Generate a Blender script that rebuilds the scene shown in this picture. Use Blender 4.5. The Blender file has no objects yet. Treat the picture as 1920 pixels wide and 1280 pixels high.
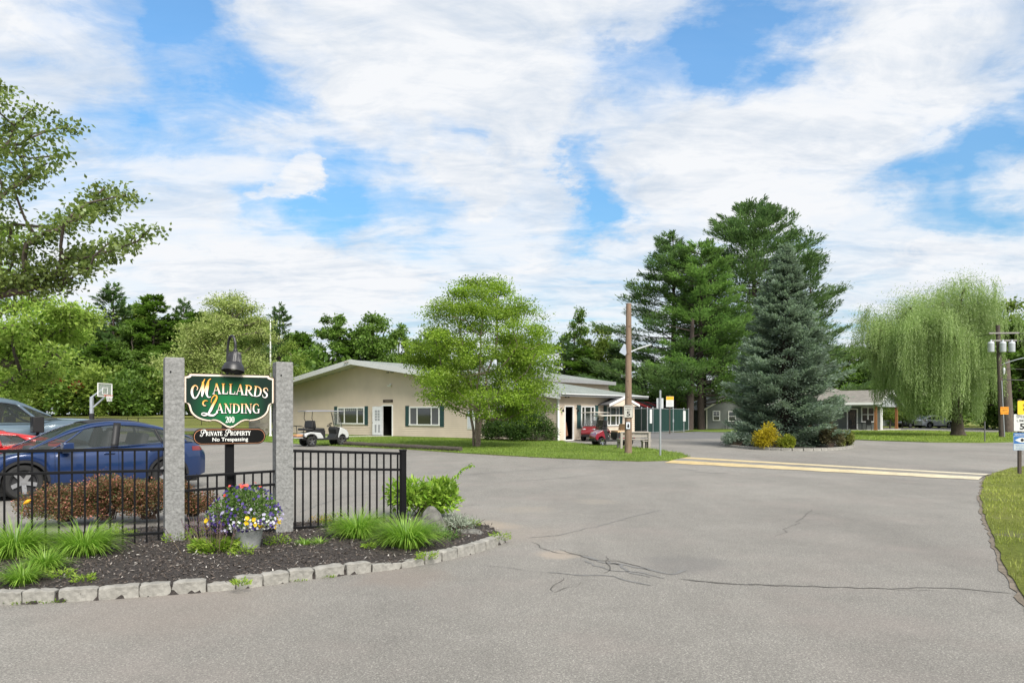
import bpy, math, random
import numpy as np
from mathutils import Vector, Matrix
R = math.radians
scene = bpy.context.scene
COL = scene.collection
random.seed(7)
RNG = np.random.default_rng(7)
CAM_H, FOC, HZ = 1.75, 1400.0, 776.0

def G(px, py, z=0.0):
    """point of a level plane at height z seen at photo position (px, py)"""
    d = FOC * (CAM_H - z) / (py - HZ)
    return ((px - 960) / FOC * d, d)

def smooth01(a, b, x):
    t = np.clip((x - a) / (b - a), 0, 1)
    return t * t * (3 - 2 * t)

def gz(x, y):
    """height of the open ground: flat, rising to a low bank behind the playing field"""
    return float(1.75 * smooth01(88, 140, y) * smooth01(8, -14, x))

# ---------------------------------------------------------------- materials
MATS = {}
def nodes_of(m):
    m.use_nodes = True
    nt = m.node_tree
    for n in list(nt.nodes): nt.nodes.remove(n)
    return nt, nt.nodes, nt.links

def mat(name, col, rough=.6, metal=0., var=.12, scale=6., bump=0., bscale=60., spec=.4, coat=0., stretch=(1, 1, 1), col2=None, thr=None):
    if name in MATS: return MATS[name]
    m = bpy.data.materials.new(name)
    nt, N, L = nodes_of(m)
    out = N.new('ShaderNodeOutputMaterial'); b = N.new('ShaderNodeBsdfPrincipled')
    L.new(b.outputs[0], out.inputs[0])
    b.inputs['Roughness'].default_value = rough
    b.inputs['Metallic'].default_value = metal
    b.inputs['Specular IOR Level'].default_value = spec
    b.inputs['Coat Weight'].default_value = coat
    b.inputs['Coat Roughness'].default_value = .04
    tc = N.new('ShaderNodeTexCoord'); mp = N.new('ShaderNodeMapping')
    mp.inputs['Scale'].default_value = stretch
    L.new(tc.outputs['Object'], mp.inputs[0])
    nz = N.new('ShaderNodeTexNoise'); nz.inputs['Scale'].default_value = scale; nz.inputs['Detail'].default_value = 5
    nz.inputs['Roughness'].default_value = .62
    L.new(mp.outputs[0], nz.inputs['Vector'])
    rp = N.new('ShaderNodeValToRGB')
    lo = tuple(max(0, c * (1 - var)) for c in col); hi = tuple(min(1, c * (1 + var)) for c in (col2 or col))
    rp.color_ramp.elements[0].position, rp.color_ramp.elements[1].position = thr or (.3, .7)
    rp.color_ramp.elements[0].color = (*lo, 1); rp.color_ramp.elements[1].color = (*hi, 1)
    L.new(nz.outputs['Fac'], rp.inputs[0]); L.new(rp.outputs[0], b.inputs['Base Color'])
    if bump:
        n2 = N.new('ShaderNodeTexNoise'); n2.inputs['Scale'].default_value = bscale; n2.inputs['Detail'].default_value = 6
        L.new(mp.outputs[0], n2.inputs['Vector'])
        bp = N.new('ShaderNodeBump'); bp.inputs['Strength'].default_value = min(1, bump); bp.inputs['Distance'].default_value = .02
        L.new(n2.outputs['Fac'], bp.inputs['Height']); L.new(bp.outputs[0], b.inputs['Normal'])
    MATS[name] = m
    return m

def leafmat(name, c1, c2, trans=.35, clump=.25, cscale=.8, gloss=.015, c3=None):
    """per-leaf colour between c1 and c2, slow drift of tone from bough to bough, light passing through"""
    if name in MATS: return MATS[name]
    m = bpy.data.materials.new(name)
    nt, N, L = nodes_of(m)
    out = N.new('ShaderNodeOutputMaterial')
    at = N.new('ShaderNodeAttribute'); at.attribute_name = 'rnd'
    rp = N.new('ShaderNodeValToRGB')
    rp.color_ramp.elements[0].color = (*c1, 1); rp.color_ramp.elements[1].color = (*c2, 1)
    if c3:
        e = rp.color_ramp.elements.new(.9); e.color = (*c2, 1); rp.color_ramp.elements[2].color = (*c3, 1)
    L.new(at.outputs['Fac'], rp.inputs[0])
    tc = N.new('ShaderNodeTexCoord'); nz = N.new('ShaderNodeTexNoise')
    nz.inputs['Scale'].default_value = cscale; nz.inputs['Detail'].default_value = 2
    L.new(tc.outputs['Object'], nz.inputs['Vector'])
    mr = N.new('ShaderNodeMapRange'); mr.inputs['From Min'].default_value = .3; mr.inputs['From Max'].default_value = .7
    mr.inputs['To Min'].default_value = 1 - clump; mr.inputs['To Max'].default_value = 1 + clump
    L.new(nz.outputs['Fac'], mr.inputs[0])
    mx = N.new('ShaderNodeVectorMath'); mx.operation = 'SCALE'
    L.new(rp.outputs[0], mx.inputs[0]); L.new(mr.outputs[0], mx.inputs['Scale'])
    d = N.new('ShaderNodeBsdfDiffuse'); t = N.new('ShaderNodeBsdfTranslucent'); ms = N.new('ShaderNodeMixShader')
    ms.inputs[0].default_value = trans
    L.new(mx.outputs[0], d.inputs[0])
    tm = N.new('ShaderNodeVectorMath'); tm.operation = 'MULTIPLY'; tm.inputs[1].default_value = (1.0, 1.12, .8)
    L.new(mx.outputs[0], tm.inputs[0]); L.new(tm.outputs[0], t.inputs[0])
    L.new(d.outputs[0], ms.inputs[1]); L.new(t.outputs[0], ms.inputs[2])
    g = N.new('ShaderNodeBsdfGlossy'); g.inputs['Roughness'].default_value = .45; g.inputs[0].default_value = (.8, .85, .9, 1)
    m2 = N.new('ShaderNodeMixShader'); m2.inputs[0].default_value = gloss
    L.new(ms.outputs[0], m2.inputs[1]); L.new(g.outputs[0], m2.inputs[2]); L.new(m2.outputs[0], out.inputs[0])
    MATS[name] = m
    return m

def glassmat(name, tint=(.02, .025, .03), rough=.03):
    if name in MATS: return MATS[name]
    return mat(name, tint, rough=rough, var=.05, spec=.9, coat=.3)

# ---------------------------------------------------------------- mesh building
class MB:
    def __init__(s): s.v, s.f, s.mi = [], [], []
    def add(s, V, F, m=0):
        o = len(s.v); s.v += [tuple(p) for p in V]
        s.f += [tuple(i + o for i in f) for f in F]; s.mi += [m] * len(F); return s
    def box(s, c, d, rz=0, m=0, rx=0, ry=0):
        h = [x / 2 for x in d]
        V = [Vector((sx * h[0], sy * h[1], sz * h[2])) for sz in (-1, 1) for sx, sy in ((-1, -1), (1, -1), (1, 1), (-1, 1))]
        M = Matrix.Translation(c) @ Matrix.Rotation(rz, 4, 'Z') @ Matrix.Rotation(ry, 4, 'Y') @ Matrix.Rotation(rx, 4, 'X')
        return s.add([M @ v for v in V], [(3, 2, 1, 0), (4, 5, 6, 7), (0, 1, 5, 4), (1, 2, 6, 5), (2, 3, 7, 6), (3, 0, 4, 7)], m)
    def bar(s, p, q, w, h=None, m=0, up=(0, 0, 1)):
        p, q = Vector(p), Vector(q); h = h or w; d = (q - p).normalized(); up = Vector(up)
        if abs(d.dot(up)) > .98: up = Vector((1, 0, 0))
        a = d.cross(up).normalized(); b = a.cross(d).normalized()
        V = [e + a * (sx * w / 2) + b * (sy * h / 2) for e in (p, q) for sx, sy in ((-1, -1), (1, -1), (1, 1), (-1, 1))]
        return s.add(V, [(3, 2, 1, 0), (4, 5, 6, 7), (0, 1, 5, 4), (1, 2, 6, 5), (2, 3, 7, 6), (3, 0, 4, 7)], m)
    def tube(s, pts, rad, n=8, m=0, cap=True):
        pts = [Vector(p) for p in pts]
        if not hasattr(rad, '__len__'): rad = [rad] * len(pts)
        V, F = [], []
        a = None
        for i, p in enumerate(pts):
            d = (pts[min(i + 1, len(pts) - 1)] - pts[max(i - 1, 0)])
            d = d.normalized() if d.length > 1e-9 else Vector((0, 0, 1))
            if a is None: a = d.orthogonal().normalized()
            a = (a - d * a.dot(d)); a = a.normalized() if a.length > 1e-6 else d.orthogonal().normalized()
            b = d.cross(a)
            for k in range(n):
                t = 2 * math.pi * k / n
                V.append(p + (a * math.cos(t) + b * math.sin(t)) * rad[i])
        for i in range(len(pts) - 1):
            for k in range(n):
                k2 = (k + 1) % n
                F.append((i * n + k, i * n + k2, (i + 1) * n + k2, (i + 1) * n + k))
        if cap:
            F.append(tuple(range(n - 1, -1, -1))); F.append(tuple((len(pts) - 1) * n + k for k in range(n)))
        return s.add(V, F, m)
    def lathe(s, prof, n=16, c=(0, 0, 0), m=0, M=None, caps=True):
        V, F = [], []
        for r, z in prof:
            for k in range(n):
                t = 2 * math.pi * k / n
                v = Vector((r * math.cos(t), r * math.sin(t), z))
                V.append((M @ v if M else v) + Vector(c))
        for i in range(len(prof) - 1):
            for k in range(n):
                k2 = (k + 1) % n
                F.append((i * n + k, i * n + k2, (i + 1) * n + k2, (i + 1) * n + k))
        if caps and prof[0][0] > 1e-4: F.append(tuple(range(n - 1, -1, -1)))
        if caps and prof[-1][0] > 1e-4: F.append(tuple((len(prof) - 1) * n + k for k in range(n)))
        return s.add(V, F, m)
    def prism(s, poly, y0, y1, m=0):
        """polygon in x,z extruded along y"""
        n = len(poly)
        V = [(x, y0, z) for x, z in poly] + [(x, y1, z) for x, z in poly]
        F = [tuple(range(n)), tuple(range(2 * n - 1, n - 1, -1))] + [(i, n + i, n + (i + 1) % n, (i + 1) % n) for i in range(n)]
        return s.add(V, F, m)
    def slab(s, poly, z0, z1, m=0):
        n = len(poly)
        V = [(x, y, z0) for x, y in poly] + [(x, y, z1) for x, y in poly]
        F = [tuple(range(n - 1, -1, -1)), tuple(range(n, 2 * n))] + [(i, (i + 1) % n, n + (i + 1) % n, n + i) for i in range(n)]
        return s.add(V, F, m)
    def loft(s, rows, m=0, close=False):
        n = len(rows[0]); V = [p for r in rows for p in r]; F = []
        for i in range(len(rows) - 1):
            for k in range(n if close else n - 1):
                k2 = (k + 1) % n
                F.append((i * n + k, i * n + k2, (i + 1) * n + k2, (i + 1) * n + k))
        return s.add(V, F, m)
    def build(s, name, mats, parent=None, bev=0., smooth=0., loc=None, rz=0., fix=False, seg=2):
        me = bpy.data.meshes.new(name)
        me.from_pydata(s.v, [], s.f); me.update()
        mats = mats if isinstance(mats, (list, tuple)) else [mats]
        for q in mats: me.materials.append(q)
        if len(mats) > 1: me.polygons.foreach_set('material_index', s.mi)
        if fix:
            import bmesh
            bm = bmesh.new(); bm.from_mesh(me); bmesh.ops.recalc_face_normals(bm, faces=bm.faces); bm.to_mesh(me); bm.free()
        if smooth:
            me.polygons.foreach_set('use_smooth', [True] * len(me.polygons)); me.set_sharp_from_angle(angle=R(smooth))
        return link(name, me, parent, loc, rz, bev, seg)

def link(name, me, parent=None, loc=None, rz=0., bev=0., seg=2):
    o = bpy.data.objects.new(name, me); COL.objects.link(o)
    if parent is not None: o.parent = parent
    if loc is not None: o.location = loc
    if rz: o.rotation_euler = (0, 0, rz)
    if bev:
        b = o.modifiers.new('bevel', 'BEVEL'); b.width = bev; b.segments = seg; b.limit_method = 'ANGLE'; b.angle_limit = R(40)
    return o

def tag(o, label=None, cat=None, group=None, kind=None):
    if label: o['label'] = label
    if cat: o['category'] = cat
    if group: o['group'] = group
    if kind: o['kind'] = kind
    return o

def thing(name, label, cat, loc=(0, 0, 0), rz=0., group=None):
    o = bpy.data.objects.new(name, None); COL.objects.link(o)
    o.empty_display_size = .2
    o.location = loc; o.rotation_euler = (0, 0, rz)
    return tag(o, label, cat, group)

def dup(root, loc, rz=0., label=None, sc=1.0):
    """a copy of a thing with copies of its parts and sub-parts"""
    def cp(o, par):
        c = o.copy(); COL.objects.link(c)
        if par is not None: c.parent = par
        for ch in list(o.children): cp(ch, c)
        return c
    r = cp(root, None)
    r.location = loc; r.rotation_euler = (0, 0, rz)
    r.scale = sc if hasattr(sc, '__len__') else (sc, sc, sc)
    if label: r['label'] = label
    return r

def np_mesh(name, V, F, rnd=None, mats=None, smooth=False):
    V = np.asarray(V, np.float32); F = np.asarray(F, np.int32)
    me = bpy.data.meshes.new(name)
    me.vertices.add(len(V)); me.vertices.foreach_set('co', V.ravel())
    n, k = F.shape
    me.loops.add(n * k); me.loops.foreach_set('vertex_index', F.ravel())
    me.polygons.add(n); me.polygons.foreach_set('loop_start', np.arange(0, n * k, k, dtype=np.int32))
    me.update(calc_edges=True); me.validate()
    if rnd is not None:
        a = me.attributes.new('rnd', 'FLOAT', 'FACE'); a.data.foreach_set('value', np.asarray(rnd, np.float32))
    if smooth: me.polygons.foreach_set('use_smooth', [True] * n)
    for q in (mats if isinstance(mats, (list, tuple)) else [mats]):
        if q: me.materials.append(q)
    return me

def unit(a): return a / np.maximum(np.linalg.norm(a, axis=-1, keepdims=True), 1e-9)
def rvec(rng, n): return unit(rng.normal(size=(n, 3)))

def leaf_quads(P, D, Nn, Ln, W, bulge=.42):
    """diamond leaves: base P, direction D, rough normal Nn"""
    D = unit(D); S = unit(np.cross(D, Nn)); n = len(P)
    Ln = np.broadcast_to(np.asarray(Ln, float), (n,))[:, None]; W = np.broadcast_to(np.asarray(W, float), (n,))[:, None]
    mid = P + D * Ln * bulge
    V = np.stack([P, mid + S * W / 2, P + D * Ln, mid - S * W / 2], 1).reshape(-1, 3)
    F = np.arange(4 * n).reshape(n, 4)
    return V, F

def blades(P, D0, Ln, W, bend, rng, seg=3):
    """arching grass-like blades: base P, start direction D0, drooping by bend"""
    n = len(P); D0 = unit(D0)
    hor = D0.copy(); hor[:, 2] = 0; hor = unit(hor + 1e-6)
    side = np.stack([-hor[:, 1], hor[:, 0], np.zeros(n)], 1)
    rows = []
    p = P.copy(); d = D0.copy(); st = (Ln / seg)[:, None]
    for i in range(seg + 1):
        w = (W * (1 - (i / seg) ** 1.6) * .5 + .0006)[:, None]
        rows.append((p - side * w, p + side * w))
        p = p + d * st
        d = unit(d + np.stack([hor[:, 0] * .3, hor[:, 1] * .3, -np.ones(n)], 1) * (bend / seg)[:, None])
    V = np.stack([q for r in rows for q in r], 1)            # n, 2(seg+1), 3
    k = 2 * (seg + 1)
    base = (np.arange(n) * k)[:, None]
    F = np.concatenate([np.stack([base[:, 0] + 2 * i, base[:, 0] + 2 * i + 1, base[:, 0] + 2 * i + 3, base[:, 0] + 2 * i + 2], 1)[:, None] for i in range(seg)], 1).reshape(-1, 4)
    return V.reshape(-1, 3), F, np.repeat(rng.random(n), seg)

def inpoly(P, poly):
    poly = np.asarray(poly); x, y = P[:, 0], P[:, 1]; c = np.zeros(len(P), bool)
    j = len(poly) - 1
    for i in range(len(poly)):
        xi, yi = poly[i]; xj, yj = poly[j]
        t = ((yi > y) != (yj > y)) & (x < (xj - xi) * (y - yi) / (yj - yi + 1e-12) + xi)
        c ^= t; j = i
    return c

def catmull(pts, k=6):
    P = [np.array(p, float) for p in pts]; P = [2 * P[0] - P[1]] + P + [2 * P[-1] - P[-2]]
    out = []
    for i in range(1, len(P) - 2):
        for j in range(k):
            t = j / k
            out.append(.5 * (2 * P[i] + (P[i + 1] - P[i - 1]) * t + (2 * P[i - 1] - 5 * P[i] + 4 * P[i + 1] - P[i + 2]) * t * t + (3 * P[i] - P[i - 1] - 3 * P[i + 1] + P[i + 2]) * t ** 3))
    out.append(P[-2])
    return out
EXPOSURE, SUN_E, SUN_ANG, CLOUD, SKYGAIN = 1.0, 3.2, 32, 5.0, (.50, .84, 1.05)
# ---------------------------------------------------------------- camera, sky, sun
cam = bpy.data.cameras.new('camera'); co = bpy.data.objects.new('camera', cam); COL.objects.link(co)
co.location = (0, 0, CAM_H); co.rotation_euler = (R(90), 0, 0)
cam.sensor_width = 36; cam.lens = FOC / 1920 * 36; cam.shift_y = (HZ - 640) / 1920
cam.clip_end = 6000; scene.camera = co
scene.view_settings.view_transform = 'Standard'; scene.view_settings.look = 'None'
scene.view_settings.exposure = EXPOSURE; scene.view_settings.gamma = 1
SUN_EL, SUN_AZ = R(44), R(153)       # azimuth clockwise from +Y: over the photographer's right shoulder
sun = bpy.data.lights.new('sun', 'SUN'); sun.energy = SUN_E; sun.angle = R(SUN_ANG); sun.color = (1, .95, .87)
so = bpy.data.objects.new('sun', sun); COL.objects.link(so)
sd = Vector((math.sin(SUN_AZ) * math.cos(SUN_EL), math.cos(SUN_AZ) * math.cos(SUN_EL), math.sin(SUN_EL)))
so.rotation_euler = sd.to_track_quat('Z', 'Y').to_euler(); so.location = (0, 0, 60)

w = bpy.data.worlds.new('World'); scene.world = w; w.use_nodes = True
nt = w.node_tree; N, L = nt.nodes, nt.links
for n in list(N): N.remove(n)
def nmath(op, a, b=None, c=None, clamp=False):
    n = N.new('ShaderNodeMath'); n.operation = op; n.use_clamp = clamp
    for i, q in enumerate((a, b, c)):
        if q is None: continue
        if isinstance(q, (int, float)): n.inputs[i].default_value = q
        else: L.new(q, n.inputs[i])
    return n.outputs[0]
wo = N.new('ShaderNodeOutputWorld'); bg = N.new('ShaderNodeBackground'); L.new(bg.outputs[0], wo.inputs[0])
bg.inputs['Strength'].default_value = .1
sky = N.new('ShaderNodeTexSky'); sky.sky_type = 'NISHITA'; sky.sun_disc = False
sky.sun_elevation = SUN_EL; sky.sun_rotation = SUN_AZ
sky.air_density = 1.3; sky.dust_density = .6; sky.ozone_density = 1.6
tc = N.new('ShaderNodeTexCoord'); sx = N.new('ShaderNodeSeparateXYZ'); L.new(tc.outputs['Generated'], sx.inputs[0])
X, Y, Z = sx.outputs
den = nmath('ADD', nmath('MAXIMUM', Z, 0.), .16)
cv = N.new('ShaderNodeCombineXYZ'); L.new(nmath('DIVIDE', X, den), cv.inputs[0]); L.new(nmath('DIVIDE', Y, den), cv.inputs[1])
def cnoise(scale, detail, rough, dist, rot, stretch, off):
    mp = N.new('ShaderNodeMapping'); mp.inputs['Rotation'].default_value = (0, 0, rot); mp.inputs['Scale'].default_value = stretch
    mp.inputs['Location'].default_value = off
    L.new(cv.outputs[0], mp.inputs[0])
    n = N.new('ShaderNodeTexNoise'); n.inputs['Scale'].default_value = scale; n.inputs['Detail'].default_value = detail
    n.inputs['Roughness'].default_value = rough; n.inputs['Distortion'].default_value = dist
    L.new(mp.outputs[0], n.inputs['Vector']); return n.outputs['Fac']
big = cnoise(.85, 12, .56, .5, R(-20), (1, 1.25, 1), (3.1, 1.7, 0))
wisp = cnoise(1.5, 12, .62, 1.1, R(-35), (.55, 1.9, 1), (7.7, 4.2, 0))
tone = cnoise(1.6, 12, .6, .9, R(10), (.8, 1.4, 1), (1.3, 9.9, 0))
fine = cnoise(4.2, 11, .64, 1.1, R(-24), (.85, 1.25, 1), (2.2, 5.1, 0))
cover = nmath('ADD', nmath('MULTIPLY', big, .36), nmath('MULTIPLY_ADD', wisp, .40, nmath('MULTIPLY', fine, .26)))
# open blue gaps (negative) and heavier banks (positive), each by its direction in the sky, with ragged outlines
wn = N.new('ShaderNodeTexNoise'); wn.inputs['Scale'].default_value = 7; wn.inputs['Detail'].default_value = 8; wn.inputs['Roughness'].default_value = .6
wm = N.new('ShaderNodeMapping'); wm.inputs['Scale'].default_value = (1, 1, 1.9); wm.inputs['Rotation'].default_value = (0, R(-24), 0); L.new(tc.outputs['Generated'], wm.inputs[0]); L.new(wm.outputs[0], wn.inputs['Vector'])
w1 = N.new('ShaderNodeVectorMath'); w1.operation = 'SUBTRACT'; w1.inputs[1].default_value = (.5, .5, .5); L.new(wn.outputs['Color'], w1.inputs[0])
w2 = N.new('ShaderNodeVectorMath'); w2.operation = 'MULTIPLY_ADD'; w2.inputs[1].default_value = (.30, .30, .16); L.new(w1.outputs[0], w2.inputs[0]); L.new(tc.outputs['Generated'], w2.inputs[2])
wv_ = N.new('ShaderNodeVectorMath'); wv_.operation = 'NORMALIZE'; L.new(w2.outputs[0], wv_.inputs[0])
GAPS = [(330, 70, 150, -.20), (430, 120, 90, -.18), (215, 30, 90, -.12), (640, 140, 50, -.06), (590, 385, 80, -.20), (500, 400, 60, -.12), (690, 415, 70, -.20), (640, 340, 70, -.12), (790, 310, 60, -.14), (1060, 360, 80, -.20), (1150, 375, 70, -.24), (930, 268, 60, -.16), (880, 275, 40, -.12),
        (1440, 30, 90, -.17), (1360, 90, 80, -.13), (1260, 150, 80, -.16), (1160, 185, 70, -.14), (1450, 110, 70, -.14), (1080, 165, 50, -.10), (1760, 345, 70, -.20), (1850, 320, 80, -.22), (1910, 260, 70, -.16), (1690, 365, 50, -.12), (1640, 425, 40, -.10), (1880, 40, 50, -.08), (60, 250, 90, -.07), (1560, 545, 90, -.10), (1120, 500, 90, -.08), (760, 530, 110, -.07), (1330, 470, 70, -.06), (200, 470, 90, -.06), (1880, 470, 70, -.05), (380, 300, 60, -.06), (880, 440, 70, -.07), (20, 170, 60, -.08),
        (620, 60, 100, .18), (80, 60, 110, .16), (250, 380, 150, .10), (950, 90, 150, .18), (860, 335, 40, .24), (1000, 310, 60, .22), (560, 357, 28, .26), (640, 460, 80, .12), (1250, 270, 100, .12), (1330, 380, 100, .14), (1620, 200, 160, .14), (1780, 430, 110, .12), (480, 230, 110, .12), (780, 230, 120, .14), (600, 520, 120, .1)]
for px, py, rp, amp in GAPS:
    d = Vector(((px - 960) / FOC, 1, (HZ - py) / FOC)).normalized()
    dp = N.new('ShaderNodeVectorMath'); dp.operation = 'DOT_PRODUCT'; dp.inputs[1].default_value = d
    L.new(wv_.outputs[0], dp.inputs[0])
    mr = N.new('ShaderNodeMapRange'); mr.interpolation_type = 'SMOOTHSTEP'
    mr.inputs['From Min'].default_value = math.cos(rp * 1.75 / FOC); mr.inputs['From Max'].default_value = math.cos(rp * .25 / FOC)
    mr.inputs['To Min'].default_value = 0; mr.inputs['To Max'].default_value = amp * .66
    L.new(dp.outputs['Value'], mr.inputs[0])
    cover = nmath('ADD', cover, mr.outputs[0])
hz = N.new('ShaderNodeMapRange'); hz.inputs['From Min'].default_value = 0; hz.inputs['From Max'].default_value = .22
hz.inputs['To Min'].default_value = .02; hz.inputs['To Max'].default_value = .0
L.new(Z, hz.inputs[0]); cover = nmath('ADD', cover, hz.outputs[0])
cr = N.new('ShaderNodeValToRGB'); e = cr.color_ramp.elements
e[0].position, e[0].color = .28, (.06, .06, .06, 1); e[1].position, e[1].color = .58, (1, 1, 1, 1)
q = e.new(.38); q.color = (.40, .40, .40, 1); q = e.new(.46); q.color = (.80, .80, .80, 1)
L.new(cover, cr.inputs[0])
tr = N.new('ShaderNodeValToRGB'); e = tr.color_ramp.elements
e[0].position, e[0].color = .37, (.60 * CLOUD, .69 * CLOUD, .81 * CLOUD, 1); e[1].position, e[1].color = .54, (.93 * CLOUD, .95 * CLOUD, .98 * CLOUD, 1)
micro = cnoise(9, 9, .66, 1.2, R(-15), (.75, 1.5, 1), (6.2, .4, 0))
L.new(nmath('MULTIPLY_ADD', tone, .55, nmath('MULTIPLY_ADD', fine, .28, nmath('MULTIPLY', micro, .17))), tr.inputs[0])
sg = N.new('ShaderNodeVectorMath'); sg.operation = 'MULTIPLY'; sg.inputs[1].default_value = SKYGAIN
lowf = N.new('ShaderNodeMapRange'); lowf.inputs['From Min'].default_value = .08; lowf.inputs['From Max'].default_value = .42; lowf.inputs['To Min'].default_value = .62; lowf.inputs['To Max'].default_value = 1.0; L.new(Z, lowf.inputs[0])
sk2 = N.new('ShaderNodeVectorMath'); sk2.operation = 'SCALE'; L.new(sky.outputs[0], sk2.inputs[0]); L.new(lowf.outputs[0], sk2.inputs['Scale'])
L.new(sk2.outputs[0], sg.inputs[0])
mx = N.new('ShaderNodeMix'); mx.data_type = 'RGBA'
L.new(cr.outputs[0], mx.inputs[0]); L.new(sg.outputs[0], mx.inputs[6]); L.new(tr.outputs[0], mx.inputs[7])
L.new(mx.outputs[2], bg.inputs[0])

# ---------------------------------------------------------------- ground materials
def ground_mat(name, build):
    m = bpy.data.materials.new(name); nt, N, L = nodes_of(m)
    out = N.new('ShaderNodeOutputMaterial'); b = N.new('ShaderNodeBsdfPrincipled'); L.new(b.outputs[0], out.inputs[0])
    geo = N.new('ShaderNodeNewGeometry')
    build(N, L, b, geo.outputs['Position']); MATS[name] = m
    return m
def tex(N, L, pos, scale, detail=4, rough=.6, kind='NOISE', stretch=None, dist=0):
    if stretch:
        mp = N.new('ShaderNodeMapping'); mp.inputs['Scale'].default_value = stretch; L.new(pos, mp.inputs[0]); pos = mp.outputs[0]
    if kind == 'NOISE':
        n = N.new('ShaderNodeTexNoise'); n.inputs['Scale'].default_value = scale; n.inputs['Detail'].default_value = detail; n.inputs['Roughness'].default_value = rough
        n.inputs['Distortion'].default_value = dist
        L.new(pos, n.inputs['Vector']); return n.outputs['Fac']
    n = N.new('ShaderNodeTexVoronoi'); n.inputs['Scale'].default_value = scale; L.new(pos, n.inputs['Vector'])
    return n.outputs['Color'] if kind == 'CELL' else n.outputs['Distance']
def ramp(N, L, f, stops):
    r = N.new('ShaderNodeValToRGB'); e = r.color_ramp.elements
    while len(e) < len(stops): e.new(.5)
    for k, (p, c) in enumerate(stops):
        e[k].position = p; e[k].color = (*c, 1) if len(c) == 3 else c
    L.new(f, r.inputs[0]); return r.outputs[0]
def mixc(N, L, f, a, b, mode='MIX'):
    m = N.new('ShaderNodeMix'); m.data_type = 'RGBA'; m.blend_type = mode
    if isinstance(f, (int, float)): m.inputs[0].default_value = f
    else: L.new(f, m.inputs[0])
    for i, q in ((6, a), (7, b)):
        if isinstance(q, tuple): m.inputs[i].default_value = (*q, 1)
        else: L.new(q, m.inputs[i])
    return m.outputs[2]
def spot(N, L, pos, c, r0, r1, wob=.5, wscale=1.2):
    """1 inside a ragged patch round c, 0 outside"""
    d = N.new('ShaderNodeVectorMath'); d.operation = 'DISTANCE'; d.inputs[1].default_value = (c[0], c[1], 0); L.new(pos, d.inputs[0])
    nz = tex(N, L, pos, wscale, 5)
    a = N.new('ShaderNodeMath'); a.operation = 'MULTIPLY_ADD'; L.new(nz, a.inputs[0]); a.inputs[1].default_value = wob * 2; L.new(d.outputs['Value'], a.inputs[2])
    mr = N.new('ShaderNodeMapRange'); mr.interpolation_type = 'SMOOTHSTEP'; mr.inputs['From Min'].default_value = r1 + wob; mr.inputs['From Max'].default_value = r0 + wob
    L.new(a.outputs[0], mr.inputs[0]); return mr.outputs[0]
def bumpn(N, L, b, h, strength, dist):
    bp = N.new('ShaderNodeBump'); bp.inputs['Strength'].default_value = strength; bp.inputs['Distance'].default_value = dist
    L.new(h, bp.inputs['Height']); L.new(bp.outputs[0], b.inputs['Normal'])

ASPH = .215
def asphalt(N, L, b, pos):
    k = ASPH
    grain = ramp(N, L, tex(N, L, pos, 58, 3, .85), [(.32, (k * .62, k * .605, k * .58)), (.5, (k * .98, k * .95, k * .89)), (.70, (k * 1.42, k * 1.38, k * 1.31))])
    chip = ramp(N, L, tex(N, L, pos, 120, kind='CELL'), [(.2, (.68, .67, .65)), (.7, (1.08, 1.06, 1.02)), (.95, (1.9, 1.86, 1.8))])
    c = mixc(N, L, .75, grain, chip, 'MULTIPLY')
    c = mixc(N, L, 1., c, ramp(N, L, tex(N, L, pos, .22, 6, .6, stretch=(1, .6, 1)), [(.3, (.84, .83, .82)), (.7, (1.12, 1.11, 1.09))]), 'MULTIPLY')
    c = mixc(N, L, 1., c, ramp(N, L, tex(N, L, pos, .55, 7, .7, stretch=(1, .25, 1), dist=.6), [(.35, (.90, .90, .90)), (.65, (1.05, 1.05, 1.05))]), 'MULTIPLY')
    c = mixc(N, L, ramp(N, L, tex(N, L, pos, 2.3, 7, .8), [(.66, (0, 0, 0)), (.74, (.45, .45, .45))]), c, (k * .5, k * .49, k * .47))
    c = mixc(N, L, 1., c, ramp(N, L, tex(N, L, pos, 1.6, 6, .65), [(.3, (.92, .92, .92)), (.7, (1.06, 1.06, 1.06))]), 'MULTIPLY')
    red = ramp(N, L, tex(N, L, pos, .5, 5, .6), [(.5, (0, 0, 0)), (.75, (.5, .5, .5))])
    c = mixc(N, L, red, c, (k * 1.12, k * .97, k * .88))
    for (px, py, r0, r1, col, am) in ((900, 985, .25, .75, (.33, .27, .20), .75), (1040, 1040, .1, .38, (.34, .28, .22), .8), (960, 1000, .3, 1.2, (.27, .22, .18), .45),
                                      (1285, 1058, .25, .75, (.105, .105, .105), .55), (1120, 940, .2, .6, (.29, .255, .21), .5), (985, 955, .2, .7, (.29, .25, .2), .4),
                                      (330, 1140, .3, 1.4, (.20, .165, .14), .5), (760, 1082, .2, .7, (.2, .16, .13), .5)):
        x, y = G(px, py)
        f = spot(N, L, pos, (x, y), r0, r1, .35, 2.2)
        mlt = N.new('ShaderNodeMath'); mlt.operation = 'MULTIPLY'; mlt.inputs[1].default_value = am * .65; L.new(f, mlt.inputs[0])
        c = mixc(N, L, mlt.outputs[0], c, col)
    L.new(c, b.inputs['Base Color']); b.inputs['Roughness'].default_value = .86; b.inputs['Specular IOR Level'].default_value = .25
    bumpn(N, L, b, tex(N, L, pos, 110, 4, .8), .8, .006)
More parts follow.
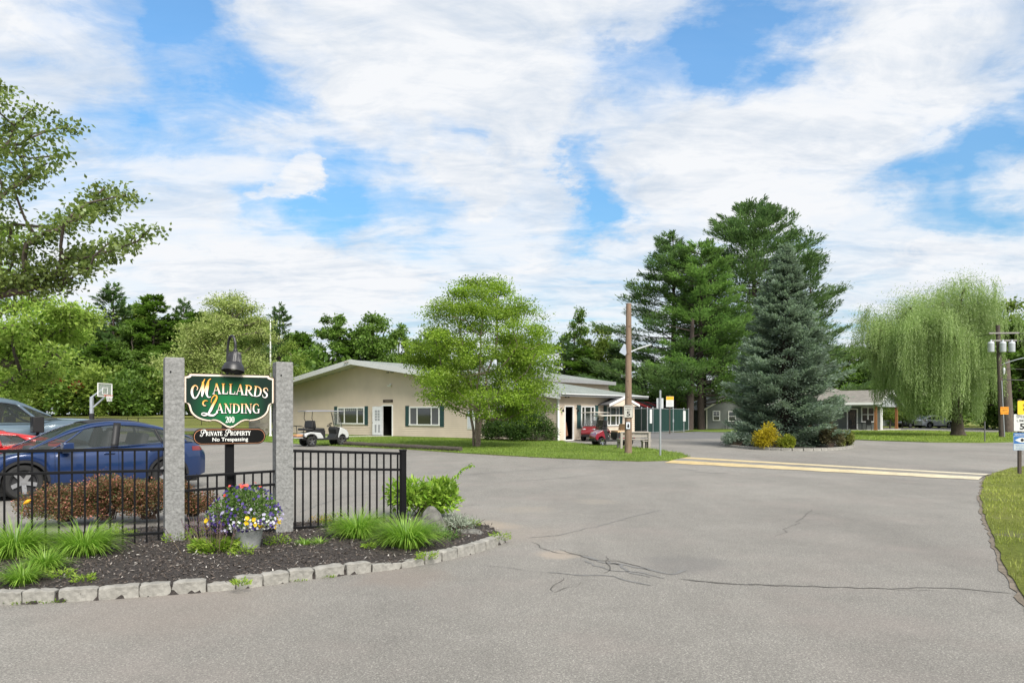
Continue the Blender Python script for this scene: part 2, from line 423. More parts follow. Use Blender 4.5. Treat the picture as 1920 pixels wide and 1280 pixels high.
def grass(base, dry, k=1.0, bare=.0):
    def f(N, L, b, pos):
        c = ramp(N, L, tex(N, L, pos, .35, 6, .65), [(.3, base), (.72, dry)])
        fine = ramp(N, L, tex(N, L, pos, 26, 6, .75, stretch=(1, .55, 1)), [(.28, (.45 * k, .45 * k, .42 * k)), (.72, (1.5 * k, 1.5 * k, 1.4 * k))])
        c = mixc(N, L, .9, c, fine, 'MULTIPLY')
        if bare: c = mixc(N, L, ramp(N, L, tex(N, L, pos, .9, 6, .7), [(1 - bare, (0, 0, 0)), (min(1, 1.16 - bare), (1, 1, 1))]), c, (.19, .165, .125))
        L.new(c, b.inputs['Base Color']); b.inputs['Roughness'].default_value = .95; b.inputs['Specular IOR Level'].default_value = .1
        bumpn(N, L, b, tex(N, L, pos, 40, 5, .8), 1., .05)
    return f
M_asph = ground_mat('asphalt', asphalt)
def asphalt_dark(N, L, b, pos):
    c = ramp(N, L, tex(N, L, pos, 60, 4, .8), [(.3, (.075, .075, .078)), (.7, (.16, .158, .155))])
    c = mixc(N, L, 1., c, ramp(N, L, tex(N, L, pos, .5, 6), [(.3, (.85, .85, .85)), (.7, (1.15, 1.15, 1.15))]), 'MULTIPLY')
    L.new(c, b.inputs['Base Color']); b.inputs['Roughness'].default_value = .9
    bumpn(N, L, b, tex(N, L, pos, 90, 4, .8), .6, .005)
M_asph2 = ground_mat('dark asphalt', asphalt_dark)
M_field = ground_mat('field grass', grass((.125, .155, .035), (.21, .21, .065), 1.))
M_lawn = ground_mat('lawn grass', grass((.10, .165, .03), (.17, .22, .05), 1.))
M_verge = ground_mat('verge grass', grass((.14, .175, .035), (.22, .235, .065), 1., .44))
def mulch(N, L, b, pos):
    c = ramp(N, L, tex(N, L, pos, 45, 6, .75, dist=1.5), [(.3, (.018, .015, .013)), (.55, (.055, .045, .04)), (.75, (.15, .13, .115))])
    L.new(c, b.inputs['Base Color']); b.inputs['Roughness'].default_value = .95
    bumpn(N, L, b, tex(N, L, pos, 38, 6, .8, dist=1.), 1., .04)
M_mulch = ground_mat('bark mulch', mulch)
M_conc = mat('pale concrete', (.42, .40, .37), .85, var=.12, scale=3, bump=.2)

# ---------------------------------------------------------------- ground sheets
xs = np.unique(np.concatenate([np.linspace(-1500, -120, 12), np.linspace(-120, 130, 64), np.linspace(130, 1500, 12)]))
ys = np.unique(np.concatenate([np.linspace(-300, -20, 5), np.linspace(-20, 160, 60), np.linspace(160, 2500, 14)]))
XX, YY = np.meshgrid(xs, ys)
ZZ = np.array([gz(x, y) for x, y in zip(XX.ravel(), YY.ravel())]) - .03
nx = len(xs); ii = np.arange(len(ys) - 1)[:, None] * nx + np.arange(nx - 1)[None]
F = np.stack([ii, ii + 1, ii + nx + 1, ii + nx], -1).reshape(-1, 4)
g = link('ground', np_mesh('ground', np.stack([XX.ravel(), YY.ravel(), ZZ], 1), F, mats=M_field, smooth=True)); tag(g, kind='structure')

import bmesh
def sheet(name, poly, z, m, thick=.12, kind='structure', sub=0):
    mb = MB(); mb.slab(poly, z - thick, z); o = mb.build(name, m); tag(o, kind=kind); return o
def pxpoly(pp): return [G(*p) for p in pp]
def ragged(poly, step=.35, amp=.06, seed=1, grow=0., near=60):
    """outline with a crumbling edge (only near the viewer)"""
    rg = random.Random(seed); out = []; n = len(poly)
    for i in range(n):
        a, b = Vector(poly[i]), Vector(poly[(i + 1) % n]); d = b - a; m = max(1, int(d.length / step)); nn = Vector((d.y, -d.x)).normalized() if d.length else Vector((0, 0)); sg = rg.random() * 9
        for k in range(m):
            p = a + d * (k / m); e = amp * (rg.gauss(0, .6) + .7 * math.sin(k * step * 1.3 + sg)) if p.y < near else 0; p = p + nn * (e + grow); out.append((p.x, p.y))
    return out
def area(poly): return sum(a[0] * b[1] - b[0] * a[1] for a, b in zip(poly, poly[1:] + poly[:1])) / 2
sheet('road', [(-75, -12), (70, -12), (95, 40), (130, 96), (34, 96), (20, 71), (5, 75), (-10, 71), (-34, 66), (-75, 62)], 0, M_asph, .03)
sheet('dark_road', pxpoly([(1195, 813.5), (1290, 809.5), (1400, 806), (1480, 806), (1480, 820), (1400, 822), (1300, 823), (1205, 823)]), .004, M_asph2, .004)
A0 = Vector((2.98, 48.0)); UU = Vector((-.7645, .6446)); VV = Vector((.6446, .7645))
def bl(s, t): p = A0 + UU * s + VV * t; return (p.x, p.y)
LAWN = pxpoly([(345, 820.5), (420, 824), (500, 828.5), (640, 837), (760, 842), (862, 849), (930, 853), (1000, 857), (1100, 861.5), (1200, 865), (1262, 863.5), (1288, 857.5), (1275, 850.5), (1215, 841), (1150, 836), (1062, 830)]) + [bl(0, .3), bl(4, 3), bl(30, 3), bl(34, 2), (-34, 68), (-31, 60)]
LAWN_TOP = .032
LAWN = ragged(LAWN, .45, .03, 2)
M_dirt = mat('edge dirt', (.15, .125, .095), .95, var=.45, scale=7, bump=.6)
def dirt_edge(poly, seed, g=.06): s_ = 1 if area(poly) > 0 else -1; sheet('dirt_edge', ragged(poly, .4, .02, seed, g * s_), .008, M_dirt, .02)
dirt_edge(LAWN, 5)
sheet('front_lawn', LAWN, LAWN_TOP, M_lawn, .08)
PORCH_LAWN = pxpoly([(1575, 823), (1640, 826), (1740, 829), (1840, 830), (1930, 828), (1990, 826)]) + [(62, 72), (52, 66)] + pxpoly([(1850, 811), (1750, 808), (1560, 806)]) + pxpoly([(1540, 812)])
sheet('side_lawn', PORCH_LAWN, .05, M_lawn, .08)
COT = pxpoly([(1290, 808), (1330, 809.5), (1400, 811), (1470, 812)]) + [(30, 110), (14, 110), (15.5, 84)]
sheet('cottage_lawn', COT, .04, M_lawn, .07)
VERGE = pxpoly([(2050, 856), (1920, 874), (1875, 884), (1850, 896), (1842, 915), (1840, 940), (1847, 970), (1860, 1005), (1880, 1050), (1915, 1112), (1985, 1190), (2150, 1280)]) + [(8.5, 3.5), (30, 6), (34, 26)]
VERGE = [tuple(p) for p in catmull([np.array(p) for p in VERGE[:12]], 8)] + VERGE[12:]
VERGE = ragged(VERGE, .3, .02, 3)
dirt_edge(VERGE, 6, .05)
sheet('grass_verge', VERGE, .02, M_verge, .05)
sheet('playing_court', [(-62, 78), (-13, 78), (-13, 100), (-62, 100)], .012, M_asph2, .04)
sheet('side_path', [bl(15.9, -.2), bl(17.3, -.2), bl(19.5, -4.2), bl(22.5, -5.4), bl(22, -6.6), bl(18.2, -5.2)], LAWN_TOP + .012, M_conc, .02)
sheet('far_sidewalk', [(47, 84), (80, 84.5), (80, 87), (45, 86.5)], .006, M_conc, .01)

# speed bump: a real low hump with two painted stripes
bA, bB = Vector(G(1245, 868)), Vector(G(1834, 900))
bC, bD = Vector(G(1292, 857)), Vector(G(1858, 889))
hump, stripe = MB(), MB()
def hrow(t):
    a, b = bA.lerp(bB, t), bC.lerp(bD, t); r = []
    for k in range(11):
        u = k / 10; p = a.lerp(b, u); r.append((p.x, p.y, .003 + .04 * math.sin(math.pi * u) ** .8))
    return r
rows = [hrow(i / 24) for i in range(25)]
hump.loft(rows)
o = hump.build('speed_hump', M_asph, smooth=60); tag(o, kind='structure')
M_yel = bpy.data.materials.new('worn road paint'); nt2, N2, L2 = nodes_of(M_yel)
o2 = N2.new('ShaderNodeOutputMaterial'); b2 = N2.new('ShaderNodeBsdfPrincipled'); L2.new(b2.outputs[0], o2.inputs[0]); b2.inputs['Roughness'].default_value = .75
pos2 = N2.new('ShaderNodeNewGeometry').outputs['Position']; sx2 = N2.new('ShaderNodeSeparateXYZ'); L2.new(pos2, sx2.inputs[0])
mr2 = N2.new('ShaderNodeMapRange'); mr2.inputs['From Min'].default_value = 6; mr2.inputs['From Max'].default_value = 13.5; L2.new(sx2.outputs[0], mr2.inputs[0])
c2 = ramp(N2, L2, mr2.outputs[0], [(0, (.47, .35, .16)), (.5, (.50, .41, .24)), (1, (.53, .48, .36))])
c2 = mixc(N2, L2, 1., c2, ramp(N2, L2, tex(N2, L2, pos2, 3, 6, .7), [(.3, (.75, .75, .75)), (.6, (1.1, 1.1, 1.1))]), 'MULTIPLY')
c2 = mixc(N2, L2, ramp(N2, L2, tex(N2, L2, pos2, 9, 6, .75), [(.56, (0, 0, 0)), (.68, (.8, .8, .8))]), c2, (.2, .19, .18))
L2.new(c2, b2.inputs['Base Color'])
for u0, u1 in ((.02, .31), (.60, .985)):
    st = MB(); rr = []
    for i in range(25):
        a, b = bA.lerp(bB, i / 24), bC.lerp(bD, i / 24); r = []
        for k in range(5):
            u = u0 + (u1 - u0) * k / 4 + .015 * math.sin(i * 1.7 + k); p = a.lerp(b, u); r.append((p.x, p.y, .009 + .04 * math.sin(math.pi * min(1, max(0, u))) ** .8))
        rr.append(r)
    st.loft(rr); o = st.build('road_marking', M_yel, smooth=60); tag(o, kind='structure')

# cracks and tar seams in the asphalt
def crack(pp, wid, seed, m, jag=.05, z=.004):
    rng = random.Random(seed); mb = MB(); P = [np.array(G(*p)) for p in pp]; pts = []
    for a, b in zip(P[:-1], P[1:]):
        n = max(2, int(np.linalg.norm(b - a) / .09))
        for i in range(n): pts.append(a + (b - a) * i / n)
    pts.append(P[-1]); off = 0; rows = []
    for i, p in enumerate(pts):
        d = pts[min(i + 1, len(pts) - 1)] - pts[max(0, i - 1)]; d = d / (np.linalg.norm(d) + 1e-9); nn = np.array((-d[1], d[0]))
        off = off * .82 + rng.gauss(0, jag * .45); q = p + nn * off
        w_ = wid * (.35 + rng.random() * .9) * (.3 if i in (0, len(pts) - 1) else 1)
        rows.append([(*(q - nn * w_), z), (*(q + nn * w_), z)])
    mb.loft(rows); o = mb.build('road_crack', m); tag(o, kind='structure')
M_crack = mat('crack dirt', (.085, .08, .072), .95, var=.3); M_tar = mat('tar seam', (.15, .147, .141), .8, var=.25, scale=9)
for k, (pp, w_, m_) in enumerate([
    ([(1270, 1085), (1420, 1097), (1600, 1103), (1780, 1106), (1905, 1112)], .011, M_crack),
    ([(1270, 1086), (1430, 1099), (1610, 1104), (1760, 1107)], .005, M_crack),
    ([(985, 1010), (1060, 1000), (1120, 985), (1180, 968), (1240, 955)], .012, M_tar),
    ([(1025, 1073), (1080, 1078), (1150, 1080), (1225, 1096)], .02, M_tar),
    ([(1085, 1040), (1130, 1055), (1180, 1060), (1265, 1078), (1290, 1068)], .03, M_tar),
    ([(1100, 1050), (1150, 1068), (1200, 1072), (1250, 1084)], .02, M_tar),
    ([(1140, 1052), (1165, 1060), (1175, 1070), (1215, 1082)], .022, M_tar),
    ([(1050, 1030), (1110, 1048), (1160, 1050), (1220, 1070)], .012, M_crack),
    ([(1040, 1110), (1055, 1092), (1062, 1082)], .006, M_crack),
    ([(1035, 1110), (1080, 1098), (1085, 1090)], .005, M_crack),
    ([(1140, 1042), (1150, 1066), (1140, 1075)], .008, M_crack),
    ([(1450, 1005), (1490, 985), (1530, 955)], .006, M_crack),
    ([(1000, 1015), (1030, 1035), (1100, 1046)], .008, M_crack),
    ([(900, 1060), (960, 1066), (985, 1070)], .006, M_tar),
    ([(870, 890), (1000, 880), (1140, 872)], .02, M_tar), ([(930, 905), (1060, 895), (1150, 886)], .015, M_tar), ([(560, 960), (650, 930), (830, 912)], .014, M_tar),
    ([(650, 990), (740, 960), (900, 945)], .01, M_tar), ([(700, 885), (830, 893), (900, 889)], .012, M_tar),
    ([(1400, 855), (1480, 868), (1520, 880)], .015, M_tar), ([(1500, 852), (1640, 846), (1760, 838)], .02, M_tar),
    ([(1300, 884), (1340, 887), (1365, 886)], .05, M_tar), ([(1270, 879), (1310, 882)], .05, M_tar),
]): crack(pp, w_, k, m_)
# ---------------------------------------------------------------- planting bed with granite kerb
RZ = R(30); DX, DY = math.cos(RZ), math.sin(RZ)
P0 = Vector((-4.325, 9.55))                       # foot of the nearer granite post
def along(m, off=0): return (P0.x + DX * m - DY * off, P0.y + DY * m + DX * off)
KERB = [(-9.2, 6.2), (-7.0, 6.55)] + pxpoly([(0, 1133), (105, 1128), (210, 1122), (345, 1112), (450, 1103), (600, 1083), (735, 1067), (800, 1057), (860, 1044), (910, 1030), (946, 1016)])
kc = catmull([np.array(p) for p in KERB], 24)
kl = np.concatenate([[0], np.cumsum([np.linalg.norm(b - a) for a, b in zip(kc[:-1], kc[1:])])])
def kpt(s):
    i = min(max(np.searchsorted(kl, s) - 1, 0), len(kc) - 2); t = (s - kl[i]) / (kl[i + 1] - kl[i]); p = kc[i] + (kc[i + 1] - kc[i]) * t
    d = kc[i + 1] - kc[i]; return p, d / np.linalg.norm(d)
def bedz(x, y):
    p = np.array((x, y)); d = min(np.linalg.norm(p - q) for q in kc[::6])
    return .065 + .075 * min(1, d / .9) + .012 * math.sin(3.1 * x + 1.3) * math.cos(2.7 * y)
back = [along(3.9, .25), along(3.4, .6), along(2.6, .75), along(1.2, .95), along(0, 1.35), along(-1.5, 1.5), along(-3.2, 1.2), along(-5.5, 1.0)]
bedpoly = [tuple(p) for p in kc[::4]] + [G(930, 1003)] + back
gx, gy = np.meshgrid(np.arange(-10, .4, .07), np.arange(5.8, 12.8, .07))
bp = np.stack([gx.ravel(), gy.ravel()], 1); ok = inpoly(bp, bedpoly)
nxg = gx.shape[1]; rngb = np.random.default_rng(3)
zz = np.array([bedz(*p) if k else -.05 for p, k in zip(bp, ok)]) + np.where(ok, rngb.normal(0, .007, len(bp)), 0)
jx = bp + rngb.normal(0, .012, bp.shape)
ii = np.arange(gx.shape[0] - 1)[:, None] * nxg + np.arange(nxg - 1)[None]
FF = np.stack([ii, ii + 1, ii + nxg + 1, ii + nxg], -1).reshape(-1, 4)
FF = FF[ok[FF].any(1)]
used = np.unique(FF); remap = -np.ones(len(bp), int); remap[used] = np.arange(len(used))
o = link('mulch_bed', np_mesh('mulch_bed', np.column_stack([jx, zz])[used], remap[FF], mats=M_mulch, smooth=True)); tag(o, kind='structure')
# loose bark chips
nch = 42000; cp_ = np.column_stack([rngb.uniform(-8, .2, nch), rngb.uniform(6.3, 11.5, nch)]); cp_ = cp_[inpoly(cp_, bedpoly)]
cz = np.array([bedz(*p) for p in cp_]) + .012
Pn = np.column_stack([cp_, cz]); Dn = rvec(rngb, len(Pn)) * (1, 1, .35)
V, F = leaf_quads(Pn, Dn, rvec(rngb, len(Pn)) * .5 + (0, 0, 1), rngb.uniform(.015, .06, len(Pn)), rngb.uniform(.006, .018, len(Pn)))
M_chip = leafmat('bark chips', (.032, .025, .021), (.155, .13, .112), trans=.02, gloss=.0, clump=.1, c3=(.55, .52, .48))
o = link('bark_chips', np_mesh('bark_chips', V, F, rngb.random(len(Pn)), M_chip)); tag(o, 'loose dark bark chips scattered over the planting bed', 'mulch', kind='stuff')

M_kerb = mat('weathered granite', (.255, .245, .22), .85, var=.28, scale=9, bump=.9, bscale=22)
M_moss = leafmat('kerb weeds', (.10, .17, .025), (.24, .30, .06), trans=.3)
def stone(name, L_, Hh, Wd, seed):
    rng = random.Random(seed); mb = MB(); nu, nv = 7, 4
    ring = [(-.5, -.5), (-.5, .1), (-.48, .46), (-.2, .5), (.2, .5), (.48, .46), (.5, .1), (.5, -.5)]
    rows = []
    for i in range(nu + 1):
        u = i / nu - .5; e = 1 - (.10 + .05 * rng.random()) * (abs(u) > .49)
        rows.append([(u * L_ + rng.gauss(0, .004), y * Wd * e + rng.gauss(0, .005), (z + .5) * Hh * (1 - (.03 + .05 * rng.random()) * (abs(u) > .49)) + rng.gauss(0, .004)) for y, z in ring])
    mb.loft(rows); n = len(ring); mb.f.append(tuple(range(n))); mb.f.append(tuple(nu * n + k for k in range(n - 1, -1, -1))); mb.mi += [0, 0]
    o = mb.build(name, M_kerb, fix=True, bev=.006, smooth=50); return o
stot = kl[-1]; s = stot - .02; k = 0; rk = random.Random(11)
ORD = ['first', 'second', 'third', 'fourth', 'fifth', 'sixth', 'seventh', 'eighth', 'ninth', 'tenth', 'eleventh', 'twelfth', 'thirteenth', 'fourteenth', 'fifteenth', 'sixteenth', 'seventeenth', 'eighteenth', 'nineteenth', 'twentieth', 'twenty-first', 'twenty-second', 'twenty-third', 'twenty-fourth', 'twenty-fifth', 'twenty-sixth', 'twenty-seventh', 'twenty-eighth', 'twenty-ninth', 'thirtieth']
while s > 2.4 and k < len(ORD):
    ln = rk.uniform(.25, .34); low = k in (6, 7, 13)
    p, d = kpt(s - ln / 2)
    o = stone('kerb_stone', ln, .165 if not low else .12, .14, 100 + k)
    o.location = (p[0] - d[1] * .05, p[1] + d[0] * .05, -.045); o.rotation_euler = (rk.gauss(0, .03), rk.gauss(0, .02), math.atan2(d[1], d[0]) + rk.gauss(0, .03))
    lab = '%s pale granite kerb stone counted from the bed tip by the road' % ORD[k]
    if k == 6: lab = 'low sunken granite kerb stone, seventh from the bed tip'
    if k == 7: lab = 'second low sunken granite kerb stone, eighth from the bed tip'
    if k == 13: lab = 'low flat granite kerb stone in front of the flower pot'
    tag(o, lab, 'kerb stone', 'granite kerb stones edging the planting bed')
    s -= ln + rk.uniform(.006, .03); k += 1

# ---------------------------------------------------------------- granite posts
M_gran = mat('split granite', (.205, .205, .20), .9, var=.30, scale=26, bump=1., bscale=16)
def granite_post(name, x, y, z0, ztop, label, seed):
    t = thing(name, label, 'post', (x, y, z0), RZ)
    rng = random.Random(seed); w_ = .113; h = ztop - z0; n = 60; rows = []
    for i in range(n + 1):
        z = h * i / n; r = []
        for k in range(9):                           # split (rough) front face
            u = k / 8 * 2 - 1; amp = .010 * (1 - abs(u) ** 6)
            r.append((u * w_, -w_ - amp * (rng.random() + .5 * math.sin(z * 9 + u * 3 + seed)) + .004, z))
        r += [(w_, w_, z), (-w_, w_, z)]
        rows.append(r)
    rows = [[(x_ * .97, y_ * .97, -.25) for x_, y_, _ in rows[0]]] + rows + [[(x_ * .94, y_ * .94, h + .012) for x_, y_, _ in rows[-1]]]
    mb = MB(); mb.loft(rows, close=True); m_ = len(rows[0]); mb.f.append(tuple((len(rows) - 1) * m_ + k for k in range(m_))); mb.mi.append(0)
    mb.build('shaft', M_gran, t, fix=True, smooth=28)
    hole = MB(); hole.lathe([(.0, 0), (.011, 0)], 10, M=Matrix.Rotation(R(90), 4, 'X'), c=(-.05, -w_ - .013, h - .17)); hole.build('drill_hole', mat('hole dark', (.01, .01, .01), .9), t)
    return t
PA = along(0); PB = along(1.367)
granite_post('granite_post', *PA, .09, 2.455, 'rough grey granite post left of the entrance sign, the taller of the pair', 1)
granite_post('granite_post', *PB, .06, 2.445, 'rough grey granite post right of the entrance sign', 2)

# ---------------------------------------------------------------- black fence panels
M_blk = mat('black powder coat', (.004, .004, .005), .55, var=.2, spec=.18)
def fence(label, m0, m1, rails, n, off, ptop, pbot, post=None, cap=.02):
    t = thing('metal_fence_panel', label, 'fence', (*along(m0, off), 0), RZ, 'black metal fence panels at the entrance')
    Ln = m1 - m0
    for (z0, z1), h in rails:
        mb = MB(); mb.bar((0, 0, z0), (Ln, 0, z1), .032, h * 1.15); mb.build('rail', M_blk, t, bev=.003)
    for k in range(n):
        u = (k + .5) / n; x = Ln * u
        mb = MB(); mb.bar((x, 0, pbot[0] + (pbot[1] - pbot[0]) * u), (x, 0, ptop[0] + (ptop[1] - ptop[0]) * u), .022, .022, up=(0, 1, 0)); mb.build('picket', M_blk, t, bev=.002)
    if post:
        mb = MB(); mb.box((Ln + .03, 0, post / 2 - .05), (.082, .082, post + .1)); ob = mb.build('end_post', M_blk, t, bev=.004)
        mb = MB(); mb.box((Ln + .03, 0, post + .008), (.094, .094, .024)); mb.build('post_cap', M_blk, ob, bev=.006)
    return t
fence('black metal fence panel in front of the blue car, left of both granite posts', -3.35, -.11, [((1.335, 1.305), .034), ((1.075, 1.035), .03), ((.285, .245), .03)], 24, 0, (1.335, 1.305), (.14, .10))
fence('low black metal fence panel between the two granite posts', .115, 1.255, [((.945, .975), .03), ((.765, .795), .03), ((.165, .185), .028)], 10, -.02, (.945, .975), (.10, .12))
fence('black metal fence panel with a square end post, right of the granite posts', 1.48, 3.09, [((1.245, 1.165), .034), ((1.0, .925), .03), ((.185, .12), .028)], 15, 0, (1.245, 1.165), (.08, .03), 1.205)

# ---------------------------------------------------------------- sign post, gooseneck lamp
SPm = .69; SPx, SPy = along(SPm, .10)
t = thing('sign_post', 'square black post carrying the entrance sign between the granite posts', 'post', (SPx, SPy, 0), RZ)
mb = MB(); mb.box((0, 0, 1.12), (.105, .105, 2.24)); mb.build('shaft', M_blk, t, bev=.006)
t = thing('gooseneck_lamp', 'black gooseneck barn lamp above the green entrance sign', 'lamp', (SPx, SPy, 2.24), RZ)
M_lampm = mat('lamp black', (.018, .018, .02), .42, var=.15, spec=.55)
arm = catmull([(-.02, .03, -.12), (-.02, .03, .28), (-.015, .01, .43), (.0, -.05, .535), (.03, -.11, .535), (.05, -.145, .45), (.05, -.15, .36)], 6)
mb = MB(); mb.tube(arm, .017, 10); mb.lathe([(.028, 0), (.032, .02), (.024, .05)], 12, c=(.05, -.15, .32)); mb.build('arm', M_lampm, t, smooth=50)
tilt = Matrix.Translation((.05, -.15, .33)) @ Matrix.Rotation(R(-9), 4, 'X') @ Matrix.Rotation(R(8), 4, 'Y')
mb = MB()
mb.lathe([(.03, .0), (.07, -.015), (.082, -.05), (.092, -.135), (.095, -.15)], 40, M=tilt)
for k in range(22):
    a = 2 * math.pi * k / 22; p = [tilt @ Vector((math.cos(a) * r, math.sin(a) * r, z)) for r, z in ((.066, -.012), (.090, -.145))]
    mb.bar(p[0], p[1], .008, .018)
mb.build('finned_housing', M_lampm, t, smooth=30)
mb = MB(); mb.lathe([(.093, -.148), (.10, -.155), (.118, -.172), (.136, -.215), (.145, -.265), (.142, -.267), (.13, -.218), (.118, -.183), (.05, -.165), (0, -.165)], 32, M=tilt); mb.build('shade', M_lampm, t, smooth=40)
mb = MB(); mb.lathe([(0, -.165), (.03, -.17), (.045, -.20), (.04, -.235), (0, -.25)], 14, M=tilt); mb.build('bulb', mat('lamp bulb', (.7, .7, .68), .2), t, smooth=60)

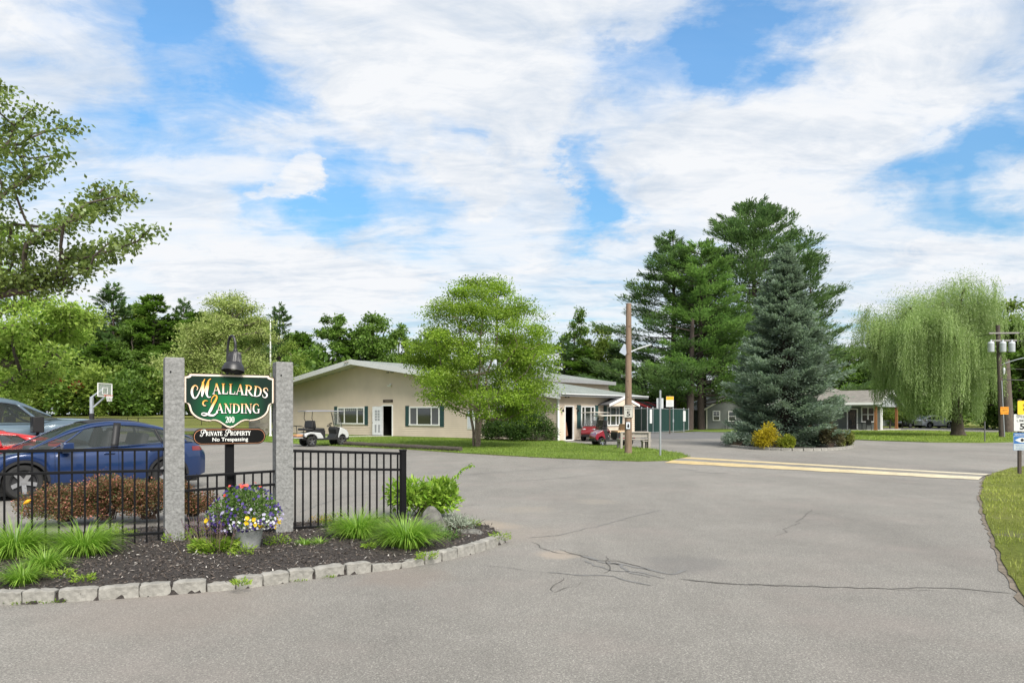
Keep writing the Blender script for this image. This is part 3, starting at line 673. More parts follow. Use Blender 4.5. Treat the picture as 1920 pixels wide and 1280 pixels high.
# ---------------------------------------------------------------- carved sign
def stroke_mesh(mb, pts, z, ex=0., k=8, curve=True, m=0):
    """ribbon along (x, y, width) points in the x,y plane at height z; ex widens it"""
    P = catmull(pts, k) if (curve and len(pts) > 2) else [np.array(p, float) for p in pts]
    n = len(P); rows = []
    for i, p in enumerate(P):
        d = P[min(i + 1, n - 1)][:2] - P[max(0, i - 1)][:2]; d = d / (np.linalg.norm(d) + 1e-9); nn = np.array((-d[1], d[0])); hw = max(p[2], .006) / 2 + ex
        e = -d * ex if i == 0 else d * ex if i == n - 1 else 0
        c = p[:2] + e; rows.append([(*(c - nn * hw), z), (*(c + nn * hw), z)])
    mb.loft(rows, m)
T, t_, s_ = .16, .055, .045
def sf(x0, x1, y): return [(x0, y, s_), (x1, y, s_)]
GL = {   # serif capitals, unit cap height; each stroke is (points, smooth)
 'A': (.82, [([(.10, 0, t_), (.40, 1, t_)], 0), ([(.39, 1, T), (.70, 0, T)], 0), ([(.20, .34, t_), (.58, .34, t_)], 0), (sf(-.02, .22, .02), 0), (sf(.55, .86, .02), 0)]),
 'L': (.66, [([(.18, 0, T), (.18, 1, T)], 0), ([(.10, .03, .07), (.58, .03, .07)], 0), ([(.58, 0, .05), (.63, .28, .05)], 0), (sf(.02, .34, .98), 0)]),
 'R': (.84, [([(.18, 0, T), (.18, 1, T)], 0), ([(.14, .97, .06), (.40, .97, .07), (.58, .88, .12), (.61, .74, T), (.55, .58, .12), (.40, .51, .07), (.2, .5, .06)], 1), ([(.36, .52, .10), (.58, .22, T), (.84, 0, .10)], 1), (sf(.02, .35, .02), 0), (sf(.02, .2, .98), 0)]),
 'D': (.84, [([(.18, 0, T), (.18, 1, T)], 0), ([(.10, .97, .06), (.40, .96, .07), (.66, .80, .13), (.73, .5, T), (.66, .20, .13), (.40, .04, .07), (.10, .03, .06)], 1), (sf(.02, .2, .98), 0), (sf(.02, .2, .02), 0)]),
 'S': (.60, [([(.52, .72, .04), (.46, .90, .06), (.30, .97, .07), (.13, .88, .12), (.12, .70, .15), (.28, .55, .17), (.46, .42, .17), (.52, .24, .14), (.42, .07, .09), (.27, .03, .07), (.12, .10, .06), (.06, .30, .04)], 1)]),
 'N': (.88, [([(.16, 0, t_), (.16, 1, t_)], 0), ([(.14, 1, T), (.70, 0, T)], 0), ([(.73, 0, t_), (.73, 1, t_)], 0), (sf(.02, .3, .02), 0), (sf(.0, .2, .98), 0), (sf(.6, .86, .98), 0)]),
 'I': (.40, [([(.20, 0, T), (.20, 1, T)], 0), (sf(.04, .36, .02), 0), (sf(.04, .36, .98), 0)]),
 'G': (.84, [([(.70, .72, .04), (.62, .90, .07), (.42, .98, .07), (.18, .84, .13), (.10, .5, T), (.18, .16, .13), (.42, .02, .07), (.60, .06, .06), (.68, .12, .06)], 1), ([(.69, 0.02, .13), (.69, .42, .13)], 0), (sf(.52, .84, .42), 0)]),
 'P': (.70, [([(.18, 0, T), (.18, 1, T)], 0), ([(.14, .97, .06), (.40, .97, .07), (.58, .88, .12), (.61, .72, T), (.55, .55, .12), (.40, .47, .07), (.2, .46, .06)], 1), (sf(.02, .36, .02), 0), (sf(.02, .2, .98), 0)]),
 'V': (.78, [([(.12, 1, T), (.40, 0, T)], 0), ([(.40, 0, t_), (.68, 1, t_)], 0), (sf(-.03, .28, .98), 0), (sf(.56, .82, .98), 0)]),
 'T': (.70, [([(.35, 0, T), (.35, 1, T)], 0), ([(.06, .96, .07), (.64, .96, .07)], 0), ([(.05, 1, .04), (.03, .72, .04)], 0), ([(.65, 1, .04), (.67, .72, .04)], 0), (sf(.19, .51, .02), 0)]),
 'E': (.66, [([(.18, 0, T), (.18, 1, T)], 0), ([(.08, .03, .06), (.57, .03, .06)], 0), ([(.08, .97, .06), (.54, .97, .06)], 0), ([(.2, .52, .05), (.44, .52, .05)], 0), ([(.58, 0, .04), (.62, .24, .04)], 0), ([(.55, 1, .04), (.57, .78, .04)], 0), ([(.45, .42, .04), (.45, .62, .04)], 0)]),
 'O': (.88, [([(.44, .98, .06), (.18, .84, .13), (.10, .5, T), (.18, .16, .13), (.44, .02, .06), (.70, .16, .13), (.78, .5, T), (.70, .84, .13), (.44, .98, .06)], 1)]),
 'Y': (.76, [([(.10, 1, T), (.38, .46, T)], 0), ([(.40, .46, t_), (.66, 1, t_)], 0), ([(.39, 0, T), (.39, .48, T)], 0), (sf(-.03, .26, .98), 0), (sf(.54, .80, .98), 0), (sf(.23, .55, .02), 0)]),
 '2': (.56, [([(.08, .72, .05), (.12, .90, .08), (.28, .98, .08), (.45, .86, .13), (.46, .68, .14), (.34, .42, .10), (.06, .06, .07)], 1), ([(.04, .05, .11), (.50, .05, .11)], 0), ([(.5, .0, .04), (.53, .24, .04)], 0)]),
 '0': (.58, [([(.28, .98, .05), (.12, .84, .11), (.08, .5, .14), (.12, .16, .11), (.28, .02, .05), (.44, .16, .11), (.48, .5, .14), (.44, .84, .11), (.28, .98, .05)], 1)]),
 ' ': (.45, []),
 # flourished initials
 'm': (1.75, [([(.40, .62, .05), (.46, .82, .06), (.28, .98, .08), (.08, .80, .15), (.02, .42, .18), (.14, .06, .13), (.34, .04, .09), (.58, .44, .09), (.92, 1.30, .09), (1.02, 1.48, .06)], 1),
              ([(.86, 1.28, .13), (.86, .9, .20), (.80, .28, .13), (.80, .12, .06)], 1), ([(.80, .12, .06), (1.05, .8, .08), (1.30, 1.36, .09), (1.48, 1.52, .05)], 1), ([(1.28, 1.32, .12), (1.20, .85, .22), (1.14, .40, .18), (1.26, .10, .09), (1.48, .12, .05)], 1)]),
 'l': (1.25, [([(.30, .74, .04), (.12, .76, .09), (.04, .92, .12), (.12, 1.10, .11), (.30, 1.16, .06), (.42, 1.10, .03)], 1), ([(.70, .96, .03), (.74, 1.26, .05), (.92, 1.54, .08), (1.10, 1.58, .10), (1.17, 1.42, .13), (1.06, 1.14, .17), (.88, .84, .20), (.68, .42, .21), (.46, .08, .14), (.18, -.06, .09), (-.06, .02, .06), (.0, .14, .06), (.26, .12, .10), (.58, -.02, .16), (.90, -.04, .14), (1.12, .12, .09), (1.18, .36, .05)], 1)]),
 'p': (1.0, [([(.28, .50, .05), (.10, .60, .09), (.0, .86, .10), (.16, 1.16, .10), (.52, 1.28, .10), (.86, 1.18, .13), (.92, .90, .15), (.72, .66, .11), (.44, .60, .07)], 1), ([(.66, 1.20, .09), (.48, .7, .15), (.32, .16, .13), (.10, -.08, .10), (-.16, .02, .08), (-.12, .22, .06), (.06, .26, .04)], 1)]),
}
def word(txt, h, x0, y0, sp=.06, zoff=.0, ex=0., mb=None, arc=None, fit=None):
    """lay a word out; arc(x) lifts and returns (dy, slope)"""
    wid = sum(GL[c][0] + sp for c in txt) * h
    kx = fit / wid if fit else 1.0
    mb = mb or MB(); x = x0; n = 0
    for c in txt:
        adv, st = GL[c]
        for pts, cu in st:
            q = []
            cx = x + adv * h * kx / 2
            dy, sl = arc(cx) if arc else (0, 0)
            for px, py, w_ in pts:
                lx, ly = (px - adv / 2) * h * kx, py * h
                q.append((cx + lx - sl * ly, y0 + dy + ly + sl * lx, w_ * h))
            stroke_mesh(mb, q, zoff + .00035 * (n % 7), ex, curve=bool(cu)); n += 1
        x += (adv + sp) * h * kx
    return mb, x
def ramp_mat(name, axis, lo, hi, c0, c1, pos=(.35, .75), rough=.4):
    m = bpy.data.materials.new(name); nt, N, L = nodes_of(m)
    out = N.new('ShaderNodeOutputMaterial'); b = N.new('ShaderNodeBsdfPrincipled'); L.new(b.outputs[0], out.inputs[0]); b.inputs['Roughness'].default_value = rough
    tc = N.new('ShaderNodeTexCoord'); s = N.new('ShaderNodeSeparateXYZ'); L.new(tc.outputs['Object'], s.inputs[0])
    mr = N.new('ShaderNodeMapRange'); mr.inputs['From Min'].default_value = lo; mr.inputs['From Max'].default_value = hi; L.new(s.outputs[axis], mr.inputs[0])
    L.new(ramp(N, L, mr.outputs[0], [(pos[0], c0), (pos[1], c1)]), b.inputs['Base Color']); return m
# sign frame: local x right, y up, z towards the viewer
SZ = 1.918                                           # height of the board's middle
board_w, board_h = 1.19, .70
def signrot(o): o.rotation_euler = (R(90), 0, RZ)
cx_, cy_ = along(.683, .02)
def half():     # right half of the outline from top centre to bottom centre, in photo-measured units (x from the axis, y up)
    pts = [(0, .338), (.505, .338), (.512, .322), (.535, .310), (.572, .305), (.572, .0), (.568, -.018), (.545, -.022), (.520, -.045), (.508, -.085)]
    for k in range(1, 9):
        a = k / 8; pts.append((.508 - .235 * (1 - math.cos(a * math.pi / 2)) - .02 * a, -.085 - .165 * math.sin(a * math.pi / 2)))
    pts += [(.262, -.262), (.247, -.248), (.225, -.243), (.185, -.245), (.14, -.262), (.09, -.296), (.045, -.328), (0, -.34)]
    return pts
hp = half(); outline = hp + [(-x, y) for x, y in hp[-2:0:-1]]
def inset(poly, d): return [(x * (1 - d / .572), y * (1 - d / .339)) for x, y in poly]
M_signblk = mat('sign edge black', (.006, .005, .005), .5, spec=.2); M_cream = mat('sign cream border', (.72, .56, .42), .45, var=.06)
M_creamhi = mat('sign pale border', (.78, .70, .60), .45, var=.05)
mgr = bpy.data.materials.new('painted green panel'); nt3, N3, L3 = nodes_of(mgr)
o3 = N3.new('ShaderNodeOutputMaterial'); b3 = N3.new('ShaderNodeBsdfPrincipled'); L3.new(b3.outputs[0], o3.inputs[0]); b3.inputs['Roughness'].default_value = .5; b3.inputs['Specular IOR Level'].default_value = .2
tc3 = N3.new('ShaderNodeTexCoord'); mp3 = N3.new('ShaderNodeMapping'); mp3.inputs['Scale'].default_value = (1.75, 1.9, 0); mp3.inputs['Location'].default_value = (.05, .12, 0); L3.new(tc3.outputs['Object'], mp3.inputs[0])
ln3 = N3.new('ShaderNodeVectorMath'); ln3.operation = 'LENGTH'; L3.new(mp3.outputs[0], ln3.inputs[0])
L3.new(ramp(N3, L3, ln3.outputs['Value'], [(.05, (.005, .15, .042)), (.5, (.004, .07, .026)), (.85, (.004, .018, .012))]), b3.inputs['Base Color'])
sg_ = thing('entrance_sign', 'green carved sign reading Mallards Landing 200 between the granite posts', 'sign', (cx_, cy_, SZ)); signrot(sg_); sg_.scale = (1, 1.07, 1)
def flat(poly, z0, z1): mb = MB(); mb.slab([p for p in reversed(poly)], z0, z1); return mb
flat(outline, -.03, .02).build('backing_board', M_signblk, sg_, fix=True)
flat(inset(outline, .010), .02, .025).build('border', M_cream, sg_, fix=True)
flat(inset(outline, .019), .025, .028).build('inner_border', M_creamhi, sg_, fix=True)
flat(inset(outline, .033), .028, .031).build('dark_line', M_signblk, sg_, fix=True)
flat(inset(outline, .037), .031, .034).build('panel', mgr, sg_, fix=True)
arc1 = lambda x: (-.16 * (x + .02) ** 2 - .02 * (x + .02), -.32 * (x + .02) - .02)
arc2 = lambda x: (0, 0)
M_let1 = ramp_mat('gilded lettering upper line', 1, .015, .27, (.80, .78, .76), (.78, .38, .05), (.30, .74))
M_let2 = ramp_mat('gilded lettering lower line', 1, -.22, .03, (.80, .78, .76), (.78, .38, .05), (.42, .82))
for nm, ex, zo, m1, m2, m3 in (('lettering_outline', .0065, .0352, M_signblk, M_signblk, None), ('lettering', 0, .0385, M_let1, M_let2, mat('white lettering', (.80, .80, .76), .4, var=.03))):
    sh = (.004, -.004) if ex else (0, 0)
    mb, _ = word('m', .158, -.475 + sh[0], .035 + sh[1], zoff=zo, ex=ex)
    word('ALLARDS', .128, -.222 + sh[0], .090 + sh[1], .03, zo, ex, mb, arc1, fit=.70)
    mb.build(nm, m1, sg_)
    mb, _ = word('l', .150, -.345 + sh[0], -.165 + sh[1], zoff=zo + .0008, ex=ex)
    word('ANDING', .118, -.178 + sh[0], -.146 + sh[1], .05, zo, ex, mb, fit=.56)
    mb.build(nm, m2, sg_)
    if m3: word('200', .075, -.062, -.262, .04, zo, 0, None, fit=.115)[0].build('house_number', m3, sg_)
# lower plate
pl = thing('notice_plate', 'black oval-ended plate reading Private Property No Trespassing under the green sign', 'sign', (*along(.683, .02), 1.455)); signrot(pl)
def pill(wd, ht, n=10):
    r = ht / 2; P = []
    for k in range(n + 1): a = math.pi / 2 - math.pi * k / n; P.append((wd / 2 - r + r * math.cos(a), r * math.sin(a)))
    for k in range(n + 1): a = -math.pi / 2 - math.pi * k / n; P.append((-wd / 2 + r + r * math.cos(a), r * math.sin(a)))
    return P
flat(pill(.915, .215), -.02, .018).build('backing_board', M_signblk, pl, fix=True)
flat(pill(.889, .190), .018, .021).build('border', mat('copper line', (.50, .22, .11), .4), pl, fix=True)
flat(pill(.877, .178), .021, .024).build('panel', mat('sign panel black', (.004, .004, .004), .5, spec=.15), pl, fix=True)
M_wl = MATS['white lettering']
mb, x = word('p', .062, -.36, .012, 0, .0255); mb, x = word('RIVATE', .053, x - .004, .014, .06, .0255, 0, mb, fit=.205)
mb, x = word('p', .062, x + .04, .012, 0, .0255, 0, mb); word('ROPERTY', .053, x - .004, .014, .06, .0255, 0, mb, fit=.26)
mb.build('lettering', M_wl, pl)
def text(name, s, size, m, parent, loc, bold=0., align='CENTER', sx=1., rot=None, ext=.0):
    cu = bpy.data.curves.new(name, 'FONT'); cu.body = s; cu.size = size; cu.align_x = align; cu.align_y = 'CENTER'; cu.offset = bold; cu.extrude = ext; cu.resolution_u = 3
    o = bpy.data.objects.new(name, cu); COL.objects.link(o); dg = bpy.context.evaluated_depsgraph_get(); dg.update()
    me = bpy.data.meshes.new_from_object(o.evaluated_get(dg)); bpy.data.objects.remove(o, do_unlink=True)
    me.materials.clear(); me.materials.append(m); q = link(name, me, parent, loc); q.scale = (sx, 1, 1)
    if rot: q.rotation_euler = rot
    return q
text('lettering', 'No Trespassing', .068, M_wl, pl, (0, -.040, .0262), bold=.0006, sx=1.05)
# ---------------------------------------------------------------- bed plants
def part_mesh(name, V, F, rnd, m, parent): return link(name, np_mesh(name, V, F, rnd, m), parent)
L_lily = leafmat('daylily leaves', (.13, .28, .022), (.34, .50, .08), trans=.4, gloss=.04)
def lily(label, x, y, r, h, n, seed, z=None, flower=False):
    rng = np.random.default_rng(seed); t = thing('daylily_clump', label, 'plant', (x, y, bedz(x, y) - .02 if z is None else z), 0, 'bright daylily clumps in the mulch bed')
    a = rng.uniform(0, 2 * math.pi, n); rr = r * .42 * np.sqrt(rng.random(n))
    P = np.column_stack([rr * np.cos(a), rr * np.sin(a), np.zeros(n)]); out = np.clip(rr / (r * .42), 0, 1) * .42 + rng.uniform(0, .28, n)
    D = np.column_stack([np.cos(a) * out, np.sin(a) * out, np.ones(n)])
    V, F, q = blades(P, D, h * rng.uniform(.55, 1.15, n), rng.uniform(.006, .012, n), rng.uniform(.9, 2.4, n), rng, 6)
    part_mesh('leaves', V, F, q, L_lily, t)
    if flower:
        mb = MB(); mb.tube([(.08, -.02, 0), (.10, -.03, h * .95), (.12, -.04, h * 1.12)], .004, 5); mb.build('flower_stem', mat('stem green', (.10, .2, .03)), t)
        mb = MB(); mb.lathe([(.004, 0), (.018, .03), (.022, .07), (.004, .1)], 7, M=Matrix.Translation((.12, -.04, h * 1.1)) @ Matrix.Rotation(R(60), 4, 'Y')); mb.build('flower_bud', mat('orange bud', (.8, .38, .02)), t, smooth=60)
    return t
def bedpx(px, py, z=.1): return G(px, py, z)
lily('large grass-green daylily clump with one orange bud at the left edge of the bed', *bedpx(28, 1048), .46, .56, 1300, 1, flower=True)
lily('round arching daylily clump in front of the red-leaved hedge, by the left fence', *bedpx(158, 1045), .42, .48, 1200, 2)
lily('small daylily clump nearest the kerb at the left of the bed', *bedpx(42, 1092), .20, .30, 380, 3)
lily('small daylily clump just right of the one nearest the kerb', *bedpx(85, 1074), .24, .32, 480, 4)
lily('broad daylily clump left of the pair under the right fence', *bedpx(672, 1012), .42, .47, 1300, 5)
lily('broad daylily clump right of the pair, beside the pointed stone', *bedpx(762, 1024), .46, .50, 1500, 6)
lily('tiny tuft of daylily leaves right of the flower pot', *bedpx(572, 1026), .13, .17, 90, 7)
lily('tiny tuft of daylily leaves in front of the right granite post', *bedpx(600, 1024), .12, .14, 70, 8)

def leafbush(name, label, cat, x, y, z, rx, ry, h, n, ls, lw, m, seed, twigs=40, group=None, lumps=14, spiky=0., stemcol=(.09, .06, .045), flat_=.6):
    """a shrub: leaves round many twig ends inside a lumpy mound"""
    rng = np.random.default_rng(seed); t = thing(name, label, cat, (x, y, z), 0, group)
    a = rng.uniform(0, 2 * math.pi, lumps); u = np.sqrt(rng.random(lumps)); hh = rng.uniform(.35, .86, lumps) * np.sqrt(1 - .6 * u ** 2)
    C = np.column_stack([rx * .8 * u * np.cos(a), ry * .8 * u * np.sin(a), h * hh]); k = rng.integers(0, lumps, n)
    off = rvec(rng, n) * (rng.random((n, 1)) ** .45) * np.array([rx * .42, ry * .42, h * .34])
    P = C[k] + off
    if spiky:
        sp = rng.random(n) < spiky; P[sp, 2] += rng.uniform(0, .16, sp.sum()) * h; 
    low = P[:, 2] < .06; P[low, 2] = rng.uniform(.03, .3 * h, low.sum())
    D = unit(off) * .7 + rvec(rng, n) * .7 + (0, 0, .25); Nn = rvec(rng, n) * flat_ + (0, 0, .8)
    V, F = leaf_quads(P, D, Nn, ls * rng.uniform(.6, 1.25, n), lw * rng.uniform(.7, 1.2, n))
    part_mesh('foliage', V, F, rng.random(n), m, t)
    mb = MB()
    for i in range(twigs):
        e = C[rng.integers(0, lumps)] + rng.normal(0, .25, 3) * (rx, ry, h * .4); b0 = rng.normal(0, .09, 2) * (rx, ry)
        mb.tube([(b0[0], b0[1], -.02), (b0[0] + e[0] * .4, b0[1] + e[1] * .4, max(.1, e[2]) * .55), (e[0], e[1], max(.1, e[2]))], [.010, .007, .003], 4, cap=False)
    mb.build('stems', mat('twig %.3f' % stemcol[0], stemcol, .9), t)
    return t
L_barb = leafmat('barberry leaves', (.06, .10, .03), (.25, .11, .07), trans=.3, clump=.4, cscale=3.5, c3=(.66, .26, .22))
for lab, px, py, rx, ry, h, n, sd in (
    ('left end mound of the red-leaved barberry hedge, before the car front wheel', 95, 978, .66, .5, .58, 11000, 21), ('tallest middle mound of the red-leaved barberry hedge behind the fence', 175, 975, .66, .5, .70, 15000, 22),
    ('red-leaved barberry mound just left of the left granite post', 258, 973, .66, .5, .65, 13500, 23), ('low red-leaved barberry right of the left granite post, behind the low fence', 342, 968, .45, .4, .42, 7000, 24)):
    x, y = G(px, py, .1); leafbush('barberry_bush', lab, 'shrub', x, y + .35, .08, rx, ry, h, n, .034, .024, L_barb, sd, 40, 'red-leaved barberry bushes behind the fence', spiky=.12)
L_hyd = leafmat('bright bush leaves', (.13, .26, .022), (.34, .48, .07), trans=.4, clump=.3, cscale=3.)
x, y = G(788, 966, .08); hb = leafbush('leafy_bush', 'bright green leafy bush with one long trailing shoot, behind the fence end post', 'shrub', x, y + .3, .05, .60, .5, .66, 3600, .105, .045, L_hyd, 31, 26, lumps=16)
rng = np.random.default_rng(5); arcp = catmull([(.35, -.1, .35), (.55, -.15, .62), (.68, -.15, .78), (.86, -.16, .86)], 8); PP = np.array(arcp); n = 60; kk = rng.integers(3, len(PP), n)
V, F = leaf_quads(PP[kk] + rng.normal(0, .012, (n, 3)), rvec(rng, n) + (0, 0, -.6), rvec(rng, n) + (0, 0, .6), rng.uniform(.05, .085, n), .03)
part_mesh('trailing_leaves', V, F, rng.random(n), L_hyd, hb); mb = MB(); mb.tube(arcp, .006, 5); mb.build('trailing_stem', mat('stem green', (.10, .2, .03)), hb)
L_weed = leafmat('weed leaves', (.12, .23, .02), (.34, .44, .07), trans=.35)
L_silver = leafmat('silver leaves', (.20, .24, .17), (.38, .42, .34), trans=.2)
x, y = G(862, 1000, .08); leafbush('silver_shrub', 'sprawling silvery grey plant between the pointed stone and the bed tip', 'plant', x, y + .1, .05, .36, .3, .26, 1500, .06, .012, L_silver, 33, 40, lumps=12)
x, y = G(812, 1010, .08); leafbush('weed_patch', 'feathery dark green weeds at the foot of the pointed stone', 'plant', x, y, .06, .34, .25, .22, 1100, .06, .010, leafmat('feathery weed', (.06, .13, .03), (.16, .26, .07)), 34, 20, lumps=10)
x, y = G(598, 985, .1); leafbush('yellow_shrub', 'small dry yellow-orange shrub seen through the right fence', 'shrub', x, y + .12, .06, .16, .14, .20, 420, .045, .010, leafmat('yellow sprigs', (.22, .16, .02), (.62, .40, .05)), 35, 26, lumps=8)
# a pointed boulder
M_rock = mat('field stone', (.12, .117, .105), .95, var=.45, scale=12, bump=1., bscale=14)
rr = random.Random(4); rows = []
for i, (z, r_) in enumerate([(0, .22), (.08, .215), (.16, .185), (.24, .15), (.32, .11), (.38, .07), (.41, .03)]):
    rows.append([(r_ * math.cos(a) * 1.05 + rr.gauss(0, .008) - z * .10, r_ * .8 * math.sin(a) + rr.gauss(0, .008), z) for a in [2 * math.pi * k / 10 for k in range(10)]])
mb = MB(); mb.loft(rows, close=True); mb.f.append(tuple(60 + k for k in range(10))); mb.mi.append(0)
x, y = G(812, 1003, .08); o = mb.build('boulder', M_rock, loc=(x, y + .08, .06), fix=True, bev=.02); tag(o, 'grey pointed standing stone beside the bright daylilies', 'rock')
mb = MB()
rows = [[(r_ * math.cos(a) * 1.4 + rr.gauss(0, .01), r_ * math.sin(a) + rr.gauss(0, .01), z) for a in [2 * math.pi * k / 9 for k in range(9)]] for z, r_ in ((0, .16), (.05, .15), (.09, .10), (.105, .03))]
mb.loft(rows, close=True); mb.f.append(tuple(27 + k for k in range(9))); mb.mi.append(0)
x, y = G(880, 1002, .08); o = mb.build('boulder', M_rock, loc=(x, y + .05, .05), fix=True, bev=.02); tag(o, 'low flat pale stone at the tip of the planting bed', 'rock')

# ---------------------------------------------------------------- flower pot and salvia
x, y = G(464, 1031, .1); pot = thing('flower_pot', 'pale grey pot overflowing with purple, white, yellow and red flowers', 'flower pot', (x, y, .085))
mb = MB(); mb.lathe([(.0, 0), (.125, 0), (.135, .01), (.185, .27), (.20, .28), (.20, .315), (.185, .32), (.172, .30), (.172, .27), (0, .27)], 28); mb.build('pot', mat('pot glaze', (.36, .37, .36), .6, var=.12, scale=8, bump=.3), pot, smooth=45)
rng = np.random.default_rng(9); n = 3800
c = rvec(rng, n); rad = rng.random(n) ** .4; P = c * rad[:, None] * (.44, .36, .25) + (-.04, 0, .53); P[:, 2] -= .16 * np.maximum(0, np.hypot(P[:, 0], P[:, 1]) - .2) / .25 * .8
V, F = leaf_quads(P, c + rvec(rng, n) * .8 + (0, 0, .2), rvec(rng, n) + (0, 0, .7), rng.uniform(.025, .06, n), rng.uniform(.012, .024, n)); part_mesh('foliage', V, F, rng.random(n), leafmat('pot foliage', (.05, .11, .025), (.18, .28, .07)), pot)
def blooms(name, n, size, col1, col2, sel, zshift=0):
    """flat five-petalled flowers over the mound"""
    c = rvec(rng, n * 6); c = c[sel(c)][:n]; n = len(c); P = c * (.445, .395, .265) * rng.uniform(.9, 1.06, (n, 1)) + (-.04, 0, .53 + zshift); P[:, 2] -= .16 * np.maximum(0, np.hypot(P[:, 0], P[:, 1]) - .2) / .25 * .8
    Nn = unit(c + rvec(rng, n) * .5 + (0, -.4, .1)); e1 = unit(np.cross(Nn, rvec(rng, n))); e2 = np.cross(Nn, e1); VV_, FF_, rn = [], [], []
    for k in range(5):
        a = 2 * math.pi * k / 5; D = e1 * math.cos(a) + e2 * math.sin(a) + Nn * .25
        v, f = leaf_quads(P, D, Nn, size * rng.uniform(.8, 1.2, n), size * 1.0, .65); FF_.append(f + sum(map(len, VV_))); VV_.append(v); rn.append(np.linspace(0, 1, n))
    part_mesh(name, np.concatenate(VV_), np.concatenate(FF_), np.concatenate(rn), leafmat(name + ' petals', col1, col2, trans=.25, clump=.1), pot)
blooms('purple_blossoms', 200, .021, (.035, .025, .11), (.10, .06, .27), lambda c: c[:, 1] < .35)
blooms('lilac_blossoms', 100, .019, (.34, .31, .50), (.60, .58, .70), lambda c: (c[:, 1] < .2) & (c[:, 2] < .4))
blooms('white_blossoms', 120, .013, (.70, .72, .68), (.8, .8, .78), lambda c: (c[:, 1] < .1) & (c[:, 0] > -.1) & (c[:, 2] < 0))
blooms('yellow_blossoms', 26, .030, (.75, .48, .02), (.8, .6, .04), lambda c: (c[:, 1] < .1) & (((c[:, 0] > .3) & (c[:, 2] < .1)) | ((c[:, 0] < -.7) & (c[:, 2] < .2))))
blooms('red_blossoms', 16, .024, (.52, .04, .035), (.72, .16, .12), lambda c: (c[:, 2] > .80) | ((c[:, 2] > .7) & (c[:, 0] < -.3)), .035)
x, y = G(404, 1038, .1); sv = thing('salvia_plant', 'tall salvia with faded purple spikes left of the flower pot', 'plant', (x, y, .09))
n = 900; a = rng.uniform(0, 6.28, n); r_ = .21 * np.sqrt(rng.random(n)); P = np.column_stack([r_ * np.cos(a) * 1.2, r_ * np.sin(a), rng.uniform(.02, .17, n)])
V, F = leaf_quads(P, np.column_stack([np.cos(a), np.sin(a), rng.uniform(-.2, .9, n)]), rvec(rng, n) + (0, 0, .8), rng.uniform(.05, .11, n), .024); part_mesh('leaves', V, F, rng.random(n), L_weed, sv)
VV_, FF_, RR_ = [], [], []; mb = MB()
for i in range(46):
    b0 = rng.normal(0, .09, 2) * (1.4, 1); tip = np.array([b0[0] * 1.6, b0[1] * 1.5, rng.uniform(.34, .54)]); mb.tube([(b0[0], b0[1], .02), tip], [.004, .002], 4, cap=False); k = 26
    u = rng.uniform(.55, 1, k); Pp = np.array([b0[0], b0[1], 0])[None] * (1 - u[:, None]) + tip[None] * u[:, None]
    v, f = leaf_quads(Pp, rvec(rng, k) + (0, 0, .4), rvec(rng, k), .018, .010); FF_.append(f + sum(map(len, VV_))); VV_.append(v); RR_.append(np.full(k, rng.random()))
part_mesh('flower_spikes', np.concatenate(VV_), np.concatenate(FF_), np.concatenate(RR_), leafmat('salvia spikes', (.20, .12, .10), (.16, .09, .26), trans=.2), sv); mb.build('stems', mat('salvia stem', (.14, .11, .07), .9), sv)
# small weeds in the bed and along the kerb joints
wl = [('weed_tuft', 'yellow-green weed right of the pair of small daylilies near the kerb', 115, 1085, .12), ('weed_tuft', 'low weed in the mulch below the left granite post', 157, 1090, .10), ('weed_tuft', 'weed spreading at the joint of the kerb stones left of the pot', 452, 1093, .08),
      ('weed_tuft', 'moss clump before the kerb under the left fence panel', 236, 1117, .10), ('weed_tuft', 'moss clump at the far left foot of the kerb', 35, 1131, .12), ('weed_tuft', 'moss strip at the kerb foot left of the low flat kerb stone', 90, 1129, .10),
      ('weed_tuft', 'creeping green plant right of the flower pot', 520, 1024, .16), ('weed_tuft', 'ferny weed in front of the flower pot', 455, 1046, .14), ('weed_tuft', 'moss along the kerb below the broad daylily pair', 600, 1082, .10), ('weed_tuft', 'moss clump at the kerb right of the flower pot', 545, 1089, .10),
      ('weed_tuft', 'lime-green seedling in the mulch under the right fence', 692, 1032, .09), ('weed_tuft', 'grass tuft at the very tip of the planting bed', 938, 1006, .14), ('weed_tuft', 'light green weed at the back of the bed tip, by the silvery plant', 885, 990, .12), ('weed_tuft', 'weed at the kerb where the stones sink low', 800, 1044, .12),
      ('weed_tuft', 'pale weed at the foot of the left granite post', 330, 1021, .16), ('weed_tuft', 'weed under the left fence by the barberries', 232, 1012, .16), ('weed_tuft', 'green weed with broad leaves before the barberry hedge', 205, 1004, .16), ('weed_tuft', 'weed under the low fence between the granite posts', 372, 1010, .14),
      ('weed_tuft', 'green weeds under the right fence near the granite post', 640, 1002, .18), ('weed_tuft', 'patch of low weeds behind the small shrub seen through the right fence', 622, 985, .2)]
for k, (nm, lab, px, py, r_) in enumerate(wl):
    onk = py > 1080 and px != 115 and px != 157 and px != 452
    x, y = G(px, py, 0 if onk else .1); rg = np.random.default_rng(400 + k); n = int(60 + 900 * r_); a = rg.uniform(0, 6.28, n); q = r_ * np.sqrt(rg.random(n)); P = np.column_stack([q * np.cos(a) * (1.6 if onk else 1), q * np.sin(a) * (.5 if onk else 1), rg.uniform(0, r_ * (.2 if onk else .6), n)])
    V, F = leaf_quads(P, np.column_stack([np.cos(a), np.sin(a), rg.uniform(.1, 1.4, n)]), rvec(rg, n) + (0, 0, .6), rg.uniform(.02, .05, n) * (.6 if onk else 1.1), rg.uniform(.008, .018, n))
    o = link(nm, np_mesh(nm, V, F, rg.random(n), L_weed), None, (x, y, .0 if onk else bedz(x, y))); tag(o, lab, 'weed', 'small weeds round the planting bed')
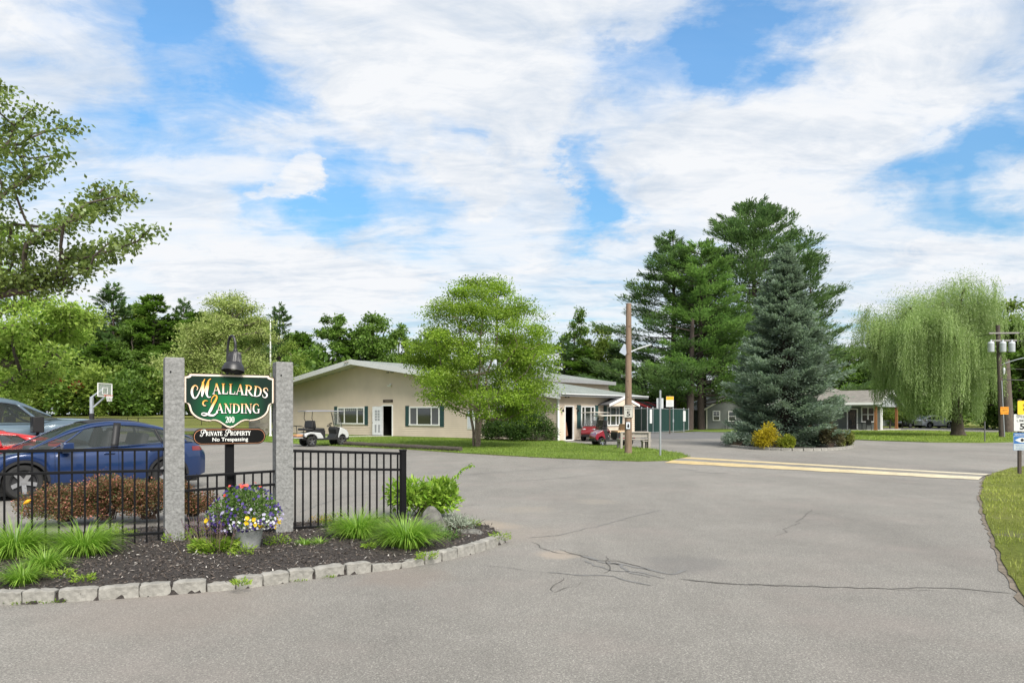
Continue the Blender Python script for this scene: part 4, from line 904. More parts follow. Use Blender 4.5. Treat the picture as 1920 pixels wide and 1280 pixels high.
# ---------------------------------------------------------------- vehicles
M_tyre = mat('tyre rubber', (.018, .018, .018), .85, var=.25, scale=20); M_well = mat('wheel well', (.006, .006, .006), .95)
M_trim = mat('black plastic', (.014, .014, .015), .55, var=.15); M_glass = mat('car glass', (.05, .058, .056), .14, var=.05, spec=.3); [n for n in M_glass.node_tree.nodes if n.type == 'BSDF_PRINCIPLED'][0].inputs['Alpha'].default_value = .55
M_chrome = mat('bright trim', (.55, .55, .56), .18, metal=1., var=.05)
def paint(name, c): return mat(name, c, .28, metal=.25, var=.04, spec=.6, coat=1.)
def lerp(a, b, t): return a + (b - a) * t
def wheel(parent, x, y, r, wdt, rim_col, side, spokes=5, name='wheel'):
    M = Matrix.Translation((x, y, r)) @ Matrix.Rotation(R(-90 * side), 4, 'X')
    h = wdt / 2; mb = MB()
    mb.lathe([(r * .66, -h), (r * .86, -h * 1.0), (r * .97, -h * .78), (r, -h * .4), (r, h * .4), (r * .97, h * .78), (r * .88, h), (r * .70, h * .96), (r * .665, h * .8), (r * .65, -h)], 36, M=M, caps=False)
    wv = mb.build(name, M_tyre, parent, smooth=40)
    mb = MB(); mb.lathe([(r * .67, h * .82), (r * .64, h * .8), (r * .60, h * .35), (0, h * .2)], 32, M=M, caps=False)
    for k in range(spokes):
        a = 2 * math.pi * k / spokes + .3; c, s = math.cos(a), math.sin(a); w0, w1 = r * .11, r * .17
        q = [(c * r * .08 - s * w0, s * r * .08 + c * w0, h * .62), (c * r * .66 - s * w1, s * r * .66 + c * w1, h * .80), (c * r * .66 + s * w1 * .3, s * r * .66 - c * w1 * .3, h * .80), (c * r * .08 + s * w0, s * r * .08 - c * w0, h * .62)]
        V = [M @ Vector(p) for p in q] + [M @ Vector((p[0], p[1], p[2] - h * .3)) for p in q]
        mb.add(V, [(0, 1, 2, 3), (0, 4, 5, 1), (1, 5, 6, 2), (2, 6, 7, 3), (3, 7, 4, 0)], 1)
    mb.lathe([(r * .14, h * .5), (r * .13, h * .7), (0, h * .72)], 14, M=M, m=1)
    mb.build('rim', [mat('rim dark', (.02, .02, .022), .5), rim_col], wv, fix=True, smooth=35)
    return wv
def ifn(xs, zs):
    xs, zs = np.array(xs, float), np.array(zs, float); o = np.argsort(xs); xs, zs = xs[o], zs[o]
    def f(x):
        return float(np.mean([np.interp(x + e, xs, zs) for e in (-.10, -.05, 0, .05, .10)]))
    return f
def car(name, label, cat, loc, rz, P, paintmat, rim, scale=1.0):
    """P: dict of profile functions along x (front +)"""
    t = thing(name, label, cat, loc, rz); t.scale = (scale,) * 3
    L0, L1, wx, wr, hw, top, sill = P['x0'], P['x1'], P['wheels'], P['wr'], P['hw'], P['top'], P['sill']
    xs = np.unique(np.concatenate([np.linspace(L0, L1, 90)] + [np.array([w + d for d in np.linspace(-wr * 1.22, wr * 1.22, 33)]) for w in wx])); xs = xs[(xs >= L0) & (xs <= L1)]
    def zlow(x):
        z = sill + P.get('rise', .12) * max(0, (abs(x) - L1 * .8) / (L1 * .2))
        for w_ in wx:
            d = abs(x - w_); ra = wr * 1.18
            if d < ra: z = max(z, wr + math.sqrt(ra * ra - d * d) * .98)
        return z
    def prof(x):
        H, wd, zl = top(x), hw(x), zlow(x); zm = lerp(sill, H, .55)
        zl = min(zl, H - .1)
        zs = [zl, lerp(zl, H, .12), lerp(zl, H, .35), lerp(zl, H, .6), lerp(zl, H, .8), H - .075, H - .03, H]
        ys = [wd * .965, wd * .985, wd * .995, wd, wd * .985, wd * .955, wd * .92, wd * .86]
        cr = P.get('crown', .03)
        return list(zip(ys, zs)) + [(wd * .6, H + cr * .7), (wd * .3, H + cr * .95), (0, H + cr)]
    rows = []
    for x in xs:
        p = prof(x); rows.append([(x, y, z) for y, z in p] + [(x, -y, z) for y, z in p[-2::-1]])
    mb = MB(); mb.loft(rows); n = len(rows[0]); mb.f.append(tuple(range(n))); mb.mi.append(0); mb.f.append(tuple((len(rows) - 1) * n + k for k in range(n - 1, -1, -1))); mb.mi.append(0)
    mb.build('body', paintmat, t, fix=True, smooth=38)
    mb = MB()                                               # underbody and wheel wells
    mb.box(((L0 + L1) / 2, 0, sill + .06), (L1 - L0 - .5, hw(0) * 1.7, .22))
    for w_ in wx: mb.box((w_, 0, wr * 1.15), (wr * 2.5, hw(w_) * 1.72, wr * 1.75))
    mb.build('underbody', M_well, t)
    mb = MB()                                               # dark wheel-arch lips and sill strip
    for s in (-1, 1):
        for w_ in wx:
            for i in range(18):
                a0, a1 = math.pi * i / 18, math.pi * (i + 1) / 18; ra = wr * 1.19
                q = [(w_ + math.cos(a) * ra, s * (hw(w_ + math.cos(a) * ra) * .985 + .008), max(wr * .9, wr + math.sin(a) * ra * .98)) for a in (a0, a1)]
                mb.bar(q[0], q[1], .05, .055)
        mb.bar((wx[0] + wr * 1.25, s * (hw(0) * .975), sill + .03), (wx[1] - wr * 1.25, s * (hw(0) * .975), sill + .03), .03, .10)
    mb.build('arch_trim', M_trim, t)
    for i, w_ in enumerate(wx):
        for s in (-1, 1): wheel(t, w_, s * (hw(w_) - .13), wr, .235, rim, s)
    # greenhouse
    roof, g0, g1, yr = P['roof'], P['g0'], P['g1'], P['yr']
    gx_ = np.linspace(g0, g1, 46)
    def gp(x, u, off=0.):
        """point on the near side of the cabin: u 0 belt .. 1 roof edge .. 2 roof centre"""
        zb = top(x) + .005; zr = max(roof(x), zb + .004); yb = hw(x) * .875; k = min(1, (zr - zb) / P['gh']); ye = lerp(yb, min(yb, yr(x) if callable(yr) else yr), k)
        if u <= 1:
            z = lerp(zb, zr - .06 * k, u); y = lerp(yb, ye, u ** 1.25) + off; return y, z
        v = u - 1; y = ye * (1 - v); z = lerp(zr - .06 * k, zr + .02 * k, math.sin(v * math.pi / 2) ** .55) + off; return y, z
    us = [0, .25, .5, .75, 1, 1.08, 1.2, 1.4, 1.7, 2]
    rows = []
    for x in gx_:
        p = [gp(x, u) for u in us]; rows.append([(x, y, z) for y, z in p] + [(x, -y, z) for y, z in p[-2::-1]])
    mb = MB(); mb.loft(rows); mb.build('windows', M_glass, t, fix=True, smooth=50)
    mb = MB(); q_ = P['gh'] / .6 * .9
    for s in (-1, 1):
        mb.box((P['seat'], s * .38, top(0) * .86), (.42, .46, .3)); mb.box((P['seat'] - .26, s * .38, top(0) + .12 * q_), (.13, .44, .62 * q_), ry=R(-12)); mb.box((P['seat'] - .32, s * .38, top(0) + .42 * q_), (.10, .24, .15 * q_), ry=R(-12))
    if P['seat'] - 1.3 > g0: mb.box((P['seat'] - 1.0, 0, top(0) + .10 * q_), (.16, 1.1, .5 * q_), ry=R(-14))
    mb.box((P['seat'] + .95, 0, top(0) - .02), (.4, 1.3, .16)); mb.build('seats', mat('car seat', (.10, .10, .105), .8), t, bev=.04)
    # painted pillars and roof rails lie on the cabin surface
    def skin(name, rws, m_):
        mb = MB(); mb.loft(rws); ob = mb.build(name, m_, t, smooth=60); sm = ob.modifiers.new('thickness', 'SOLIDIFY'); sm.thickness = .012; sm.offset = 0
    def rail(name, u0, u1, xa, xb, off, m_, sides, n=40):
        for s in sides:
            rws = []
            for i in range(n + 1):
                x = lerp(xa, xb, i / n); r = []
                for u in np.linspace(u0, u1, 5):
                    y, z = gp(x, u, off); r.append((x, s * y, z))
                rws.append(r if len(sides) == 2 else r + [(x_, -y_, z_) for x_, y_, z_ in r[-2::-1]])
            skin(name, rws, m_)
    for xb, xt, w_, m_ in P['pillars']:
        for s in (-1, 1):
            rws = []
            for u in np.linspace(0, 1, 7):
                x = lerp(xb, xt, u); r = []
                for e in (-1, 1): y, z = gp(x + e * w_ / 2, u, w_ * .06 + .004); r.append((x + e * w_ / 2, s * y, z))
                rws.append(r)
            skin('window_pillar', rws, (paintmat, M_trim)[m_])
    rail('roof_rail', .90, 1.16, P['rail'][0], P['rail'][1], .010, paintmat, (-1, 1)); rail('belt_line', -.06, .05, g0 + .04, g1 - .04, .012, paintmat, (-1, 1))
    rail('roof', 1.10, 2.0, P['roofpanel'][0], P['roofpanel'][1], .012, (paintmat, M_trim)[P.get('roofm', 0)], (1,))
    # mirrors
    mx_, mz_, my_, msz = P['mirror']
    for s in (-1, 1):
        mb = MB(); mb.box((mx_, s * (my_), mz_), msz); mb.bar((mx_ + .05, s * (my_ - msz[1] * .4), mz_ - msz[2] * .4), (mx_ + .1, s * (hw(mx_) * .9), mz_ - msz[2] * .75), .07, .04)
        mb.build('mirror', P['mirmat'] or paintmat, t, bev=.045, smooth=60, seg=3)
    # lights, handles, door seams
    for s in (-1, 1):
        for nm, (xa, xb, za, zb), m_ in P['lamps']:
            mb = MB(); rws = []
            for i in range(9):
                x = lerp(xa, xb, i / 8); r = []
                for k in range(4):
                    z = lerp(za, zb, k / 3); zl, H = zlow(x), top(x); z = min(z, H - .01)
                    f = np.interp(z, [zl, lerp(zl, H, .6), lerp(zl, H, .8), H - .075, H - .03, H], [.98, 1, .985, .955, .92, .86]); r.append((x, s * (hw(x) * f + .007), z))
                rws.append(r)
            mb.loft(rws); mb.build(nm, m_, t, smooth=60)
        mb = MB()
        for x, za, zb in P['seams']:
            pts = []
            for k in range(9):
                z = lerp(za, zb, k / 8); zl, H = zlow(x), top(x); f = np.interp(z, [zl, lerp(zl, H, .6), lerp(zl, H, .8), H - .075, H - .03, H], [.98, 1, .985, .955, .92, .86]); pts.append((x, s * (hw(x) * f + .001), z))
            mb.tube(pts, .005, 4)
        mb.build('door_seams', M_well, t)
        for x, z in P['handles']:
            mb = MB(); mb.box((x, s * (hw(x) * .985 + .012), z), (.22, .025, .03)); mb.build('door_handle', P.get('handlemat', paintmat), t, bev=.01)
    return t
M_red_lamp = mat('tail lamp red', (.16, .012, .012), .15, coat=1.); M_head = mat('headlamp lens', (.30, .31, .33), .15, coat=1.)
blueP = dict(seat=-.02, x0=-2.36, x1=2.38, wheels=(-1.42, 1.40), wr=.365, sill=.24, crown=.035, gh=.6,
    hw=ifn([-2.38, -2.25, -1.9, -1.2, 0, 1.3, 1.9, 2.2, 2.33, 2.38], [.62, .78, .90, .955, .955, .945, .88, .76, .60, .45]),
    top=ifn([-2.38, -2.3, -2.1, -1.5, -.6, .5, 1.0, 1.5, 2.0, 2.25, 2.38], [.80, .98, 1.09, 1.09, 1.03, .98, .98, .95, .84, .72, .55]),
    roof=ifn([1.42, 1.0, .5, .1, -.3, -.8, -1.3, -1.8, -2.15, -2.3], [.96, 1.18, 1.44, 1.57, 1.62, 1.59, 1.48, 1.30, 1.13, 1.05]), g0=-2.22, g1=1.38, yr=.62,
    pillars=[(1.06, .20, .07, 0), (-.30, -.42, .15, 1), (-1.32, -1.18, .05, 1), (-1.86, -1.70, .10, 0)], rail=(-2.1, 1.28), roofpanel=(-1.1, .15), roofm=1,
    mirror=(.66, 1.07, 1.05, (.20, .25, .17)), mirmat=None,
    lamps=[('taillight', (-2.30, -1.98, .90, 1.0), M_red_lamp), ('headlight', (2.12, 2.32, .66, .74), M_head)],
    seams=[(.86, .35, .95), (-.36, .30, 1.02), (-1.28, .62, 1.05)], handles=[(-.18, .90), (-1.12, .93)])
M_blue = paint('deep blue car paint', (.002, .021, .092))
fx, fy = -.712, -.702
blue = car('parked_car', 'deep blue hatchback-shaped car parked side-on behind the black fence', 'car', (-9.52, 16.75, 0), math.atan2(fy, fx), blueP, M_blue, mat('grey rim', (.34, .34, .35), .35, metal=.6))
redP = dict(seat=-.25, x0=-2.25, x1=2.25, wheels=(-1.35, 1.32), wr=.34, sill=.18, crown=.03, gh=.42,
    hw=ifn([-2.25, -2.1, -1.4, -.4, .4, 1.4, 2.0, 2.25], [.72, .88, .98, .92, .90, .95, .8, .55]),
    top=ifn([-2.25, -2.1, -1.3, -.5, .5, 1.2, 1.9, 2.25], [.80, .96, .97, .86, .82, .84, .7, .48]),
    roof=ifn([1.0, .5, .1, -.4, -.9, -1.5, -2.0, -2.1], [.83, 1.06, 1.21, 1.25, 1.22, 1.10, .98, .95]), g0=-2.05, g1=.98, yr=.58,
    pillars=[(.8, .1, .06, 0), (-.62, -.55, .34, 0), (-1.6, -1.3, .5, 0)], rail=(-2.0, .9), roofpanel=(-.9, .1), roofm=0, mirror=(.45, .92, .98, (.14, .2, .12)), mirmat=None,
    lamps=[('taillight', (-2.22, -2.0, .72, .84), M_red_lamp), ('headlight', (1.7, 2.1, .58, .66), M_head)], seams=[(.6, .3, .8), (-.55, .3, .85)], handles=[(-.4, .74)])
car('parked_car', 'low red sports coupe parked between the blue car and the grey-blue pickup', 'car', (-13.0, 17.25, 0), math.atan2(fy, fx), redP, paint('red car paint', (.50, .018, .018)), mat('dark rim', (.05, .05, .052), .35, metal=.6), 1.1)
truckP = dict(seat=.35, x0=-2.95, x1=2.95, wheels=(-1.85, 1.95), wr=.42, sill=.48, crown=.05, gh=.55, rise=.05,
    hw=ifn([-2.95, -2.9, 0, 2.2, 2.75, 2.9, 2.95], [.96, 1.0, 1.0, .99, .93, .86, .80]),
    top=ifn([-2.95, -.9, -.8, 1.2, 1.6, 2.3, 2.75, 2.9, 2.95], [1.32, 1.32, 1.30, 1.30, 1.40, 1.38, 1.33, 1.24, 1.15]),
    roof=ifn([1.75, 1.3, .95, .6, 0, -.6, -.85, -.98], [1.36, 1.62, 1.82, 1.90, 1.93, 1.90, 1.84, 1.4]), g0=-.98, g1=1.72, yr=.74,
    pillars=[(1.42, .82, .11, 0), (.18, .12, .15, 1), (-.82, -.78, .22, 0)], rail=(-.95, 1.5), roofpanel=(-.95, .9), roofm=0, mirror=(1.10, 1.30, 1.40, (.22, .30, .36)), mirmat=M_trim,
    lamps=[('taillight', (-2.94, -2.80, .95, 1.25), M_red_lamp), ('headlight', (2.55, 2.90, 1.0, 1.16), M_head)], seams=[(1.18, .6, 1.28), (.15, .6, 1.28), (-.8, .6, 1.28)], handles=[(.42, 1.17), (-.58, 1.17)], handlemat=M_chrome)
car('pickup_truck', 'big grey-blue pickup truck with black tow mirrors behind the red and blue cars', 'pickup truck', (-14.25, 19.5, 0), math.atan2(-fy, -fx), truckP, paint('grey blue truck paint', (.13, .19, .24)), M_chrome, 1.14)

# ---------------------------------------------------------------- golf carts
def cart(label, loc, rz, col, four=False, wr=.25, tint=False, roofcol=(.46, .43, .37), seatcol=(.015, .015, .016), lift=.0):
    t = thing('golf_cart', label, 'golf cart', loc, rz, 'golf carts outside the clubhouse')
    pm = mat('cart %.2f %.2f' % (col[0], col[1]), col, .3, var=.05, coat=1.); ms = mat('cart seat %.2f' % seatcol[0], seatcol, .6, var=.1); z0 = lift
    mb = MB(); mb.prism([(.68, .40 + z0), (.72, .62 + z0), (.80, .90 + z0), (.86, .97 + z0), (1.06, .88 + z0), (1.28, .70 + z0), (1.34, .50 + z0), (1.28, .38 + z0), (1.16, .36 + z0), (1.10, .54 + z0), (.94, .60 + z0), (.80, .52 + z0), (.74, .38 + z0)], -.52, .52); mb.build('front_cowl', pm, t, fix=True, bev=.05, smooth=50, seg=3)
    mb = MB(); mb.prism([(.46, .38 + z0), (.70, .38 + z0), (.82, .93 + z0), (.60, 1.0 + z0), (.54, .86 + z0), (.60, .6 + z0)], -.50, .50); mb.box((-.4, 0, .62 + z0), (.7, 1.0, .40)); mb.build('dashboard', M_trim, t, fix=True, bev=.02)
    mb = MB(); mb.prism([(-.16, .36 + z0), (-.22, .52 + z0), (-.34, .68 + z0), (-.9, .73 + z0), (-1.22, .66 + z0), (-1.26, .50 + z0), (-1.16, .42 + z0), (-1.08, .55 + z0), (-.92, .61 + z0), (-.72, .60 + z0), (-.58, .50 + z0), (-.52, .36 + z0)], -.56, .56); mb.build('rear_body', pm, t, fix=True, bev=.04, smooth=50, seg=3)
    mb = MB(); mb.box((.1, 0, .33 + z0), (2.3, 1.02, .10)); mb.box((1.26, 0, .36 + z0), (.2, .9, .14)); mb.box((-1.2, 0, .40 + z0), (.16, .9, .12)); mb.build('chassis', M_trim, t, bev=.015)
    mb = MB(); mb.box((-.36, 0, .86 + z0), (.54, 1.04, .14)); mb.build('seat', ms, t, bev=.045, seg=3, smooth=50)
    mb = MB(); mb.box((-.66, 0, 1.14 + z0), (.12, 1.02, .40), ry=R(-10)); mb.build('backrest', ms, t, bev=.045, seg=3, smooth=50)
    if four:
        mb = MB(); mb.box((-.98, 0, .86 + z0), (.48, 1.0, .13)); mb.build('rear_seat', ms, t, bev=.04, seg=3, smooth=50)
        mb = MB(); mb.box((-.78, 0, 1.12 + z0), (.12, 1.0, .38), ry=R(8)); mb.build('rear_backrest', ms, t, bev=.04, seg=3, smooth=50)
        mb = MB(); mb.box((-1.55, 0, .42 + z0), (.50, .95, .05)); mb.build('footplate', mat('footplate grey', (.35, .35, .35), .5), t, bev=.01)
        mb = MB()
        for s in (-1, 1): mb.tube([(-1.26, s * .46, .45 + z0), (-1.30, s * .46, 1.02 + z0), (-1.52, s * .46, 1.06 + z0)], .02, 8)
        mb.tube([(-1.42, -.46, 1.05 + z0), (-1.42, .46, 1.05 + z0)], .02, 8); mb.build('grab_rail', M_trim, t)
        mb = MB(); mb.box((-1.45, -.1, .53 + z0), (.42, .5, .16), rz=.2); ob = mb.build('tan_bag', mat('tan leather', (.42, .22, .11), .7, var=.2), None, bev=.07, seg=3, smooth=60)
        ob.name = 'bag'; ob.location = loc; ob.rotation_euler = (0, 0, rz); tag(ob, 'tan bag lying on the rear footplate of the white golf cart', 'bag')
    zr = 1.80 + z0
    rows = [[(x, y, zr + .06 * math.cos(y * 2.1) * math.cos((x + .05) * .9)) for y in np.linspace(-.60, .60, 9)] for x in np.linspace(-1.18 if four else -.95, 1.0, 12)]
    mb = MB(); mb.loft(rows); o = mb.build('canopy', mat('cart roof %.2f' % roofcol[0], roofcol, .4, var=.06), t, smooth=60); sm = o.modifiers.new('thickness', 'SOLIDIFY'); sm.thickness = .045
    for s in (-1, 1):
        mb = MB(); mb.tube([(.92, s * .50, .95 + z0), (.74, s * .53, zr + .02)], .018, 7); mb.build('roof_post', M_trim, t)
        bx = -.62
        mb = MB(); mb.tube([(bx - .1, s * .50, .80 + z0), (bx - .12, s * .52, 1.25 + z0), (bx - .22, s * .53, 1.45 + z0), (bx - .18, s * .53, zr + .02)], .018, 7); mb.build('roof_post', M_trim, t)
        for x in (-.84, .90): 
            wheel(t, x, s * .50, wr, .20, M_chrome if not four else mat('cart rim', (.2, .2, .2), .3, metal=.8), s, 5)
    mb = MB(); mb.box((.84, 0, 1.38 + z0), (.012, .96, .82), ry=R(-12)); 
    gm = bpy.data.materials.get('clear windscreen') or mat('clear windscreen', (.75, .78, .80), .03, spec=.6)
    if 'clearset' not in MATS:
        b_ = [n for n in gm.node_tree.nodes if n.type == 'BSDF_PRINCIPLED'][0]; b_.inputs['Transmission Weight'].default_value = .85; b_.inputs['Alpha'].default_value = .45; b_.inputs['IOR'].default_value = 1.05; MATS['clearset'] = gm
    if tint: MATS['tinted screen'] = mat('tinted screen', (.03, .032, .035), .1, spec=.6); [n for n in MATS['tinted screen'].node_tree.nodes if n.type == 'BSDF_PRINCIPLED'][0].inputs['Alpha'].default_value = .6
    mb.build('windscreen', mat('tinted screen', (.03, .032, .035), .1, spec=.6) if tint else gm, t)
    M_ = Matrix.Translation((.52, .24, 1.10 + z0)) @ Matrix.Rotation(R(-40), 4, 'Y'); mb = MB()
    ring = [M_ @ Vector((.17 * math.cos(a), .17 * math.sin(a), 0)) for a in np.linspace(0, 2 * math.pi, 21)]; mb.tube(ring, .014, 6); mb.tube([M_ @ Vector((0, 0, 0)), (.75, .24, .80 + z0)], .018, 6); mb.bar(M_ @ Vector((-.16, 0, 0)), M_ @ Vector((.16, 0, 0)), .03, .015); mb.build('steering_wheel', M_trim, t)
    for s in (-1, 1):
        mb = MB(); mb.box((1.20, s * .34, .77 + z0), (.10, .22, .09), rz=s * -.35, ry=R(35)); mb.build('headlight', M_head, t, bev=.03, smooth=60)
    return t
cx, cy = G(597, 838)
cart('white golf cart with black seats parked at the lawn edge by the clubhouse door', (-10.43, 41.1, 0), R(38), (.44, .45, .45), True, .27, roofcol=(.20, .20, .22), lift=.06)
cx, cy = G(1116, 826.5)
cart('dark red golf cart facing out, parked against the clubhouse wall under its window', (cx + .1, cy + .5, 0), R(-118), (.17, .012, .016), False, .25)
cx, cy = G(1154, 835)
cb_ = cart('red golf cart with a tinted windscreen behind the weathered bench', (cx - .15, cy, 0), R(196), (.20, .006, .022), False, .25, tint=True, seatcol=(.50, .33, .18)); cb_.scale = (.92, .92, .90)
# ---------------------------------------------------------------- clubhouse
M_sid = mat('beige vinyl siding', (.63, .53, .425), .55, var=.07, scale=.7); M_white = mat('white trim paint', (.74, .74, .72), .5, var=.04, scale=3)
M_fasc = mat('fascia grey white', (.52, .53, .53), .55, var=.08); M_soff = mat('soffit', (.50, .48, .44), .7, var=.04)
def shingle(name, c, v=.16):
    if name in MATS: return MATS[name]
    def f(N, L, b, pos):
        tcn = N.new('ShaderNodeTexCoord').outputs['Object']
        br = N.new('ShaderNodeTexBrick'); br.inputs['Scale'].default_value = 1.6; br.inputs['Mortar Size'].default_value = .012; br.inputs['Row Height'].default_value = .3; br.inputs['Brick Width'].default_value = .45
        br.inputs['Color1'].default_value = (*[q * (1 - v) for q in c], 1); br.inputs['Color2'].default_value = (*[q * (1 + v) for q in c], 1); br.inputs['Mortar'].default_value = (*[q * .55 for q in c], 1); L.new(tcn, br.inputs[0])
        cc = mixc(N, L, 1., br.outputs[0], ramp(N, L, tex(N, L, tcn, .35, 5), [(.3, (.86, .87, .86)), (.7, (1.12, 1.12, 1.12))]), 'MULTIPLY')
        cc = mixc(N, L, .8, cc, ramp(N, L, tex(N, L, tcn, 30, 3, .8), [(.3, (.8, .8, .8)), (.7, (1.2, 1.2, 1.2))]), 'MULTIPLY')
        L.new(cc, b.inputs['Base Color']); b.inputs['Roughness'].default_value = .92
    return ground_mat(name, f)
M_shing = shingle('grey green shingles', (.205, .225, .205)); M_shg = shingle('warm grey shingles', (.20, .185, .165))
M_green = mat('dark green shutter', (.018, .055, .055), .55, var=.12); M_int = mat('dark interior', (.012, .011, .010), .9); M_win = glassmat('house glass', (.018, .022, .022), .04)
M_screen = mat('window screen', (.10, .10, .11), .5, var=.1)
def lap_wall(mb, x0, x1, zfun, y=0., holes=(), lap=.14, base=.0, out=.03):
    """horizontal siding courses along x facing -y; zfun(z)->(xa, xb) clips to a gable"""
    z = base; top = zfun(None)
    while z < top - .01:
        z1 = min(z + lap, top); xa, xb = zfun(z1); xa, xb = max(xa, x0), min(xb, x1); segs = [(xa, xb)]
        for hx0, hx1, hz0, hz1 in holes:
            if z1 > hz0 + .02 and z < hz1 - .02:
                segs = [q for s in segs for q in ((s[0], min(s[1], hx0)), (max(s[0], hx1), s[1])) if q[1] - q[0] > .01]
        for a, b in segs:
            if b - a > .02: mb.add([(a, y - out, z), (b, y - out, z), (b, y - .001, z1 + .004), (a, y - .001, z1 + .004), (a, y, z), (b, y, z)], [(0, 1, 2, 3), (0, 4, 5, 1)])
        z += lap
def window(parent, loc, rz, wd, ht, cols=(1,), frame=.07, shutters=0., muntin=0, name='window', fm=None, gm=None, rail=False, screens=()):
    """frame and bars, with panes as sub-part and shutters as parts of the building"""
    mb = MB(); d = .06; fm = fm or M_white
    mb.box((0, -d / 2, ht / 2 - frame / 2), (wd, d, frame)); mb.box((0, -d / 2 - .01, -ht / 2 + frame / 2), (wd + .04, d + .02, frame))
    for s in (-1, 1): mb.box((s * (wd / 2 - frame / 2), -d / 2, 0), (frame, d - .004, ht - 2 * frame))
    iw = wd - 2 * frame; tot = sum(cols); x = -iw / 2
    for c in cols[:-1]:
        x += iw * c / tot; mb.box((x, -d / 2 + .004, 0), (frame * .8, d - .016, ht - 2 * frame))
    if rail: mb.box((0, -d / 2 + .006, 0), (iw, d - .02, frame * .6))
    if muntin:
        for k in range(1, muntin): mb.box((-iw / 2 + iw * k / muntin, -.02, ht * .25), (.025, .02, ht / 2 - frame))
        mb.box((0, -.022, ht * .25), (iw, .02, .025))
    w_ = mb.build(name, fm, parent, loc=loc, rz=rz)
    mb = MB(); mb.box((0, -.004, 0), (iw, .012, ht - 2 * frame)); mb.build('pane', gm or M_win, w_)
    for i in screens:
        xa = -iw / 2 + iw * sum(cols[:i]) / tot; xb = xa + iw * cols[i] / tot
        mb = MB(); mb.box(((xa + xb) / 2, -.016, 0), (xb - xa - .05, .006, ht - 2 * frame - .02)); mb.build('insect_screen', M_screen, w_)
    if shutters:
        c, s_ = math.cos(rz), math.sin(rz)
        for s in (-1, 1):
            mb = MB(); ox = s * (wd / 2 + shutters / 2 + .03); mb.box((0, -.02, 0), (shutters, .035, ht + .14)); mb.box((0, -.042, ht * .27), (shutters * .7, .012, ht * .42)); mb.box((0, -.042, -ht * .25), (shutters * .7, .012, ht * .42))
            mb.build('shutter', M_green, parent, loc=(loc[0] + c * ox, loc[1] + s_ * ox, loc[2]), rz=rz, bev=.006)
    return w_
RZB = math.atan2(-.6446, .7645)
club = thing('clubhouse', 'long beige clapboard clubhouse with a low gable roof and dark green shutters', 'building', (A0.x, A0.y, 0), RZB)
# local: x along the front wall (corner at 0, far left end at -31), y back, z up
RIDGE, ZR, PITCH = -19.4, 6.05, .150
def roofz(x): return ZR - PITCH * abs(x - RIDGE)
XL = -31.2
zlo = roofz(0) - .16
def clipw(z):
    if z is None: return ZR - .18
    h = (ZR - .18 - z) / PITCH
    return (RIDGE - h, RIDGE + h)
doorF = (-17.25, -16.12, 0, 2.38)
mb = MB(); lap_wall(mb, XL, 0, clipw, 0, [doorF], base=.06); wl_ = mb.build('wall', M_sid, club)
mb = MB(); mb.add([(XL, .02, 0), (doorF[0], .02, 0), (doorF[0], .02, 2.38), (XL, .02, 2.38)], [(0, 1, 2, 3)]); mb.add([(doorF[1], .02, 0), (0, .02, 0), (0, .02, 2.38), (doorF[1], .02, 2.38)], [(0, 1, 2, 3)])
mb.add([(XL, .02, 2.38), (0, .02, 2.38), (0, .02, zlo), (RIDGE, .02, ZR - .2), (XL, .02, roofz(XL) - .2)], [(0, 1, 2, 3, 4)])
LEN = 9.4
doorR = (.68, 1.56, .06, 2.22)
mb.build('wall_sheathing', M_soff, club)
# right wall (faces +x): built facing -y then turned
mb = MB(); lap_wall(mb, 0, LEN, lambda z: (0, LEN) if z is not None else zlo + .02, 0, [doorR], base=.06); mb.build('wall', M_sid, club, rz=R(90))
mb = MB(); mb.add([(0, .02, 0), (doorR[0], .02, 0), (doorR[0], .02, 2.22), (0, .02, 2.22)], [(0, 1, 2, 3)]); mb.add([(doorR[1], .02, 0), (LEN, .02, 0), (LEN, .02, 2.22), (doorR[1], .02, 2.22)], [(0, 1, 2, 3)]); mb.add([(0, .02, 2.22), (LEN, .02, 2.22), (LEN, .02, zlo), (0, .02, zlo)], [(0, 1, 2, 3)]); mb.build('wall_sheathing', M_soff, club, rz=R(90))
# rooms behind the openings
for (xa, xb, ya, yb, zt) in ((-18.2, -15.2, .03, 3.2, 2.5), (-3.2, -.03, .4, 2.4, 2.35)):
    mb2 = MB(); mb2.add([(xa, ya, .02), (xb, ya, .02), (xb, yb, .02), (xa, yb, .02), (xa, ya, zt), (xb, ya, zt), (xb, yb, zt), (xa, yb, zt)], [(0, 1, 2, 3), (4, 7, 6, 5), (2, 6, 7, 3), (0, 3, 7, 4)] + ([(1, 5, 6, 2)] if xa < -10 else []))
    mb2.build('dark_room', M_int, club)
mb = MB(); mb.add([(XL, 0, 0), (XL, 18.6, 0), (XL, 18.6, roofz(XL) - .18), (XL, 0, roofz(XL) - .18)], [(0, 1, 2, 3)]); mb.add([(XL, 18.6, 0), (-8.1, 18.6, 0), (-8.1, 18.6, 4), (RIDGE, 18.6, ZR - .2), (XL, 18.6, 4)], [(0, 1, 2, 3, 4)]); mb.add([(-8.2, LEN, 0), (0, LEN, 0), (0, LEN, zlo), (-8.2, LEN, roofz(-8.2) - .2)], [(0, 1, 2, 3)]); mb.build('back_wall', M_sid, club)
for x, y, wd in ((-.02, -.02, .12),):
    mb = MB(); mb.box((x + .02, y, zlo / 2), (wd, wd, zlo)); mb.build('corner_board', M_white, club, bev=.01)
